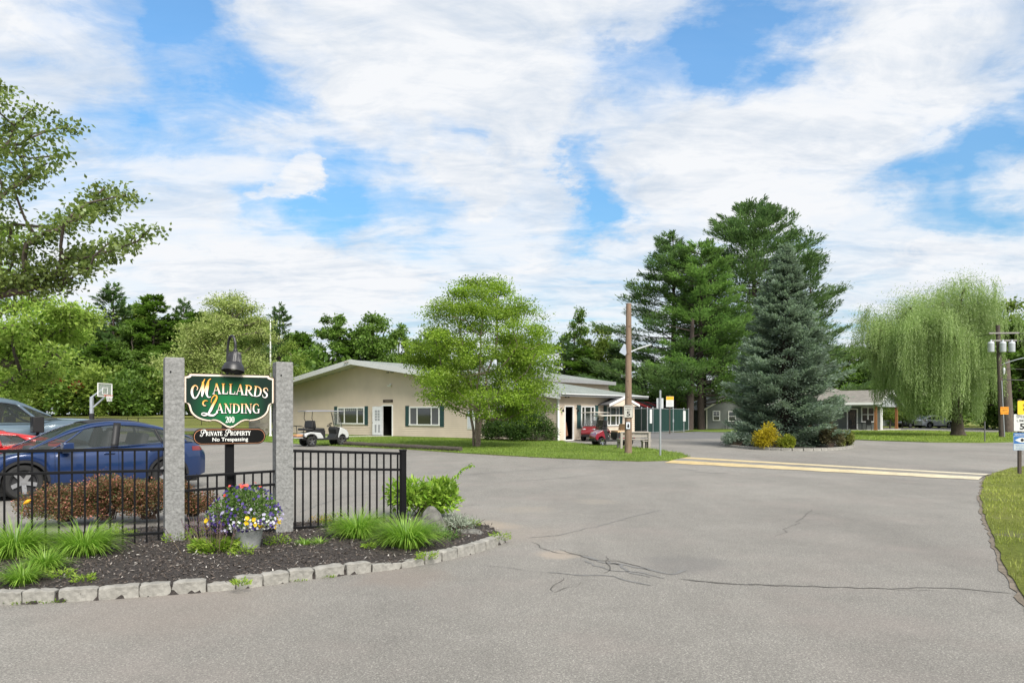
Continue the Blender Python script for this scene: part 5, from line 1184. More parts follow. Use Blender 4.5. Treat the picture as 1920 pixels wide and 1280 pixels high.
# roof slabs with fascia
ov, fo = .55, 1.5
def roof_slab(x0, x1, y0, y1, zf, th=.10, name='roof', m=None):
    mb = MB(); V = [(x0, y0, zf(x0)), (x1, y0, zf(x1)), (x1, y1, zf(x1)), (x0, y1, zf(x0))]; V += [(a, b, c - th) for a, b, c in V]
    mb.add(V, [(0, 1, 2, 3), (7, 6, 5, 4), (0, 4, 5, 1), (1, 5, 6, 2), (2, 6, 7, 3), (3, 7, 4, 0)]); return mb.build(name, m or M_shing, club)
rf = roof_slab(XL - ov, RIDGE, -fo, 18.9, roofz); mb = MB(); V = [(RIDGE, -fo, ZR), (.62, -.62, roofz(.62)), (.62, LEN + .9, roofz(.62)), (RIDGE, LEN + .9, ZR)]; V += [(a, b, c - .1) for a, b, c in V]; mb.add(V, [(0, 1, 2, 3), (7, 6, 5, 4), (0, 4, 5, 1), (1, 5, 6, 2), (2, 6, 7, 3), (3, 7, 4, 0)]); mb.build('roof', M_shing, club)
mb = MB()
def fasc(xa, xb, y, dz=.05, h=.40, y2=None):
    y2 = y if y2 is None else y2
    za, zb = roofz(xa) + dz, roofz(xb) + dz
    mb.add([(xa, y, za), (xb, y2, zb), (xb, y2, zb - h), (xa, y, za - h), (xa, y + .03, za), (xb, y2 + .03, zb), (xb, y2 + .03, zb - h), (xa, y + .03, za - h)], [(3, 2, 1, 0), (4, 5, 6, 7), (0, 1, 5, 4), (2, 3, 7, 6), (1, 2, 6, 5), (3, 0, 4, 7)])
fasc(XL - ov - .02, RIDGE, -fo - .032); fasc(RIDGE, .62, -fo - .032, y2=-.655)
mb.build('gable_fascia', M_fasc, club)
mb = MB(); zE = roofz(.62)
mb.box((.64, LEN / 2 + .1, zE - .07), (.04, LEN + 1.6, .20)); mb.build('eave_fascia', mat('aged fascia', (.24, .245, .25), .6, var=.1), club)
mb = MB(); mb.tube([(.72, -.6, zE - .02), (.72, LEN + .8, zE - .02)], .045, 8); mb.build('gutter', M_fasc, club, smooth=60)
mb = MB(); mb.add([(0, -.6, zE - .13), (.62, -.6, zE - .13), (.62, LEN + .85, zE - .13), (0, LEN + .85, zE - .13)], [(3, 2, 1, 0)])
mb.add([(XL - ov, -fo, roofz(XL - ov) - .22), (RIDGE, -fo, ZR - .22), (RIDGE, 0, ZR - .22), (XL - ov, 0, roofz(XL - ov) - .22)], [(3, 2, 1, 0)]); mb.add([(RIDGE, -fo, ZR - .22), (0, -.64, roofz(0) - .22), (0, 0, roofz(0) - .22), (RIDGE, 0, ZR - .22)], [(3, 2, 1, 0)]); mb.build('soffit', M_soff, club)
# raised rear slope with its own eave wall
mb = MB(); lap_wall(mb, LEN - .2, 18.6, lambda z: (LEN - .2, 18.6) if z is not None else roofz(-8.2) + .16, 8.2, base=.06, lap=.14); mb.build('wall', M_sid, club, rz=R(90))
upz = lambda x: roofz(x) + .34
roof_slab(RIDGE, -7.6, LEN - .4, 18.9, upz, name='upper_roof')
mb = MB(); mb.box((-7.58, (LEN - .4 + 18.9) / 2, upz(-7.6) - .12), (.04, 18.9 - LEN + .4, .30)); V = [(RIDGE, LEN - .43, upz(RIDGE) + .02), (-7.6, LEN - .43, upz(-7.6) + .02), (-7.6, LEN - .43, upz(-7.6) - .3), (RIDGE, LEN - .43, upz(RIDGE) - .4)]; mb.add(V, [(3, 2, 1, 0)]); mb.build('upper_fascia', MATS['aged fascia'], club)
# front windows
window(club, (-21.3, -.022, 1.62), 0, 3.55, 1.40, (1, 2.05, 1), .10, .42, name='window')
window(club, (-12.48, -.022, 1.60), 0, 3.30, 1.42, (1, 2.0, 1), .10, .42, name='window', screens=(0, 2))
window(club, (-4.2, -.022, 1.72), 0, 2.9, 1.15, (1, 2.0, 1), .09, 0, name='window')
M_curt = mat('net curtain', (.45, .46, .42), .9, var=.15, scale=9)
for x, w_, z in ((-21.3, 3.3, 2.13),):
    rows = [[(x - w_ / 2 + w_ * i / 60, -.030 - .006 * math.sin(i * 1.3), z + dz) for dz in (.10, -.02, -.12 + .02 * math.sin(i * .8))] for i in range(61)]; mb = MB(); mb.loft(rows); mb.build('curtain_valance', M_curt, club)
# pale panelled service hatch behind the birch
mb = MB(); mb.box((-7.55, -.03, 1.35), (.95, .05, 1.35)); h_ = mb.build('service_hatch', M_white, club, bev=.008); mb = MB(); mb.box((-7.75, -.062, 1.35), (.4, .012, 1.15)); mb.build('hatch_leaf', mat('hatch grey', (.55, .56, .60), .5), h_)
# open front door
mb = MB()
for x in (-17.29, -16.08): mb.box((x, -.03, 1.24), (.09, .09, 2.44))
mb.box((-16.685, -.03, 2.43), (1.12, .088, .09)); mb.build('door_frame', M_white, club)
dl = thing('open_door', None, None); dl.parent = club; dl.location = (-17.22, -.08, .06); dl.rotation_euler = (0, 0, R(192)); 
mb = MB(); mb.box((.5, 0, 1.16), (1.0, .045, 2.28)); d0 = mb.build('door_leaf', mat('door off white', (.56, .57, .58), .5), dl, bev=.005)
mb = MB()
for s in (-1, 1):
    for i in range(2):
        for j in range(4): mb.box((.5 + (i - .5) * .26, s * .026, 1.25 + .22 * j), (.2, .012, .17))
    for i in range(2): mb.box((.5 + (i - .5) * .34, s * .026, .55), (.16, .012, .62))
mb.build('door_panels', mat('door glass grey', (.25, .26, .27), .3), dl); mb = MB(); mb.lathe([(0, 0), (.03, .01), (.03, .05), (0, .06)], 10, M=Matrix.Translation((.93, .03, 1.02)) @ Matrix.Rotation(R(-90), 4, 'X')); mb.build('door_knob', M_chrome, dl)
# name board, flood lamps, vents
mb = MB(); mb.box((-16.62, -.04, 2.78), (1.15, .04, .22)); nb = mb.build('name_board', mat('brown board', (.05, .035, .028), .6), club, bev=.01)
M_tan = mat('board lettering', (.35, .28, .2), .6); text('board_lettering', 'CLUBHOUSE', .12, M_tan, nb, (-16.62, -.0625, 2.78), rot=(R(90), 0, 0))
mb = MB(); mb.box((-16.3, -.05, 4.05), (.16, .10, .16)); mb.lathe([(.05, 0), (.09, .12), (.0, .13)], 10, M=Matrix.Translation((-16.2, -.12, 4.0)) @ Matrix.Rotation(R(125), 4, 'X')); mb.lathe([(.05, 0), (.08, .1), (.0, .11)], 10, M=Matrix.Translation((-16.42, -.12, 4.0)) @ Matrix.Rotation(R(125), 4, 'X')); mb.build('flood_lamp', M_white, club, smooth=40)
mb = MB(); mb.box((-16.3, -.04, 5.05), (.12, .08, .1)); mb.box((-16.02, -.1, 5.02), (.16, .12, .12)); mb.box((-16.6, -.1, 5.02), (.16, .12, .12)); mb.build('flood_lamp', mat('dull lamp', (.3, .28, .25), .6), club, bev=.02)
mb = MB(); mb.box((RIDGE - .6, -fo - .12, ZR - .16), (.14, .16, .1)); mb.box((RIDGE - .3, -fo - .13, ZR - .12), (.14, .16, .1)); mb.build('flood_lamp', mat('dull lamp', (.3, .28, .25), .6), club, bev=.02)
# right wall: door, two shuttered windows, lamps, gabled hood
def rw(y, z, off=.0): return (.0 + off, y, z)
mb = MB()
for y in (.64, 1.60): mb.box((.03, y, 1.16), (.09, .08, 2.28))
mb.box((.03, 1.12, 2.27), (.088, .88, .08)); mb.box((.04, 1.12, .05), (.14, .96, .06)); mb.build('door_frame', M_white, club)
mb = MB(); mb.box((-.22, 1.08, .75), (.06, .3, .9), rx=R(14)); mb.build('leaning_board', mat('brown leaning board', (.20, .10, .06), .6), club)
window(club, (.022, 3.29, 1.58), R(90), 1.62, 1.42, (1, 2, 1), .08, .42, name='window'); window(club, (.022, 6.45, 1.60), R(90), 1.62, 1.36, (1, 2, 1), .08, .38, name='window')
for y in (.28, 1.98, 7.95):
    mb = MB(); mb.lathe([(.05, 0), (.05, .02), (0, .03)], 12, M=Matrix.Translation((0.015, y, 2.12)) @ Matrix.Rotation(R(90), 4, 'Y')); mb.tube([(.03, y, 2.12), (.16, y, 2.20), (.18, y, 2.12)], .012, 6); mb.lathe([(.07, .0), (.05, .14), (.03, .18), (0, .19)], 10, c=(.18, y, 1.90)); mb.build('wall_lamp', M_blk, club, smooth=40)
mb = MB(); mb.box((.05, .75, 2.85), (.08, .1, .06)); mb.box((.05, 1.05, 2.85), (.08, .1, .06)); mb.build('flood_lamp', M_trim, club)
yc, hwid, zb_, zt_, pj = 6.55, 2.0, 2.42, 2.98, .95
mb = MB()
for s in (-1, 1):
    V = [(0, yc, zt_), (pj, yc, zt_), (pj, yc + s * hwid, zb_), (0, yc + s * hwid, zb_)]; V += [(a, b, c - .07) for a, b, c in V]
    mb.add(V, [(0, 1, 2, 3), (7, 6, 5, 4), (0, 4, 5, 1), (1, 5, 6, 2), (2, 6, 7, 3), (3, 7, 4, 0)])
mb.build('door_hood', shingle('dark shingles', (.09, .09, .095)), club, fix=True)
mb = MB()
for s in (-1, 1): mb.bar((pj + .02, yc, zt_ - .06), (pj + .02, yc + s * (hwid + .02), zb_ - .06), .035, .17, up=(1, 0, 0)) if False else mb.add([(pj + .02, yc, zt_ + .02), (pj + .02, yc + s * hwid, zb_ + .02), (pj + .02, yc + s * hwid, zb_ - .15), (pj + .02, yc, zt_ - .15), (pj - .02, yc, zt_ + .02), (pj - .02, yc + s * hwid, zb_ + .02), (pj - .02, yc + s * hwid, zb_ - .15), (pj - .02, yc, zt_ - .15)], [(0, 1, 2, 3), (7, 6, 5, 4), (0, 4, 5, 1), (1, 5, 6, 2), (2, 6, 7, 3)])
mb.build('hood_fascia', M_white, club, fix=True)
mb = MB(); mb.add([(pj - .05, yc, zt_ - .1), (pj - .05, yc + hwid - .2, zb_ - .12), (pj - .05, yc - hwid + .2, zb_ - .12)], [(0, 1, 2)]); mb.build('hood_gable', M_sid, club)
mb = MB(); mb.tube([(.05, -.1, zE - .1), (.05, -.09, 2.9), (.03, -.075, .1)], .04, 7); mb.build('downspout', M_white, club)

# ---------------------------------------------------------------- grey porch house on the right
M_gsid = mat('grey siding', (.135, .15, .138), .6, var=.05, scale=2); M_gsid2 = mat('pale grey siding', (.33, .355, .365), .6, var=.05, scale=2); M_wood = mat('stained timber', (.22, .095, .035), .65, var=.25, scale=6, stretch=(4, 4, .5))
P1 = Vector((37.45, 76.9)); hs = thing('porch_house', 'grey house with an open timber-post porch left of the willow', 'house', (P1.x, P1.y, 0), RZB)
# local: x toward the viewer's right along the front, y back; porch post at the origin
mb = MB(); mb.slab([(-13, -.35), (.35, -.35), (.35, 9.0), (-.6, 9.0), (-.6, 2.7), (-13, 2.7)], -.02, .10); mb.build('porch_slab', M_conc, hs)
for x, y in ((0, 0), (0, 8.55), (-9.5, 0)):
    mb = MB(); mb.box((x, y, 1.33), (.26, .26, 2.5)); mb.box((x, y, .18), (.32, .32, .16)); mb.build('porch_post', M_wood, hs, bev=.01)
mb = MB(); mb.box((-6.5, 0, 2.66), (13.3, .2, .26)); mb.box((0, 4.3, 2.66), (.2, 8.7, .26)); mb.build('beam', M_gsid2, hs)
WB = 2.4
mb = MB(); lap_wall(mb, -13, -.05, lambda z: (-13, -.05) if z is not None else 2.9, WB, [], .16, base=.1); mb.build('wall', M_gsid, hs)
mb = MB(); mb.add([(-13, WB + .02, .1), (-.05, WB + .02, .1), (-.05, WB + .02, 2.9), (-13, WB + .02, 2.9)], [(0, 1, 2, 3)]); mb.box((-7.6, 6.2, 1.45), (10.6, 6, 2.7)); mb.build('wall', M_gsid, hs)
mb = MB(); mb.box((-.07, WB + .12, 1.5), (.16, .30, 2.8)); mb.build('corner_board', M_white, hs)
hz_, rz_ = 2.95, 4.35; gm_ = 4.3
mb = MB()
for ya, yb, za, zb in ((-.6, gm_, hz_ - .06, rz_), (gm_, 9.2, rz_, hz_ - .06)):
    V = [(-14, ya, za), (.55, ya, za), (.55, yb, zb), (-14, yb, zb)]; V += [(a, b, c - .1) for a, b, c in V]; mb.add(V, [(0, 1, 2, 3), (7, 6, 5, 4), (0, 4, 5, 1), (1, 5, 6, 2), (2, 6, 7, 3), (3, 7, 4, 0)])
mb.build('roof', M_shg, hs, fix=True)
mb = MB(); mb.box((-6.7, -.62, hz_ - .12), (14.6, .04, .24))
for ya, yb, za, zb in ((-.64, gm_, hz_ - .02, rz_ + .05), (gm_, 9.24, rz_ + .05, hz_ - .02)):
    mb.add([(.58, ya, za), (.58, yb, zb), (.58, yb, zb - .28), (.58, ya, za - .28), (.54, ya, za), (.54, yb, zb), (.54, yb, zb - .28), (.54, ya, za - .28)], [(0, 1, 2, 3), (7, 6, 5, 4), (0, 4, 5, 1), (2, 6, 7, 3)])
mb.build('fascia', M_white, hs, fix=True)
mb = MB(); z = 2.79
while z < rz_ - .2:
    f = max(0, min(1, (z + .15 - hz_) / (rz_ - hz_))); a, b = lerp(-.4, gm_, f), lerp(9.0, gm_, f); mb.add([(.13, a, z), (.13, b, z), (.11, b, z + .15), (.11, a, z + .15)], [(0, 1, 2, 3)]); z += .15
mb.build('gable_wall', M_gsid2, hs)
mb = MB(); b0 = Vector((-15, 7)); V = [(-17.5, 5, 3.6), (-5.0, 5, 3.6), (-9.6, 10.2, 5.75), (-14, 10.2, 5.75), (-5.0, 15.4, 3.6), (-17.5, 15.4, 3.6)]; mb.add(V, [(0, 1, 2, 3), (1, 4, 2), (2, 4, 5, 3), (0, 3, 5)]); mb.build('rear_roof', M_shg, hs, fix=True)
mb = MB(); mb.tube([(-7.2, 5.4, 3.4), (-7.2, 5.4, 4.9)], .07, 10); mb.build('vent_pipe', M_white, hs)
window(hs, (-5.0, WB - .02, 1.75), 0, .95, 1.45, (1,), .10, name='window'); window(hs, (-1.35, WB - .02, 1.70), 0, 1.35, 1.65, (1, 1), .11, name='window', rail=True)
mb = MB()
for x in (-3.42, -2.42): mb.box((x, WB - .05, 1.22), (.12, .08, 2.22))
mb.box((-2.92, WB - .05, 2.3), (.88, .078, .12)); mb.build('door_frame', M_white, hs); mb = MB(); mb.box((-2.92, WB - .03, 1.17), (.88, .04, 2.1)); d_ = mb.build('door', mat('dark door', (.035, .028, .028), .4), hs); mb = MB(); mb.box((-2.92, WB - .056, 1.3), (.6, .012, 1.5)); mb.build('door_glass', M_win, d_)
def hl(x, y): p = Matrix.Translation((P1.x, P1.y, 0)) @ Matrix.Rotation(RZB, 4, 'Z') @ Vector((x, y, 0)); return p.x, p.y
M_iron = mat('patio iron', (.02, .02, .022), .6)
def patio_chair(label, x, y, rz):
    X_, Y_ = hl(x, y); t = thing('patio_chair', label, 'chair', (X_, Y_, .10), RZB + rz, 'dark patio chairs on the porch')
    mb = MB(); mb.box((0, 0, .46), (.5, .5, .05)); mb.build('seat', M_iron, t, bev=.01); mb = MB(); mb.box((0, .25, .80), (.52, .04, .55), rx=R(-8)); mb.build('backrest', M_iron, t, bev=.01)
    for sx_ in (-1, 1):
        for sy_ in (-1, 1): mb = MB(); mb.tube([(sx_ * .22, sy_ * .22, .44), (sx_ * .27, sy_ * .28, 0)], .02, 6); mb.build('leg', M_iron, t)
        mb = MB(); mb.bar((sx_ * .27, .25, .68), (sx_ * .27, -.22, .66), .05, .03); mb.tube([(sx_ * .27, -.2, .66), (sx_ * .25, -.22, .45)], .018, 6); mb.build('armrest', M_iron, t)
    return t
patio_chair('dark patio chair left of the porch table, in front of the door', -2.55, 1.2, R(80)); patio_chair('dark patio chair with its back to the lawn, right of the porch table', -.85, .75, R(190))
X_, Y_ = hl(-1.65, 1.25); t = thing('patio_table', 'small dark round table between the porch chairs', 'table', (X_, Y_, .10)); mb = MB(); mb.lathe([(0, .70), (.5, .70), (.5, .74), (0, .74)], 20); mb.build('tabletop', M_iron, t); mb = MB(); mb.tube([(0, 0, .7), (0, 0, .05)], .04, 8); mb.lathe([(.28, 0), (.25, .05), (0, .06)], 14); mb.build('pedestal', M_iron, t)
X_, Y_ = hl(-7.0, .9); t = thing('potted_plant', 'pot of pink flowers on the porch against the grey wall', 'potted plant', (X_, Y_, .10)); mb = MB(); mb.lathe([(0, 0), (.12, 0), (.17, .25), (0, .25)], 12); mb.build('pot', M_iron, t)
rg = np.random.default_rng(8); n = 260; c = rvec(rg, n); P = c * .25 * rg.random((n, 1)) ** .4 + (0, 0, .42); V, F = leaf_quads(P, c + rvec(rg, n) * .6, rvec(rg, n), .09, .06); part_mesh('flowers', V, F, rg.random(n), leafmat('pink petals', (.09, .16, .04), (.55, .10, .12), c3=(.65, .2, .2)), t)

# ---------------------------------------------------------------- small cottage, white shed, teal chair behind
cx, cy = G(1324, 804.5); ct = thing('cottage', 'small dark grey cottage with a gable end behind the blue spruce', 'house', (cx, cy, 0), R(-3))
W_, He, Hp = 4.9, 2.45, 3.85
mb = MB(); lap_wall(mb, 0, W_, lambda z: ((max(0, (z - He) / (Hp - He) * W_ / 2), W_ - max(0, (z - He) / (Hp - He) * W_ / 2)) if z is not None else Hp), 0, [], .16, base=.05); mb.build('wall', M_gsid, ct)
mb = MB(); mb.box((W_ / 2, 4.02, He / 2), (W_, 8, He)); mb.prism([(0, He), (W_, He), (W_ / 2, Hp)], .02, 8.0); mb.build('wall', M_gsid, ct)
mb = MB()
for s in (-1, 1):
    xa, xb = W_ / 2, W_ / 2 + s * (W_ / 2 + .35); zb = He - (Hp - He) * .14 + .02; V = [(xa, -.35, Hp + .08), (xb, -.35, zb), (xb, 8.3, zb), (xa, 8.3, Hp + .08)]; V += [(a, b, c - .1) for a, b, c in V]; mb.add(V, [(0, 1, 2, 3), (7, 6, 5, 4), (0, 4, 5, 1), (1, 5, 6, 2), (2, 6, 7, 3), (3, 7, 4, 0)])
mb.build('roof', shingle('silver shingles', (.34, .34, .35)), ct, fix=True)
mb = MB()
for s in (-1, 1):
    xa, xb = W_ / 2, W_ / 2 + s * (W_ / 2 + .37); zb = He - (Hp - He) * .14 + .04; mb.add([(xa, -.37, Hp + .10), (xb, -.37, zb), (xb, -.37, zb - .2), (xa, -.37, Hp - .12)], [(0, 1, 2, 3)])
mb.box((.06, -.03, 1.2), (.14, .06, 2.4)); mb.build('trim', mat('cream trim', (.55, .54, .44), .6), ct, fix=True)
window(ct, (1.15, -.025, 1.55), 0, .85, 1.15, (1,), .09, muntin=2, rail=True, name='window'); window(ct, (2.92, -.025, 1.50), 0, .85, 1.2, (1,), .09, rail=True, name='window')
mb = MB(); mb.tube(catmull([(2.05, -.5, 0), (2.05, -.5, .7), (2.2, -.5, .85), (2.35, -.5, .7), (2.35, -.5, 0)], 5), .04, 7); mb.build('hose_rack', M_iron, ct)
cx, cy = G(1303, 801); sh = thing('white_shed', 'white outbuilding half hidden behind the pine trunk and the cottage', 'shed', (cx, cy, 0), R(-8))
mb = MB(); mb.box((1.9, 1.5, 1.55), (3.6, 3, 3.1)); mb.build('wall', mat('white siding', (.62, .63, .66), .6, var=.05), sh); mb = MB(); mb.prism([(-.2, 3.1), (4.2, 3.1), (4.2, 3.25), (3.6, 3.9), (1.8, 4.0), (-.2, 3.3)], -.3, 3.4); mb.build('roof', mat('metal roof', (.55, .58, .66), .4), sh, fix=True)
mb = MB(); mb.box((1.2, -.03, 2.2), (.5, .05, 1.3)); mb.build('window', mat('shed window', (.12, .13, .14), .2), sh)
mb = MB(); mb.box((1.6, -.4, .95), (3.8, .06, 1.0)); mb.build('railing', mat('white railing', (.62, .62, .66), .5), sh)
cx, cy = G(1309, 797.5); tcz = thing('adirondack_chair', 'turquoise garden chair on the grass left of the small cottage', 'chair', (cx, cy, .03), R(30))
M_teal = mat('turquoise paint', (.04, .42, .42), .5); mb = MB(); mb.box((0, 0, .55), (.9, .9, .07), rx=R(8)); mb.build('seat', M_teal, tcz); mb = MB(); mb.box((0, .5, 1.05), (.95, .07, 1.1), rx=R(-20)); mb.build('backrest', M_teal, tcz)
for s in (-1, 1):
    mb = MB(); mb.box((s * .5, -.05, .85), (.16, 1.0, .05)); mb.build('armrest', M_teal, tcz); mb = MB(); mb.box((s * .5, -.45, .42), (.08, .1, .85)); mb.build('leg', M_white, tcz); mb = MB(); mb.box((s * .5, .5, .42), (.08, .1, .85)); mb.build('leg', M_white, tcz)
# ---------------------------------------------------------------- poles and signs
M_pole = mat('old pole wood', (.20, .14, .10), .9, var=.3, scale=7, stretch=(3, 3, .25), bump=.7, bscale=20); M_pole2 = mat('dark pole wood', (.075, .06, .05), .9, var=.3, scale=7, stretch=(3, 3, .25), bump=.6)
M_galv = mat('galvanised steel', (.36, .38, .40), .45, metal=.6, var=.12); M_sgn = mat('sign sheet white', (.60, .61, .60), .45, var=.04); M_sgb = mat('sign lettering black', (.012, .012, .013), .5)
x, y = G(1178, 850.5); POLE = (x, y); t = thing('utility_pole', 'bare brown timber pole on the lawn tip by the bench, carrying the speed limit sign', 'pole', (x, y, 0))
mb = MB(); mb.tube([(0, 0, -.3), (.0, 0, 1.5), (.01, 0, 4), (.02, 0, 6.62)], [.165, .155, .135, .115], 14); mb.build('shaft', M_pole, t, smooth=60)
mb = MB()
for z in (1.2, 1.62, 2.5, 3.2, 4.4, 5.6): mb.box((.03 * (-1) ** int(z * 3), -.135, z), (.05, .02, .03))
mb.build('pole_hardware', mat('rusty iron', (.10, .06, .045), .8), t)
t = thing('solar_light', 'white slanting solar street light fixed to the bare timber pole', 'street light', (x, y, 4.55)); M_alu = mat('pale aluminium', (.60, .62, .64), .35, metal=.3)
mb = MB(); mb.bar((.10, -.04, -.06), (.50, -.10, .10), .06); mb.build('arm', M_alu, t); mb = MB(); mb.bar((.38, -.10, .05), (.98, -.22, .24), .20, .06); mb.build('lamp_head', M_alu, t, bev=.015)
mb = MB(); mb.bar((-.28, -.08, -.16), (-.06, -.02, .22), .30, .03, up=(0, 1, 0)); mb.build('solar_panel', mat('solar panel', (.30, .34, .40), .25), t); mb = MB(); mb.bar((-.22, 0, .02), (0, 0, .06), .04); mb.build('panel_bracket', M_galv, t)
def plate(w, h, r, n=5):
    P = []
    for cx, cy, a0 in ((w / 2 - r, h / 2 - r, 90), (w / 2 - r, -h / 2 + r, 0), (-w / 2 + r, -h / 2 + r, -90), (-w / 2 + r, h / 2 - r, 180)):
        for k in range(n + 1): a = R(a0 - 90 * k / n); P.append((cx + r * math.cos(a), cy + r * math.sin(a)))
    return P
def sign(name, label, w, h, loc, rz, field, edge=None, lines=(), group=None, cat='sign', r=.03, em=.014):
    t = thing(name, label, cat, loc, 0, group); t.rotation_euler = (R(90), 0, rz)
    flat(plate(w, h, r), -.004, 0).build('sheet', field if not edge else edge, t, fix=True)
    if edge: flat(plate(w - em * 2, h - em * 2, max(.005, r - em)), .0, .003).build('face', field, t, fix=True)
    for s, size, dx, dy, b, sx in lines: text('lettering', s, size, M_sgb, t, (dx, dy, .0048), bold=b, sx=sx)
    return t
M_bord = mat('sign border black', (.03, .03, .03), .5); M_sgw = mat('weathered sign white', (.42, .41, .37), .5, var=.1)
SPD = [('SPEED', .088, 0, .19, .0006, 1.25), ('LIMIT', .088, 0, .075, .0006, 1.3), ('5', .29, 0, -.115, .008, 1.2)]
xx, yy = POLE
s1 = sign('speed_limit_sign', 'weathered Speed Limit 5 sign on the bare timber pole by the bench', .40, .56, (xx - .02, yy - .175, 1.87), R(-4), M_sgw, M_bord, SPD, None)
s1 = sign('notice_poster', 'small framed black and white notice on the timber pole below the speed limit sign', .20, .33, (xx - .03, yy - .175, 1.25), R(-4), mat('notice white', (.62, .66, .70), .4), M_bord, (), em=.018, r=.008)
mb = MB(); mb.slab([(-.035, -.10), (.05, -.10), (.045, .02), (.02, .07), (-.02, .10), (-.03, .03), (-.05, -.02)], .003, .0055); mb.build('dark_symbol', M_sgb, s1, fix=True)
x, y = G(1238, 855); t = thing('sign_post', 'galvanised round post on the lawn tip right of the timber pole', 'post', (x, y, 0)); mb = MB(); mb.tube([(0, 0, -.2), (0, 0, 2.74)], .042, 12); mb.build('post', M_galv, t, smooth=60)
t = thing('road_sign', 'blank pale back of a road sign on the galvanised post', 'sign', (x, y + .06, 2.2)); t.rotation_euler = (R(90), 0, R(-6)); flat(plate(.28, .43, .03), -.004, 0).build('sheet', mat('sign back grey', (.50, .52, .54), .4, metal=.2), t, fix=True); mb = MB(); mb.box((0, .08, .02), (.06, .05, .05)); mb.box((0, -.1, .02), (.06, .05, .05)); mb.build('bracket', M_galv, t)
x, y = G(1911.5, 889); t = thing('sign_post', 'dark square post on the right verge carrying three signs', 'post', (x, y, .02)); mb = MB(); mb.box((0, 0, 1.06), (.085, .07, 2.2)); mb.build('post', M_pole2, t, bev=.006)
rzr = R(-9); M_yels = mat('warning yellow', (.70, .50, .03), .45, var=.04); M_blue2 = mat('watch sign blue', (.03, .13, .36), .45)
def atz(py): return CAM_H - (py - HZ) * y / FOC
sign('speed_bump_sign', 'bright yellow Speed Bump sign, topmost on the right verge post', .60, .40, (x + .21, y - .055, atz(764)), 0, M_yels, None, [('SPEED', .10, 0, .065, .0006, 1.15), ('BUMP', .10, 0, -.055, .0006, 1.15)], r=.03)
sign('speed_limit_sign', 'clean Speed Limit 5 sign between the yellow and blue signs on the right verge', .45, .505, (x + .045, y - .045, atz(792)), rzr, M_sgn, M_bord, [('SPEED', .10, 0, .165, .0006, 1.15), ('LIMIT', .10, 0, .055, .0006, 1.25), ('5', .24, .0, -.12, .008, 1.15)], em=.007)
ws = sign('neighborhood_watch_sign', 'blue and white watch sign with an eye symbol, lowest on the right verge post', .47, .51, (x + .045, y - .048, atz(827.5)), rzr, mat('watch sign pale', (.42, .47, .50), .4), M_blue2, (), em=.008)
flat(plate(.455, .085, .01), .003, .0042).build('header_band', M_blue2, ws, fix=True, loc=(0, .205, 0)); flat(plate(.44, .21, .01), .003, .0042).build('blue_field', M_blue2, ws, fix=True, loc=(0, .045, 0))
mb = MB(); up_ = [(-.20 + .40 * k / 16, .075 * math.sin(math.pi * k / 16) ** 1.2) for k in range(17)]; lo_ = [(x_, -y_) for x_, y_ in up_[-2:0:-1]]; mb.slab(list(reversed([(a, b + .045) for a, b in up_ + lo_])), .0042, .0056); mb.build('eye_white', M_sgn, ws, fix=True)
mb = MB(); mb.slab([(.045 * math.cos(a), .045 + .045 * math.sin(a)) for a in np.linspace(0, 2 * math.pi, 20)[:-1]], .0056, .007); mb.build('pupil', M_sgb, ws, fix=True)
text('lettering', 'NEIGHBORHOOD', .052, M_sgn, ws, (0, .205, .0055), bold=.001, sx=.95); text('lettering', 'WE REPORT ALL SUSPICIOUS', .028, M_blue2, ws, (0, -.105, .0045)); text('lettering', 'PERSONS AND ACTIVITIES', .028, M_blue2, ws, (0, -.14, .0045)); text('lettering', 'TO OUR POLICE DEPT.', .032, M_blue2, ws, (0, -.20, .0045), bold=.001)
# far right utility pole with transformers
x, y = G(1879, 820.5); t = thing('utility_pole', 'dark leaning utility pole with three grey transformers right of the willow', 'pole', (x, y, 0)); top_ = (-.32, 0, 8.3)
mb = MB(); mb.tube([(0, 0, -.3), (-.12, 0, 3), top_], [.21, .18, .14], 12); mb.build('shaft', M_pole2, t, smooth=60)
def onp(z): return Vector((-.04 * z, 0, z))
for zz_, ln in ((7.65, 2.2), (7.1, 1.9)): mb = MB(); mb.bar(onp(zz_) + Vector((-ln * .35, -.16, .04)), onp(zz_) + Vector((ln * .65, -.16, .06)), .09, .11); mb.build('crossarm', mat('crossarm grey', (.22, .21, .2), .8), t)
for dx in (-.75, .12, .78): mb = MB(); mb.lathe([(0, 0), (.20, .0), (.22, .03), (.22, .62), (.23, .64), (.18, .74), (0, .76)], 16, c=tuple(onp(6.3) + Vector((dx, -.28, 0)))); mb.lathe([(.05, 0), (.06, .06), (.04, .1), (.05, .16), (0, .17)], 8, c=tuple(onp(6.3) + Vector((dx, -.28, .74)))); mb.build('transformer', mat('transformer grey', (.48, .51, .54), .45), t, smooth=40)
mb = MB(); mb.tube(catmull([onp(5.3), onp(5.45) + Vector((.5, -.2, .1)), onp(5.7) + Vector((1.5, -.5, .15)), onp(5.75) + Vector((2.3, -.7, .1))], 6), .035, 7); mb.build('bracket_arm', M_galv, t); mb = MB(); mb.lathe([(0, 0), (.05, .05), (.09, .4), (.06, .55), (0, .58)], 10, M=Matrix.Translation(onp(4.9) + Vector((.2, -.2, -.3)))); mb.build('cable_box', M_alu, t)
mb = MB(); mb.tube([(.05, -.2, 0), onp(4.2) + Vector((.0, -.2, 0))], .035, 6); mb.build('conduit', M_galv, t)
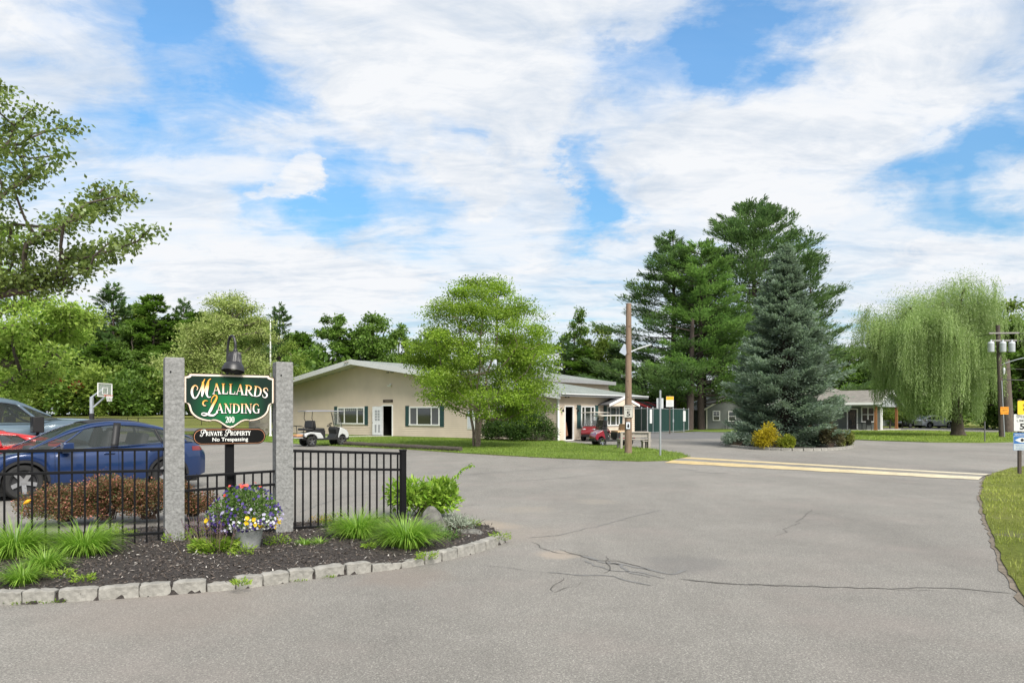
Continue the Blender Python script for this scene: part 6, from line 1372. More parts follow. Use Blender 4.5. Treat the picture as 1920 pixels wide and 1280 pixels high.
for k, (za, zb, yb, sag, lab) in enumerate(((7.75, 8.4, 52, .5, 'top power line running right from the transformer pole'), (7.2, 7.7, 53, .5, 'second power line just under the top one, right of the pole'), (5.1, 5.5, 50, .4, 'middle cable leaving the transformer pole to the right'), (4.3, 4.4, 50, .35, 'thick lowest cable leaving the transformer pole to the right'))):
    a = Vector((x, y, 0)) + onp(za); b = Vector((x + 24, yb, zb)); pts = [a.lerp(b, i / 14) - Vector((0, 0, sag * 4 * (i / 14) * (1 - i / 14))) for i in range(15)]; mb = MB(); mb.tube([p - a for p in pts], .018 if k < 3 else .035, 5); o = mb.build('power_line', M_trim, loc=a); tag(o, lab, 'cable', 'cables on the right-hand utility pole')
for k, (za, sag, lab) in enumerate(((7.7, .9, 'upper wire running left behind the willow'), (5.2, .9, 'lower wire running left behind the willow, above the porch house'))):
    a = Vector((x, y, 0)) + onp(za); b = Vector((x - 26, y + 60, za + .8 - k * .3)); pts = [a.lerp(b, i / 14) - Vector((0, 0, sag * 4 * (i / 14) * (1 - i / 14))) for i in range(15)]; mb = MB(); mb.tube([p - a for p in pts], .02, 5); o = mb.build('power_line', M_trim, loc=a); tag(o, lab, 'cable', 'cables on the right-hand utility pole')
M_or = mat('orange sign', (.75, .30, .02), .45); zc = CAM_H - (769.5 - HZ) * y / FOC
s1 = sign('orange_sign', 'small orange notice with lines of writing on the leaning utility pole', .60, .55, (x + .02, y - .24, zc), 0, M_or, None, ()); 
M_orl = mat('orange sign print', (.30, .07, .01), .5); text('lettering', 'PRIVATE', .15, M_orl, s1, (0, .17, .005), bold=.0008); text('lettering', 'DRIVE', .17, M_sgb, s1, (0, 0, .005), bold=.0008); text('lettering', 'NO TURNS', .12, M_orl, s1, (0, -.17, .005), bold=.002)
x, y = G(1846.5, 829.5); o = MB(); o.tube([(0, 0, -.1), (0, 0, 1.3)], .035, 8); ob = o.build('marker_post', mat('marker post grey', (.10, .10, .10), .7), loc=(x, y, 0), smooth=60); tag(ob, 'thin grey marker post on the grass between the willow and the leaning pole', 'post')

# ---------------------------------------------------------------- bench, log, flagpole, hoop, fences, bins
M_bench = mat('weathered bench wood', (.30, .275, .24), .9, var=.25, scale=5, stretch=(1, 6, 6)); x, y = G(1186, 841); t = thing('bench', 'weathered grey wooden bench on the lawn edge behind the timber pole', 'bench', (x + .05, y, .02), R(8))
for s in (-1, 1):
    mb = MB(); mb.prism([(-.06, 0), (.06, 0), (.07, .80), (-.05, .80)], -.34, -.24); mb.box((.0, 0, .40), (.11, .6, .10)); mb.box((0, .27, .2), (.11, .10, .40)); 
    mb.build('end_frame', M_bench, t, loc=(s * .72, 0, 0), bev=.012)
for k in range(3): mb = MB(); mb.box((0, -.20 + .21 * k, .47), (1.62, .18, .05)); mb.build('seat_plank', M_bench, t, bev=.008)
for k in range(2): mb = MB(); mb.box((0, -.235, .63 + .16 * k), (1.42, .045, .14)); mb.build('back_plank', M_bench, t, bev=.008)
mb = MB(); mb.box((0, -.27, .81), (1.62, .16, .04)); mb.build('top_rail', M_bench, t, bev=.008)
x, y = G(1211, 841); t = thing('side_table', 'low weathered wooden stand at the right end of the bench', 'table', (x, y, .02), R(8)); mb = MB(); mb.box((0, 0, .38), (.46, .4, .05)); mb.build('tabletop', M_bench, t, bev=.008)
for s in (-1, 1): mb = MB(); mb.box((s * .15, 0, .18), (.08, .34, .36)); mb.build('leg', M_bench, t)
x, y = G(1209, 836); o = MB(); o.tube([(0, 0, 0), (0, 0, .85)], .018, 6); o.lathe([(.0, .83), (.05, .84), (.05, .88), (0, .9)], 8); o.lathe([(.12, 0), (.1, .03), (0, .04)], 10); ob = o.build('ash_stand', M_iron, loc=(x, y, 0)); tag(ob, 'thin black metal stand beside the bench end', 'stand')
M_log = mat('weathered log', (.07, .058, .048), .95, var=.5, scale=5, stretch=(.8, 3, 3), bump=.9, bscale=14)
a = Vector((*G(642, 835), .12)); b = Vector((*G(864, 847), .12)); pts = []; rg = random.Random(6); rad = []
for i in range(26): p = a.lerp(b, i / 25); pts.append(p - a + Vector((0, 0, rg.gauss(0, .006)))); rad.append(.125 + rg.gauss(0, .007))
o = MB(); o.tube(pts, rad, 12); ob = o.build('log', M_log, loc=a, smooth=50); tag(ob, 'long weathered log lying along the lawn edge before the clubhouse', 'log')
x, y = G(507, 817.5); t = thing('flagpole', 'white flagpole without a flag behind the right granite post', 'flagpole', (x, y, 0)); mb = MB(); mb.tube([(0, 0, 0), (0, 0, 4), (0, 0, 9.0)], [.085, .07, .045], 12); mb.build('pole', M_white, t, smooth=60); mb = MB(); mb.lathe([(.0, 9.0), (.06, 9.03), (.08, 9.1), (.05, 9.17), (0, 9.2)], 12); mb.build('finial', M_chrome, t, smooth=60); mb = MB(); mb.lathe([(.14, 0), (.13, .06), (.085, .1)], 12); mb.build('base_collar', M_white, t)
x, y = (172 - 960) / FOC * 54, 54; t = thing('basketball_hoop', 'grey basketball hoop with a clear backboard beyond the parked cars', 'basketball hoop', (x, y, 0), R(-4)); M_hp = mat('hoop steel', (.40, .43, .47), .4, metal=.4)
mb = MB(); mb.box((0, 0, 1.5), (.20, .20, 3.0)); mb.build('pole', M_hp, t, bev=.02); mb = MB(); mb.box((0, 0, .9), (.26, .26, 1.8)); mb.build('pole_pad', M_iron, t, bev=.03)
mb = MB()
for z0, z1 in ((2.15, 2.95), (2.98, 3.65)): mb.bar((0, 0, z0), (.95, 0, z1), .07, .10)
mb.bar((.0, 0, 2.98), (-.14, 0, 2.0), .05); mb.build('extension_arm', M_hp, t); mb = MB()
bx, bw, bz0, bz1 = 1.0, .82, 3.02, 3.95
for s in (-1, 1): mb.bar((bx, s * bw, bz0), (bx, s * bw, bz1), .06, .05)
for z in (bz0, bz1): mb.bar((bx, -bw, z), (bx, bw, z), .05, .06)
for s in (-1, 1): mb.bar((bx + .005, s * .3, 3.2), (bx + .005, s * .3, 3.65), .045, .02)
for z in (3.2, 3.65): mb.bar((bx + .005, -.3, z), (bx + .005, .3, z), .02, .045)
bk = mb.build('backboard_frame', M_white, t); gl = mat('backboard glass', (.7, .75, .75), .05); bb = [n for n in gl.node_tree.nodes if n.type == 'BSDF_PRINCIPLED'][0]; bb.inputs['Alpha'].default_value = .25
mb = MB(); mb.box((bx, 0, 3.48), (.01, 2 * bw - .05, .9)); mb.build('backboard_pane', gl, bk)
mb = MB(); ring = [(bx + .33 + .23 * math.cos(a), .23 * math.sin(a), 3.08) for a in np.linspace(0, 2 * math.pi, 21)]; mb.tube(ring, .022, 6); mb.bar((bx, 0, 3.08), (bx + .12, 0, 3.08), .22, .05); rm = mb.build('rim', mat('rim orange', (.55, .07, .03), .5), t)
mb = MB()
for k in range(12):
    a = 2 * math.pi * k / 12
    for d_ in (-.5, .5): a2 = a + d_; mb.tube([(bx + .33 + .23 * math.cos(a), .23 * math.sin(a), 3.07), (bx + .33 + .15 * math.cos(a2), .15 * math.sin(a2), 2.66)], .009, 4)
mb.build('net', mat('net white', (.7, .7, .7), .8), rm)
# black mesh fence round the playing court
M_mesh = bpy.data.materials.new('chain link mesh'); ntm, Nm, Lm = nodes_of(M_mesh); om = Nm.new('ShaderNodeOutputMaterial'); bm_ = Nm.new('ShaderNodeBsdfPrincipled'); Lm.new(bm_.outputs[0], om.inputs[0]); bm_.inputs['Base Color'].default_value = (.02, .02, .02, 1); bm_.inputs['Alpha'].default_value = .16
def linkfence(label, pts, h, sp, r=.03):
    a = pts[0]; t = thing('chain_link_fence', label, 'fence', (*a, 0), 0, 'black mesh fences round the playing court')
    for p, q in zip(pts[:-1], pts[1:]):
        p, q = Vector((p[0] - a[0], p[1] - a[1], 0)), Vector((q[0] - a[0], q[1] - a[1], 0)); n = max(1, int((q - p).length / sp))
        for i in range(n + 1): e = p.lerp(q, i / n); mb = MB(); mb.tube([e, e + Vector((0, 0, h + .06))], r * 1.3, 6); mb.build('post', M_blk, t)
        for z in (h, .12): mb = MB(); mb.tube([p + Vector((0, 0, z)), q + Vector((0, 0, z))], r * .8, 6); mb.build('rail', M_blk, t)
        mb = MB(); mb.add([p + Vector((0, 0, .1)), q + Vector((0, 0, .1)), q + Vector((0, 0, h)), p + Vector((0, 0, h))], [(0, 1, 2, 3)]); mb.build('mesh', M_mesh, t)
linkfence('low black mesh fence between the parking area and the playing court, left of the sign', [(-43, 70.5), (-30.5, 68.6)], 1.4, 3.2); linkfence('low black mesh fence behind the entrance sign, beside the flagpole', [(-30.3, 68.5), (-22, 69.5), (-19.5, 78)], 1.4, 3.4)
linkfence('far black mesh fence along the back of the playing court', [(-62, 101), (-22, 101)], 1.3, 4.5)
M_rub = mat('edging stone', (.16, .14, .12), .9, var=.4, scale=3, bump=.8)
a = Vector((*G(342, 819), .06)); b = Vector((*G(388, 822.5), .06)); o = MB(); rg = random.Random(2); o.tube([a.lerp(b, i / 12) - a + Vector((0, 0, rg.gauss(0, .02))) for i in range(13)], [.16 + rg.gauss(0, .03) for _ in range(13)], 9); ob = o.build('log', M_log, loc=a, smooth=40); tag(ob, 'short dark timber edging at the lawn corner behind the blue car tail', 'log')
# utility box, table by the flagpole
x, y = G(487, 812); t = thing('equipment_cabinet', 'beige equipment cabinet beside the white flagpole', 'cabinet', (x, y, 0), R(-30)); mb = MB(); mb.box((0, 0, 1.15), (1.5, 1.2, 2.3)); mb.build('cabinet_body', mat('cabinet beige', (.36, .34, .29), .6), t, bev=.02); mb = MB(); mb.box((0, -.62, 1.15), (1.2, .03, 1.8)); mb.build('cabinet_door', mat('cabinet door', (.31, .29, .25), .6), t, bev=.01)
x, y = G(487, 816.5); t = thing('garden_bench', 'grey wooden bench in front of the beige cabinet by the flagpole', 'bench', (x - .2, y, .05), R(-8)); mb = MB(); mb.box((0, 0, .52), (1.7, .5, .06)); mb.build('seat', M_bench, t); mb = MB(); mb.box((0, .24, .85), (1.7, .05, .3)); mb.build('backrest', M_bench, t)
for s in (-1, 1): mb = MB(); mb.box((s * .75, 0, .26), (.08, .45, .52)); mb.build('leg', M_bench, t)
# bin enclosure: green screened chain-link
M_scr = mat('green privacy screen', (.006, .034, .029), .7, var=.10, scale=1.5); M_gp = M_galv
q0 = Vector(G(1186, 810.5)); q1 = Vector(G(1203, 811.8)); q2 = Vector(G(1214, 813.2)); q3 = Vector(G(1224, 811.8)); q4 = Vector(G(1262, 809.6)); q5 = Vector(G(1282, 808.6)); q6 = Vector(G(1291, 807))
t = thing('bin_enclosure', 'dark green screened chain-link enclosure round the rubbish bins', 'enclosure', (q2.x, q2.y, 0))
def rel(q, z=0): return Vector((q.x - q2.x, q.y - q2.y, z))
for i, q in enumerate((q0, q1, q2, q3, q4, q5, q6)): mb = MB(); mb.tube([rel(q, -.1), rel(q, 2.32)], .055, 8); mb.lathe([(.06, 0), (.04, .05), (0, .07)], 8, c=tuple(rel(q, 2.32))); mb.build('post', M_gp, t, smooth=60)
for i, (a, b) in enumerate(((q0, q1), (q1, q2), (q2, q3), (q3, q4), (q4, q5), (q5, q6))):
    mb = MB(); e = (rel(b) - rel(a)); n_ = 10; rows = []
    for k in range(n_ + 1):
        u = .02 + .96 * k / n_; p = rel(a) + e * u; w_ = .02 * math.sin(k * 2.1 + i); nn = Vector((-e.y, e.x, 0)).normalized() * w_; rows.append([p + nn + Vector((0, 0, z)) for z in (.10, .8, 1.5, 2.22)])
    mb.loft(rows); mb.build('gate_panel' if i in (3, 4) else 'screen_panel', M_scr, t, smooth=60)
    mb = MB()
    for z in (.08, 2.25): mb.tube([rel(a, z), rel(b, z)], .035, 6)
    mb.build('rail', M_gp, t)
mb = MB(); mb.box(tuple(rel(q4, 1.1) + Vector((0, -.08, 0))), (.12, .08, .3)); mb.build('gate_latch', M_gp, t)
for q, lab, hh in ((q2.lerp(q3, .45), 'white notice on the green bin enclosure, near its left corner post', 1.25), (q5, 'white notice on the right gate post of the green bin enclosure', 1.05)):
    s1 = thing('notice_board', lab, 'notice', (q.x, q.y - .12, 1.55)); s1.rotation_euler = (R(90), 0, R(10)); flat(plate(.34, hh, .01), 0, .01).build('sheet', M_sgn, s1, fix=True); mb = MB()
    for k in range(6): mb.box((0, hh * (.35 - .14 * k), .0115), (.24, .03, .002))
    mb.build('printed_lines', mat('faded print', (.35, .35, .36), .6), s1)
M_rlid = mat('red bin lid', (.27, .025, .03), .5); M_blid = mat('dark bin lid', (.03, .032, .034), .5)
for k, (px, py, lidm, lab) in enumerate(((1197, 806.5, M_blid, 'rubbish container with a dark lid at the left of the green enclosure'), (1209, 806.5, M_rlid, 'rubbish container with a red lid, left one of the two red-lidded ones'), (1222, 806, M_blid, 'rubbish container with a dark lid between the two red-lidded ones'), (1234, 805.5, M_rlid, 'rubbish container with a red lid, right one of the two red-lidded ones'), (1248, 805, M_blid, 'rubbish container with a dark lid at the right of the green enclosure'))):
    x, y = G(px, py + 1.2); y += 1.2; t = thing('rubbish_container', lab, 'dumpster', (x, y + 1.0, 0), R(-35), 'rubbish containers inside the green enclosure'); t.scale = (1, 1, 1.22); mb = MB(); mb.prism([(-.75, .1), (.75, .1), (.8, 2.0), (-.8, 2.45)], -.55, .55); mb.build('container_body', M_blid, t, fix=True); mb = MB(); mb.bar((-.9, 0, 2.54), (.9, 0, 2.03), 1.2, .06); mb.build('lid', lidm, t, bev=.015)
x, y = (1256 - 960) / FOC * 66, 66; t = thing('rules_sign', 'white sign with an orange header standing above the green bin enclosure', 'sign', (x, y, 0)); mb = MB(); mb.box((0, .05, 1.7), (.1, .08, 3.4)); mb.build('post', M_pole2, t); mb = MB(); mb.box((0, -.01, 2.85), (.66, .03, .92)); mb.build('board', M_sgn, t); mb = MB(); mb.box((0, -.03, 3.15), (.64, .01, .30)); mb.build('header', mat('header orange', (.72, .38, .02), .5), t)
mb = MB()
for k in range(4): mb.box((0, -.03, 2.88 - .12 * k), (.46, .008, .035))
mb.build('printed_lines', MATS['faded print'], t)
# ---------------------------------------------------------------- trees
M_bark = mat('grey brown bark', (.105, .085, .068), .95, var=.35, scale=5, stretch=(3, 3, .6), bump=.8, bscale=10); M_birch = mat('peeling birch bark', (.19, .15, .12), .9, var=.45, scale=5, stretch=(1, 1, 2.5), bump=.7); M_pbark = mat('pine bark', (.060, .046, .040), .95, var=.35, scale=4, stretch=(3, 3, .5), bump=.8)
L_birch = leafmat('birch leaves', (.12, .21, .020), (.30, .41, .055), trans=.5, clump=.38, cscale=.7)
L_dec = leafmat('forest leaves', (.075, .145, .024), (.18, .28, .055), trans=.45, clump=.3, cscale=.3); L_dec2 = leafmat('light forest leaves', (.12, .185, .03), (.25, .33, .065), trans=.4, clump=.25, cscale=.35)
L_dec3 = leafmat('yellowish leaves', (.20, .27, .07), (.41, .46, .16), trans=.4, clump=.2, cscale=.5); L_pine = leafmat('pine needles', (.072, .135, .058), (.185, .265, .105), trans=.5, clump=.3, cscale=.3); L_pine2 = leafmat('light pine needles', (.11, .21, .065), (.25, .37, .11), trans=.5, clump=.25, cscale=.35)
L_spr = leafmat('blue spruce needles', (.12, .17, .13), (.32, .395, .315), trans=.4, clump=.3, cscale=.8); L_wil = leafmat('willow leaves', (.18, .26, .085), (.38, .47, .20), trans=.5, clump=.25, cscale=.3)
L_maple = leafmat('dark maple leaves', (.10, .155, .03), (.24, .30, .075), trans=.45, clump=.3, cscale=.9, gloss=.04); L_loc = leafmat('lime leaves', (.17, .29, .04), (.43, .55, .12), trans=.45, clump=.3, cscale=.9); L_yew = leafmat('yew leaves', (.022, .055, .014), (.085, .145, .03), trans=.15, clump=.35, cscale=2.)
L_red = leafmat('red foliage', (.12, .03, .02), (.32, .035, .02), trans=.3)

def skeleton(nodes, radius_tip=.02, power=2.2, maxr=None):
    """nodes: list of (point, parent index); pipe-model radii"""
    n = len(nodes); acc = [0.] * n; kids = [0] * n
    for i, (_, p) in enumerate(nodes):
        if p >= 0: kids[p] += 1
    for i in range(n - 1, -1, -1):
        if kids[i] == 0: acc[i] = radius_tip ** power
        if nodes[i][1] >= 0: acc[nodes[i][1]] += acc[i]
    return [a ** (1 / power) for a in acc]
def limbs(mb, pts, par, rad, n=6, minr=.0, jit=.0, rng=None):
    for i, p in enumerate(par):
        if p < 0 or rad[i] < minr: continue
        a, b = Vector(pts[p]), Vector(pts[i]); L_ = (b - a).length
        m = a.lerp(b, .5) + Vector((0, 0, -.06 * L_)) + (Vector(rng.normal(0, jit * L_, 3)) if rng is not None else Vector())
        mb.tube([a, m, b], [min(rad[p], rad[i] * 1.35), rad[i] * 1.1, rad[i]], n, cap=False)

def deciduous(name, label, cat, loc, H, env, leafm, barkm, seed, boughs=None, lrad=None, nl=22, ncl=12, nleaf=45, ls=.1, lw=.06, cb=.22, trunk_r=.2, stems=1, lobe=.30, flatz=.7, lean=(0, 0), spread=.5, ctr=(0, 0), droop=.1, clr=.42, group=None, twig_min=.010):
    """broadleaf tree: boughs (lobes) fill an envelope, twig clusters fill the boughs, leaves fill the clusters"""
    rng = np.random.default_rng(seed); t = thing(name, label, cat, loc, 0, group)
    ez, er = np.array([e[0] for e in env]) * H, np.array([e[1] for e in env])
    # boughs
    C = []
    tries = 0
    while len(C) < nl and tries < 4000:
        tries += 1; z = rng.uniform(ez[0], ez[-1]); r = np.interp(z, ez, er)
        if rng.random() > (r / er.max()) ** 1.2 + .12: continue
        a = rng.uniform(0, 6.283); q = r * rng.uniform(.25, 1) ** .55 * .86; c = np.array([ctr[0] + q * math.cos(a), ctr[1] + q * math.sin(a), z])
        if all(np.linalg.norm((c - d) * (1, 1, 1.25)) > er.max() * lobe * .95 for d in C): C.append(c)
    if boughs is not None: C = [np.array(b) for b in boughs]
    C = np.array(C); lr = (lrad or er.max() * lobe) * rng.uniform(.8, 1.25, len(C))
    pts, par = [], []
    zt = H * cb
    for s in range(stems):
        a = 6.283 * s / stems + .6; off = (0 if stems == 1 else trunk_r * .9); top = np.array([lean[0] * zt + math.cos(a) * off * (1 + spread * 2.2 * (stems > 1)), lean[1] * zt + math.sin(a) * off * (1 + spread * 2.2 * (stems > 1)), zt])
        pts += [np.array([math.cos(a) * off * .9, math.sin(a) * off * .9, -.15])]; par += [-1]
        pts += [top * .5 + np.array([0, 0, 0])]; par += [len(pts) - 2]; pts += [top]; par += [len(pts) - 2]
        tip = np.array([ctr[0] + math.cos(a) * er.max() * spread * .5 * (stems > 1), ctr[1] + math.sin(a) * er.max() * spread * .5 * (stems > 1), H * (.93 - .06 * s)])
        for u in (.18, .36, .54, .72, .9): pts.append(top * (1 - u) + tip * u + rng.normal(0, .012 * H, 3)); par.append(len(pts) - 2)
    nst = len(pts); order = np.argsort(np.hypot(C[:, 0] - ctr[0], C[:, 1] - ctr[1])); lob_node = {}
    for i in order:
        P = np.array(pts); d = P - C[i]; cost = np.linalg.norm(d, axis=1) + np.where(P[:, 2] > C[i][2] - .1 * np.hypot(d[:, 0], d[:, 1]), 2.5, 0) * er.max(); cost[[k for k in range(len(P)) if P[k][2] < zt * .8]] += 3 * er.max() 
        j = int(np.argmin(cost)); pts.append(C[i]); par.append(j); lob_node[i] = len(pts) - 1
    K, kl_ = [], []
    for i in range(len(C)):
        m = ncl; o = rvec(rng, m) * (rng.random((m, 1)) ** .5) * lr[i] * np.array([1, 1, flatz]); o[:, 2] -= droop * lr[i] * rng.random(m)
        for q in o: pts.append(C[i] + q); par.append(lob_node[i]); K.append(C[i] + q); kl_.append(lr[i])
    K, kl_ = np.array(K), np.array(kl_); rad = skeleton(list(zip(pts, par))); k = trunk_r / max(rad[0], 1e-6) * (1 if stems == 1 else .62); rad = [max(.006, r * k) for r in rad]
    mb = MB(); limbs(mb, pts, par, rad, 6, twig_min, .06, rng)
    if stems == 1: mb.tube([(0, 0, -.15), (0, 0, .05), (lean[0] * .5, lean[1] * .5, .5)], [trunk_r * 1.5, trunk_r * 1.3, trunk_r], 9, cap=False)
    mb.build('trunk', barkm, t, smooth=60)
    n = len(K) * nleaf; ki = np.repeat(np.arange(len(K)), nleaf); o = rng.normal(0, 1, (n, 3)) * (kl_[ki] * clr)[:, None] * (1, 1, flatz * .8); P = K[ki] + o
    keep = P[:, 2] > .25; P, o = P[keep], o[keep]; n = len(P)
    D = unit(o) * .6 + rvec(rng, n) * .8 + (0, 0, -.25); Nn = rvec(rng, n) * .75 + (0, 0, .8)
    V, F = leaf_quads(P, D, Nn, ls * rng.uniform(.65, 1.3, n), lw * rng.uniform(.7, 1.25, n)); rn = np.clip(rng.random(n) * .75 + rng.random(len(K))[ki[keep]] * .25, 0, 1)
    part_mesh('crown', V, F, rn, leafm, t); return t

def conifer(name, label, cat, loc, H, R0, leafm, seed, cb=.12, whorl=.55, per=5, tuft=.34, tw=.10, per_m=26, up=.25, droop=.0, irregular=.3, trunk_r=.25, prof=None, group=None, ends=.35, zs=.10, barkm=None, flat=.35):
    """straight trunk, whorls of branches, needle sprays along the outer part of each branch"""
    rng = np.random.default_rng(seed); t = thing(name, label, cat, loc, 0, group); prof = prof or (lambda u: (1 - u) ** .8)
    mb = MB(); mb.tube([(0, 0, -.2), (rng.normal(0, .1), 0, H * .4), (rng.normal(0, .1), 0, H * .75), (0, 0, H * .985)], [trunk_r, trunk_r * .75, trunk_r * .38, trunk_r * .06], 9, cap=False)
    Pn, Dn, RN = [], [], []
    z = H * cb
    while z < H * .985:
        u = (z / H - cb) / (1 - cb); Rz = R0 * prof(u)
        for k in range(per if rng.random() > .1 else per - 1):
            a = rng.uniform(0, 6.283); Ln = max(.25, Rz * (1 + rng.normal(0, irregular))); zz0 = z + rng.normal(0, whorl * .35)
            m = 8; pts = []
            for i in range(m + 1):
                v = i / m; pts.append(np.array([math.cos(a) * Ln * v, math.sin(a) * Ln * v, zz0 + Ln * (up * v ** 1.8 - droop * math.sin(v * 2.2) + (.12 if u > .8 else 0) * v)]))
            mb.tube(pts[::2], [max(.008, trunk_r * .20 * (1 - v) * (1 - .5 * u)) + .006 for v in np.linspace(0, 1, 5)], 4, cap=False)
            pts = np.array(pts); nn = int(per_m * Ln) + 8; v = ends + (1 - ends) * rng.random(nn) ** .75; ii = v * m; i0 = np.minimum(ii.astype(int), m - 1); f = (ii - i0)[:, None]; P = pts[i0] * (1 - f) + pts[i0 + 1] * f
            d = unit(pts[i0 + 1] - pts[i0]); side = np.array([-math.sin(a), math.cos(a), 0]); sgn = rng.normal(0, 1, nn); lat = sgn * Ln * .16 * (1.15 - v) ** .6
            P = P + side * lat[:, None] + d * (np.abs(lat) * .6)[:, None] + np.stack([0 * v, 0 * v, rng.normal(0, zs, nn) - np.abs(lat) * droop * .9], 1)
            D = d + side * (np.sign(sgn) * rng.uniform(.1, .9, nn))[:, None] + rng.normal(0, .33, (nn, 3)) + (0, 0, .22)
            Pn.append(P); Dn.append(D); RN.append(np.clip(rng.random(nn) * .6 + rng.random() * .4, 0, 1))
        z += whorl * (1 - .45 * u) * rng.uniform(.75, 1.25)
    mb.build('trunk', barkm or M_pbark, t, smooth=60)
    P, D, rn = np.concatenate(Pn), np.concatenate(Dn), np.concatenate(RN); n = len(P); V, F = leaf_quads(P, D, rvec(rng, n) * flat + (0, 0, .7), tuft * rng.uniform(.6, 1.25, n), tw * rng.uniform(.7, 1.3, n), .55); part_mesh('crown', V, F, rn, leafm, t); return t

def P_(px, d): return ((px - 960) / FOC * d, d)
def Ht(py, d): return CAM_H + (HZ - py) * d / FOC
# birch on the lawn
bx_, by_ = G(893, 838)
deciduous('birch_tree', 'bright green multi-stemmed birch on the lawn before the clubhouse', 'tree', (bx_, by_, .02), 9.25, [(.20, 2.8), (.28, 4.4), (.42, 4.8), (.58, 4.4), (.72, 3.5), (.86, 2.2), (.97, .8)], L_birch, M_birch, 12, nl=100, ncl=11, nleaf=74, ls=.11, lw=.075, cb=.17, trunk_r=.165, stems=3, lobe=.165, spread=.55, flatz=.52, clr=.33, ctr=(.25, 0), droop=.3)
# willow
wx_, wy_ = G(1796, 817)
def willow(label, loc, seed):
    rng = np.random.default_rng(seed); t = thing('willow_tree', label, 'tree', loc); H = 12.6; pts, par = [np.array([0., 0, -.1]), np.array([-.1, 0, 1.6]), np.array([-.2, 0, 3.4])], [-1, 0, 1]; arms = []
    for k, (a, r, zt) in enumerate(((2.9, 5.4, 9.2), (3.4, 3.4, 10.6), (2.2, 3.6, 10.2), (.4, 2.6, 12.0), (-.4, 2.9, 11.0), (1.2, 2.6, 11.4), (-1.3, 2.8, 10.0), (-2.2, 3.6, 9.6), (3.1, 6.0, 7.4), (4.2, 2.2, 11.2), (-.9, 2.0, 12.2), (0.1, 3.2, 9.0), (-1.9, 4.4, 8.0), (2.6, 4.6, 8.6), (2.8, 4.4, 9.0), (3.5, 5.2, 8.2), (3.0, 2.4, 10.8), (2.4, 5.2, 7.8), (3.9, 4.2, 9.2), (3.2, 5.6, 8.8))):
        e = np.array([-1.3 + r * (.95 if math.cos(a) < 0 else .78) * math.cos(a), r * .95 * math.sin(a), zt * .93 + .2]); last = 2
        for u in (.3, .6, .85, 1.):
            q = pts[2] * (1 - u) + e * u + np.array([0, 0, .9 * math.sin(u * math.pi)]) + rng.normal(0, .15, 3); pts.append(q); par.append(last); last = len(pts) - 1
            if u >= .6: arms.append(q)
    arms = np.array(arms); rad = skeleton(list(zip(pts, par)), .05, 2.0); k = .40 / rad[0]; rad = [r * k for r in rad]; mb = MB(); limbs(mb, pts, par, rad, 8, 0, .05, rng); mb.tube([(0, 0, -.15), (0, 0, .1), (-.02, 0, .35), (-.04, 0, 1.0)], [.72, .58, .48, .42], 10, cap=False); mb.build('trunk', mat('willow bark', (.07, .055, .042), .95, var=.35, scale=4, bump=.8), t, smooth=60)
    PP, DD, NN, RR = [], [], [], []; cl = rng.integers(0, len(arms), 230); ctrs = arms[cl] + rng.normal(0, 1, (230, 3)) * (1.0, 1.0, .8)
    for c in ctrs:
        tone = rng.random()
        for j in range(24):
            s0 = c + rng.normal(0, .24, 3); zend = max(.85 + abs(rng.normal(0, .5)) + .4 * tone + max(0, -s0[0] - 4.1) * 1.8, s0[2] - (1.1 + (1.6 if (tone * 13.7) % 1 < .33 else 6.8) * ((tone * 7.3) % 1)) * rng.uniform(.75, 1.1)); Ls = s0[2] - zend
            if Ls < .5: continue
            m = int(Ls / .085); u = np.linspace(0, 1, m); sway = rng.normal(0, .16, 2); outw = (s0[:2] - np.array([-1.1, 0])); outw = outw / (np.linalg.norm(outw) + .5) * .35
            x = s0[0] + (sway[0] + outw[0]) * np.sqrt(u); y = s0[1] + (sway[1] + outw[1]) * np.sqrt(u); PP.append(np.stack([x, y, s0[2] - Ls * u], 1) + rng.normal(0, .025, (m, 3))); dn = rvec(rng, m) * .55; dn[:, 2] = -1; DD.append(dn); RR.append(np.clip(tone * .45 + rng.random(m) * .55, 0, 1))
    for q in arms:
        m = 1100; PP.append(q + rng.normal(0, .78, (m, 3)) * (1, 1, .75) + (0, 0, .25)); d = rvec(rng, m); d[:, 2] -= .5; DD.append(d); RR.append(rng.random(m))
    P, D, rn = np.concatenate(PP), np.concatenate(DD), np.concatenate(RR); n = len(P); V, F = leaf_quads(P, D, rvec(rng, n), .17 * rng.uniform(.7, 1.3, n), .042); part_mesh('crown', V, F, rn, L_wil, t); print('willow', n); return t
willow('large weeping willow on the grass right of the porch house', (wx_, wy_, .03), 41)
# blue spruce on its kerbed island
isl = [(1352, 832), (1362, 836.5), (1390, 840), (1440, 843.5), (1500, 845), (1550, 844), (1588, 841), (1598, 837.5), (1585, 834), (1520, 829), (1440, 827), (1380, 828.5)]
ic = np.array(pxpoly(isl)); icc = [tuple(p) for p in catmull(list(ic) + [ic[0]], 6)[:-1]]
sheet('island_bed', icc, .07, M_mulch, .09)
cen = ic.mean(0); cum = 0; pts = [np.array(p) for p in icc]; k = 0; rk = random.Random(5)
mb_k = []
tot = sum(np.linalg.norm(pts[(i + 1) % len(pts)] - pts[i]) for i in range(len(pts))); nst_ = 64
def ringpt(s):
    s %= tot
    for i in range(len(pts)):
        a, b = pts[i], pts[(i + 1) % len(pts)]; l = np.linalg.norm(b - a)
        if s <= l: return a + (b - a) * (s / l), (b - a) / l
        s -= l
    return pts[0], np.array((1, 0))
proto = None
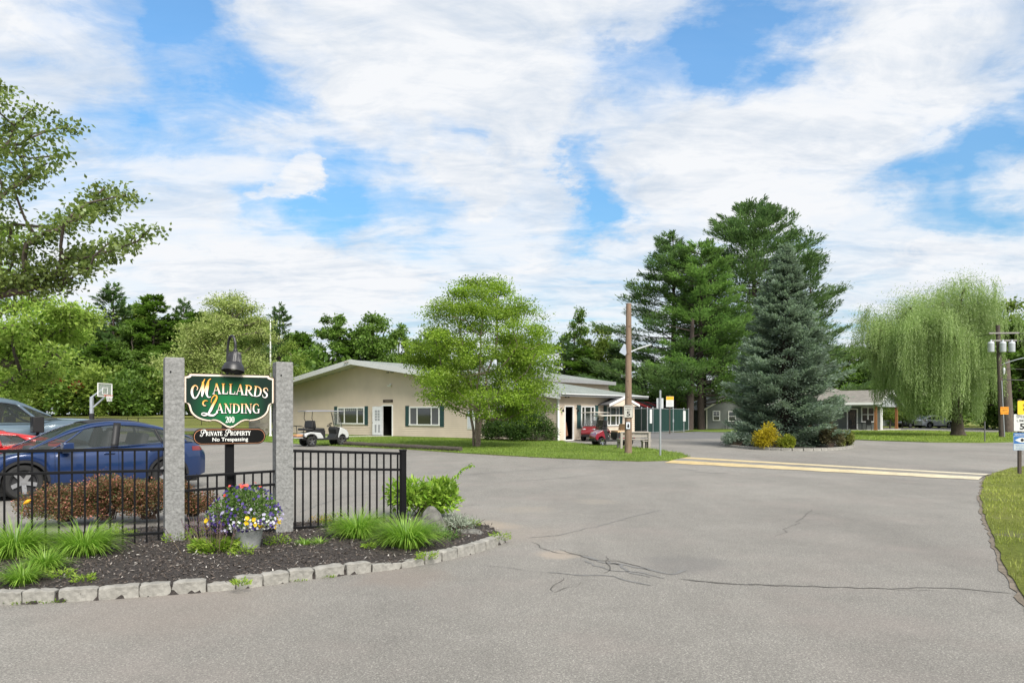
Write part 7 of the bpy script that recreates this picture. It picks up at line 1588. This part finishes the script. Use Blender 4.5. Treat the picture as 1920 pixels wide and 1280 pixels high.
for i in range(nst_):
    p, d = ringpt(tot * (i + .5) / nst_)
    if proto is None: proto = stone('kerb_stone', tot / nst_ * .96, .17, .16, 77); o = proto
    else: o = proto.copy(); COL.objects.link(o)
    o.location = (p[0], p[1], -.04); o.rotation_euler = (rk.gauss(0, .03), 0, math.atan2(d[1], d[0])); tag(o, 'pale granite kerb stone in the low ring round the blue spruce', 'kerb stone', 'kerb stones ringing the spruce island')
sx_, sy_ = P_(1472, 40.5)
conifer('blue_spruce', 'tall blue spruce on the kerbed island in the road', 'tree', (sx_, sy_, .05), Ht(456, 40.5), 2.6, L_spr, 51, cb=.02, whorl=.31, per=11, tuft=.19, tw=.075, per_m=150, up=.05, droop=.28, irregular=.17, trunk_r=.2, prof=lambda u: min(.97, 1.5 * (1 - u) ** .88) * (1 - .2 * max(0, .10 - u) / .10) + .015, ends=.16, zs=.05, flat=.5)
for px, py, dx, rx, h, m_, lab, sd in ((1440, 842.6, .2, .80, 1.1, leafmat('golden conifer', (.26, .20, .012), (.55, .44, .03), clump=.2, cscale=2), 'golden yellow shrub at the foot of the blue spruce', 61), (1478, 843, .2, .42, .6, leafmat('yellow green shrub', (.16, .20, .02), (.36, .38, .05)), 'smaller yellow-green shrub right of the golden one under the spruce', 62), (1560, 841, .1, .6, 1.15, leafmat('brown twiggy', (.075, .06, .035), (.14, .13, .06)), 'brownish twiggy shrub at the right end of the spruce island', 63), (1583, 839, 0, .45, .8, leafmat('olive shrub', (.12, .14, .03), (.24, .25, .07)), 'olive-green shrub with reddish tips at the far right of the spruce island', 64), (1385, 838, .1, 1.0, .7, L_spr, 'low spreading blue-grey juniper at the left end of the spruce island', 65)):
    x, y = G(px, py); leafbush('island_shrub', lab, 'shrub', x, y + dx, .05, rx, rx * .8, h, 3600, .12, .05, m_, sd, 26, 'shrubs round the blue spruce', lumps=12, spiky=.1)
# yew bushes at the clubhouse wall
for px, py, rx, h, lab, sd in ((935, 826, 1.25, 1.75, 'dark green bush left of the pair under the clubhouse wall, behind the birch', 71), (1000, 827.5, 1.45, 1.95, 'large dark rounded bush right of the pair against the clubhouse corner', 72), (968, 828, .9, 1.3, 'smaller dark bush filling between the two big ones at the clubhouse wall', 73)):
    x, y = G(px, py); leafbush('evergreen_bush', lab, 'shrub', x, y, .03, rx, rx * .7, h, 9000, .13, .055, L_yew, sd, 30, 'dark evergreen bushes at the clubhouse wall', lumps=26)
# big white pines behind the bins
pw = lambda u: min(1, .55 + 1.2 * u) * (1 - u) ** .55
x, y = P_(1262, 86); conifer('white_pine', 'white pine left of the tall group, spreading over the bin enclosure', 'tree', (x, y, 0), Ht(444, 86), 8.0, L_pine, 81, cb=.14, whorl=.80, per=7, tuft=.50, tw=.12, per_m=50, up=.16, irregular=.28, trunk_r=.42, prof=lambda u: (1 - u) ** .62, group='white pines behind the bin enclosure', zs=.14)
x, y = P_(1412, 94); conifer('white_pine', 'tallest white pine with a round top behind the blue spruce', 'tree', (x, y, 0), Ht(390, 94), 9.2, L_pine, 82, cb=.12, whorl=.78, per=7, tuft=.52, tw=.13, per_m=52, up=.26, irregular=.15, trunk_r=.5, prof=lambda u: min(1, 1.15 * (1 - u) ** .45) * (.85 + .3 * math.sin(u * 3)), group='white pines behind the bin enclosure', zs=.16)
x, y = P_(1315, 82); conifer('white_pine', 'lighter green white pine in the middle front of the tall group', 'tree', (x, y, 0), Ht(452, 82), 5.3, L_pine2, 83, cb=.16, whorl=.68, per=7, tuft=.46, tw=.12, per_m=48, up=.18, irregular=.25, trunk_r=.42, prof=lambda u: (1 - u) ** .5, group='white pines behind the bin enclosure', zs=.14)
x, y = P_(1520, 97); conifer('white_pine', 'white pine with ragged side branches right behind the blue spruce', 'tree', (x, y, 0), Ht(478, 97), 5.1, L_pine, 84, cb=.16, whorl=1.15, per=5, tuft=.5, tw=.12, per_m=40, up=.30, irregular=.32, trunk_r=.36, prof=lambda u: (1 - u) ** .6, group='white pines behind the bin enclosure', zs=.12)
# bare lower pine trunks
for px, d, rt, h, lab in ((1293, 80, .40, 12, 'thick dark pine trunk at the right end of the green bin enclosure'), (1319, 87, .26, 11, 'slim pine trunk just left of the small grey cottage')):
    x, y = P_(px, d); o = MB(); o.tube([(0, 0, -.2), (0, 0, .1), (.12, 0, h * .4), (.3, 0, h)], [rt * 1.3, rt * 1.05, rt * .9, rt * .5], 10)
    for k in range(9): rg = random.Random(k + int(px)); a = rg.uniform(0, 6.28); z = h * rg.uniform(.35, .95); o.tube([(.15, 0, z), (math.cos(a) * 1.6, math.sin(a) * 1.6, z + .5), (math.cos(a) * 3, math.sin(a) * 3, z + .8)], [.09, .06, .03], 5, cap=False)
    ob = o.build('pine_trunk', M_pbark, loc=(x, y, 0), smooth=60); tag(ob, lab, 'tree trunk')

# near trees at the left edge
def boughs_at(pp, d, loc, seed, dy=1.0):
    rg = random.Random(seed); out = []
    for px, py in pp:
        q = d + rg.gauss(0, dy); out.append(((px - 960) / FOC * q - loc[0], q - loc[1], CAM_H + (HZ - py) * q / FOC - loc[2]))
    return out
ml = (-15.2, 18.0, 0)
mb_px = []
for br, stp in (([(-140, 430), (-80, 330), (-10, 265), (62, 205)], 22), ([(-20, 290), (50, 262), (85, 245), (128, 236)], 22), ([(-60, 240), (-25, 200), (5, 165)], 22), ([(-70, 420), (0, 372), (50, 335), (108, 292)], 22), ([(-120, 500), (-30, 480), (50, 455), (105, 425), (150, 395), (196, 352)], 20),
                 ([(120, 415), (180, 395), (236, 366)], 20), ([(0, 520), (70, 500), (140, 475), (205, 455), (278, 432)], 20), ([(150, 475), (200, 482), (232, 462)], 20), ([(40, 525), (110, 515), (170, 500)], 20), ([(-60, 540), (0, 535), (60, 540), (120, 532)], 24), ([(-100, 380), (-40, 400), (20, 420)], 26), ([(-30, 450), (30, 480)], 26), ([(-160, 300), (-110, 250), (-70, 180)], 30), ([(-180, 480), (-120, 540)], 30), ([(0, 330), (30, 310)], 24)):
    for a_, b_ in zip(br[:-1], br[1:]):
        n_ = max(1, int(math.dist(a_, b_) / stp))
        for k in range(n_): mb_px.append((a_[0] + (b_[0] - a_[0]) * k / n_, a_[1] + (b_[1] - a_[1]) * k / n_))
    mb_px.append(br[-1])
deciduous('maple_tree', 'dark green maple reaching in from the left edge against the sky', 'tree', ml, 11.2, [(.30, 2.6), (.42, 4.6), (.6, 4.4), (.8, 3.0), (1.0, .8)], L_maple, M_bark, 91, boughs_at(mb_px, 17.5, ml, 3, .5), .33, ncl=11, nleaf=11, ls=.11, lw=.08, cb=.22, trunk_r=.15, flatz=.5, clr=.42, droop=.2, lean=(.1, 0))
ll = (-17.0, 24.5, 0)
lb_px = [(-40, 450), (0, 430), (-20, 500), (20, 520), (-60, 560), (30, 570), (70, 560), (-10, 600), (50, 610), (100, 585), (130, 575), (155, 590), (85, 625), (120, 620), (20, 650), (-40, 660), (60, 660), (100, 655), (0, 690), (40, 700), (-60, 710), (130, 610), (75, 590), (20, 610), (-20, 545), (80, 690), (-90, 620), (-100, 520), (10, 720), (-30, 640)]
deciduous('lime_tree', 'yellow-green tree with drooping bright sprays at the left edge behind the pickup', 'tree', ll, 7.6, [(.26, 2.0), (.42, 3.6), (.6, 3.7), (.8, 2.6), (1.0, .9)], L_loc, M_bark, 92, boughs_at(lb_px, 24, ll, 4, .9), .52, ncl=12, nleaf=52, ls=.15, lw=.07, cb=.2, trunk_r=.2, flatz=.5, clr=.40, droop=.5)
# yellowish tree behind the sign
x, y = P_(424, 59.5); deciduous('honey_locust', 'yellow-green spreading tree behind the entrance sign and lamp', 'tree', (x, y, 0), Ht(556, 59.5), [(.24, 3.2), (.38, 5.2), (.55, 5.3), (.72, 4.2), (.88, 2.4), (1.0, .9)], L_dec3, M_bark, 93, nl=80, ncl=11, nleaf=60, ls=.20, lw=.10, cb=.18, trunk_r=.34, lobe=.17, flatz=.55, clr=.42, ctr=(.3, 0), droop=.15)
x, y = P_(546, 74); deciduous('sapling_tree', 'small light green tree just right of the flagpole beside the gable', 'tree', (x, y, 0), Ht(640, 74), [(.2, 1.6), (.5, 2.2), (.8, 1.4), (1, .5)], L_dec2, M_bark, 94, nl=24, ncl=10, nleaf=40, ls=.2, lw=.11, cb=.2, trunk_r=.12, lobe=.25)

# far trees: a few kinds, each copied
KIN = {}
def kinds():
    far = (0, -900, 0)
    env1 = [(.22, 3.6), (.4, 5.2), (.6, 5.0), (.8, 3.6), (1, 1.)]; env2 = [(.25, 2.6), (.45, 3.6), (.65, 4.0), (.85, 3.0), (1, 1.1)]
    KIN['oak'] = lambda l, s: deciduous('oak_tree', l, 'tree', far, 16, env1, L_dec, M_bark, s, nl=58, ncl=10, nleaf=30, ls=.46, lw=.30, cb=.22, trunk_r=.32, lobe=.2, clr=.42)
    KIN['light'] = lambda l, s: deciduous('broadleaf_tree', l, 'tree', far, 15, env1, L_dec2, M_bark, s, nl=52, ncl=10, nleaf=30, ls=.44, lw=.28, cb=.2, trunk_r=.3, lobe=.2, clr=.42)
    KIN['tall'] = lambda l, s: deciduous('forest_tree', l, 'tree', far, 18, env2, L_dec, M_bark, s, nl=40, ncl=9, nleaf=28, ls=.44, lw=.28, cb=.34, trunk_r=.28, lobe=.22, clr=.40)
    KIN['pine'] = lambda l, s: conifer('forest_pine', l, 'tree', far, 19, 4.6, L_pine, s, cb=.12, whorl=.85, per=6, tuft=.62, tw=.22, per_m=20, up=.18, irregular=.25, trunk_r=.28, prof=lambda u: (1 - u) ** .62, zs=.12)
    KIN['fir'] = lambda l, s: conifer('forest_fir', l, 'tree', far, 17, 4.4, L_dec, s, cb=.06, whorl=.6, per=7, tuft=.55, tw=.24, per_m=26, up=.10, droop=.04, irregular=.3, trunk_r=.22, prof=lambda u: (1 - u) ** .5)
    KIN['bush'] = lambda l, s: leafbush('undergrowth_shrub', l, 'shrub', 0, -900, 0, 4.6, 3.2, 6.4, 6500, .52, .34, L_dec, s, 14, lumps=30)
    KIN['lbush'] = lambda l, s: leafbush('undergrowth_shrub', l, 'shrub', 0, -900, 0, 4.6, 3.2, 6.0, 6500, .50, .32, L_dec2, s, 14, lumps=30)
kinds(); BASEH = dict(oak=16, light=15, tall=18, pine=19, fir=17, bush=6.4, lbush=6.0); MADE = {}
def far_tree(kind, px, py, d, label, wide=1., var=0):
    key = (kind, var); x, y = P_(px, d); z = gz(x, y); h = Ht(py, d) - z; s = h / BASEH[kind]; rz = (px * .37) % 6.28
    if key not in MADE: MADE[key] = KIN[kind](label, 200 + var * 17 + len(MADE)); r = MADE[key]; r.location = (x, y, z - .1); r.rotation_euler = (0, 0, rz); r.scale = (s * wide, s * wide, s)
    else: r = dup(MADE[key], (x, y, z - .1), rz, label, (s * wide, s * wide, s))
    r['group'] = 'trees and shrubs along the far wood'; r['label'] = label; return r
far_tree('pine', 212, 533, 142, 'tall dark pine rising left of the basketball hoop', 1.15); far_tree('tall', 160, 585, 139, 'leafy tree with grey stems between the lime tree and the tall dark pine', 1., 0)
far_tree('tall', 248, 600, 136, 'bare-stemmed leafy tree right below the tall dark pine', .9, 1); far_tree('fir', 288, 553, 141, 'dark conifer-shaped tree between the tall pine and the yellow-green tree', 1.25); far_tree('pine', 120, 578, 150, 'pine top behind the lime tree', 1.1)
far_tree('oak', 60, 600, 146, 'broad oak behind the parked pickup and the maple', 1.2); far_tree('pine', 345, 562, 150, 'slender dark pine just left of the yellow-green tree', .8); far_tree('fir', 372, 585, 143, 'dark fir peeping out behind the yellow-green tree', 1.2); far_tree('oak', 430, 600, 146, 'oak hidden behind the middle of the yellow-green tree', 1.2)
far_tree('fir', 10, 620, 142, 'dark fir at the far left edge behind the pickup', 1.3); far_tree('pine', 524, 573, 118, 'tall pine right beside the top of the flagpole', .95); far_tree('fir', 566, 622, 112, 'rounded light conifer right of the flagpole pine', 1.25); far_tree('pine', 480, 620, 138, 'dark pine between the yellow-green tree and the flagpole', 1.); far_tree('fir', 325, 640, 136, 'low dark fir beneath the slender pine', 1.5); far_tree('fir', 200, 640, 134, 'dense fir under the tall dark pine, behind the hoop', 1.5); far_tree('oak', 120, 650, 133, 'dark oak between the lime tree and the hoop', 1.3)
for k, (kd, px, py, d, lab, wd) in enumerate((('oak', 175, 590, 148, 'rounded oak crown behind the tall dark pine', 1.15), ('light', 255, 575, 150, 'lighter oak crown between the tall pine and the dark conifer shape', 1.0), ('oak', 315, 590, 148, 'oak crown behind the slender dark pine', 1.1), ('tall', 395, 575, 152, 'tall oak behind the left side of the yellow-green tree', 1.2), ('oak', 470, 590, 148, 'oak crown behind the right side of the yellow-green tree', 1.2), ('oak', 545, 625, 124, 'oak crown right of the flagpole behind the slender saplings', 1.1), ('oak', 232, 650, 135, 'low oak behind the hoop net', 1.2), ('oak', 290, 660, 134, 'low oak left of the left granite post', 1.2), ('oak', 360, 660, 134, 'low oak behind the lamp-side of the left granite post', 1.2), ('oak', 30, 660, 133, 'low oak behind the lime tree', 1.3))): far_tree(kd, px, py, d, lab, wd, k % 2)
for k, (px, py, d, kd, lab) in enumerate(((40, 690, 131, 'bush', 'undergrowth behind the pickup cab'), (95, 680, 130, 'lbush', 'light undergrowth left of the red leaves'), (140, 700, 129, 'bush', 'undergrowth just left of the hoop pole'), (190, 685, 130, 'lbush', 'light undergrowth behind the hoop backboard'), (235, 700, 129, 'bush', 'undergrowth right of the hoop net'), (280, 690, 130, 'bush', 'undergrowth left of the left granite post'), (330, 695, 131, 'lbush', 'light undergrowth behind the left granite post'), (385, 700, 131, 'bush', 'undergrowth behind the green sign, left half'), (440, 695, 131, 'bush', 'undergrowth behind the green sign, right half'), (490, 690, 128, 'lbush', 'light undergrowth behind the flagpole foot'), (65, 735, 127, 'lbush', 'low light bushes at the field edge behind the pickup mirror'), (165, 738, 127, 'bush', 'low bushes at the field edge behind the hoop'), (215, 742, 127, 'lbush', 'low light bushes at the field edge right of the hoop'), (265, 738, 127, 'bush', 'low bushes at the field edge by the left granite post'), (530, 690, 116, 'bush', 'undergrowth beyond the left end of the clubhouse'))): far_tree(kd, px, py, d, lab, 1.15, k % 2)
for px, py, lab in ((105, 703, 'small patch of red leaves in the wood, left of the two patches'), (143, 716, 'small patch of red leaves in the wood, right one near the hoop')):
    x, y = P_(px, 124); leafbush('red_shrub', lab, 'shrub', x, y, Ht(py, 124) - 1.9, 1.3, .9, 2.0, 240, .34, .2, L_red, px, 6, lumps=5)
far_tree('tall', 632, 583, 108, 'tall oak standing free of the others, left of the pair behind the gable', 1.05, 2); far_tree('oak', 702, 592, 104, 'dense tree right above the clubhouse ridge', .95, 1); far_tree('tall', 748, 600, 110, 'slim tree beside the birch, behind the clubhouse ridge', .7, 1); far_tree('fir', 668, 618, 106, 'light conifer behind the clubhouse ridge', 1.3); far_tree('bush', 610, 665, 104, 'low dark tree tops over the left slope of the clubhouse roof', 1.3, 0); far_tree('oak', 800, 625, 112, 'oak hidden behind the left side of the birch', 1.1); far_tree('fir', 880, 640, 112, 'fir hidden behind the birch crown', 1.3); far_tree('oak', 965, 630, 116, 'oak behind the right side of the birch', 1.1, 1)
far_tree('tall', 1082, 583, 100, 'thin open tree right of the birch, over the clubhouse roof', .75, 0); far_tree('pine', 1058, 632, 96, 'dark pine at the right edge of the birch', 1.1); far_tree('light', 1128, 612, 98, 'light green tree left of the white pines', .8); far_tree('fir', 1092, 648, 94, 'dark fir over the low clubhouse roof', 1.4); far_tree('pine', 1160, 640, 92, 'pine boughs behind the bare timber pole', 1.3); far_tree('fir', 1210, 690, 100, 'dark fir behind the bin enclosure', 1.8); far_tree('bush', 1300, 730, 118, 'dark bushes between the pine trunks', 1.7, 1); far_tree('oak', 1390, 690, 122, 'dark oak behind the small cottage', 1.8); far_tree('bush', 1240, 740, 108, 'shaded bushes behind the bin enclosure', 1.3, 0); far_tree('lbush', 1268, 750, 92, 'light green bush lit between the bins and the thick pine trunk', .8, 0)
far_tree('light', 1562, 648, 118, 'light green tree right of the blue spruce', 1.0); far_tree('oak', 1596, 640, 116, 'oak right behind the porch house roof', 1.1); far_tree('oak', 1640, 655, 112, 'oak between the porch house and the willow', 1.2, 1); far_tree('bush', 1590, 725, 104, 'dark bushes behind the rear roof of the porch house', 1.2, 0); far_tree('light', 1700, 670, 116, 'light tree behind the left half of the willow', 1.2); far_tree('oak', 1780, 640, 112, 'oak behind the willow trunk', 1.3); far_tree('bush', 1725, 735, 110, 'dark bushes behind the willow curtain', 1.6, 1); far_tree('bush', 1800, 730, 106, 'dark bushes right of the willow trunk across the road', 1.6, 0)
far_tree('light', 1880, 566, 84, 'tall light green tree above the utility pole at the right edge', 1.0); far_tree('oak', 1935, 585, 80, 'large oak at the right edge behind the cables', 1.2); far_tree('oak', 1850, 650, 92, 'oak between the willow and the leaning pole', 1.1, 1); far_tree('bush', 1905, 735, 86, 'dark bushes at the right edge behind the three signs', 1.5, 1); far_tree('oak', 2010, 600, 84, 'oak just outside the right edge', 1.2)
x, y = P_(1892, 72); o = MB(); o.tube([(0, 0, -.2), (-.1, 0, 2), (-.3, 0, 7)], [.55, .42, .30], 10); ob = o.build('tree_trunk', M_bark, loc=(x, y, 0), smooth=60); tag(ob, 'thick grey tree trunk right behind the leaning utility pole', 'tree trunk')
for px, d, h, lab in ((1669, 90, 3.4, 'small round tree seen left through the porch opening'), (1692, 94, 3.6, 'small round tree right behind the right porch post')):
    x, y = P_(px, d); deciduous('small_tree', lab, 'tree', (x, y, 0), h, [(.3, 1.1), (.6, 1.35), (1, .5)], L_dec2, M_bark, int(px), nl=16, ncl=9, nleaf=26, ls=.2, lw=.12, cb=.28, trunk_r=.08, lobe=.3, group='small trees by the porch house')
# far white house, parked cars glimpsed through the willow
x, y = P_(1700, 112); t = thing('far_house', 'pale house glimpsed behind the willow and the porch', 'house', (x, y, 0), R(-10)); mb = MB(); mb.box((0, 0, 1.6), (12, 6, 3.2)); mb.build('wall', mat('far siding', (.42, .44, .47), .6), t); mb = MB(); mb.prism([(-6.5, 3.1), (6.5, 3.1), (5.5, 4.9), (-5.5, 4.9)], -3.4, 3.4); mb.build('roof', M_shg, t, fix=True)
for xx in (-3.5, -1, 3): window(t, (xx, -3.02, 1.9), 0, 1.1, 1.3, (1,), .1)
whiteP = dict(blueP); x, y = P_(1752, 94)
car('parked_car', 'pale car parked far behind the willow trunk', 'car', (x, y, 0), R(12), whiteP, paint('white car paint', (.55, .56, .58)), mat('grey rim', (.16, .16, .165), .35), 1.0)
x, y = P_(1712, 97); car('parked_car', 'dark car parked far behind the willow, left of the pale one', 'car', (x, y, 0), R(-160), whiteP, paint('dark car paint', (.03, .032, .036)), mat('grey rim', (.16, .16, .165), .35), 1.0)

# ---------------------------------------------------------------- grass blades
def grass_patch(name, poly, n, h, wd, z, m, seed, band=None, clump=.0):
    rng = np.random.default_rng(seed); a = np.array(poly); lo, hi = a.min(0), a.max(0); P = rng.uniform(lo, hi, (n * 6, 2)); P = P[inpoly(P, poly)]
    if band is not None: P = P[band(P)]
    P = P[:n]; n = len(P); V, F, q = blades(np.column_stack([P, np.full(n, z)]), np.column_stack([rng.normal(0, .45, (n, 2)), np.ones(n)]), h * rng.uniform(.5, 1.3, n), wd * rng.uniform(.7, 1.3, n), rng.uniform(.2, 1.2, n), rng, 2)
    o = link(name, np_mesh(name, V, F, q, m)); return tag(o, None, None, None, 'stuff')
L_gr = leafmat('lawn blades', (.11, .19, .028), (.25, .33, .06), trans=.35, clump=.3, cscale=.6); L_gr2 = leafmat('verge blades', (.16, .21, .03), (.38, .40, .09), trans=.35, clump=.4, cscale=.9)
def edge_dist(P, poly):
    poly = np.array(poly); best = np.full(len(P), 1e9)
    for a, b in zip(poly, np.roll(poly, -1, 0)):
        ab = b - a; t = np.clip(((P - a) @ ab) / (ab @ ab + 1e-9), 0, 1); best = np.minimum(best, np.linalg.norm(P - (a + t[:, None] * ab), axis=1))
    return best
nzv = lambda P: np.sin(P[:, 0] * 1.9 + 1.2 * np.sin(P[:, 1] * 1.1)) * np.sin(P[:, 1] * 1.6 + 1.7 * np.sin(P[:, 0] * .9))
g1 = grass_patch('verge_grass', [(5, 4), (22, 4), (24, 24), (5, 24)], 60000, .075, .008, .015, L_gr2, 1, band=lambda P: inpoly(P, VERGE) & (nzv(P) + .35 * np.random.default_rng(1).normal(size=len(P)) > -.35)); tag(g1, 'short patchy grass on the right-hand verge', 'grass')
g1 = grass_patch('lawn_grass', LAWN, 60000, .085, .016, LAWN_TOP - .01, L_gr, 2, band=lambda P: P[:, 1] < 56); tag(g1, 'mown lawn grass in front of the clubhouse', 'grass')
g1 = grass_patch('lawn_edge_grass', [(-20, 25), (12, 25), (12, 60), (-20, 60)], 26000, .13, .014, .0, L_gr, 3, band=lambda P: edge_dist(P, LAWN) < .12); tag(g1, 'longer grass along the ragged edge of the lawn', 'grass')
g1 = grass_patch('side_lawn_grass', PORCH_LAWN, 26000, .10, .03, .04, leafmat('side lawn blades', (.14, .22, .03), (.31, .38, .07), trans=.35, clump=.3, cscale=.5), 4); tag(g1, 'bright grass strip round the willow and the porch house', 'grass')
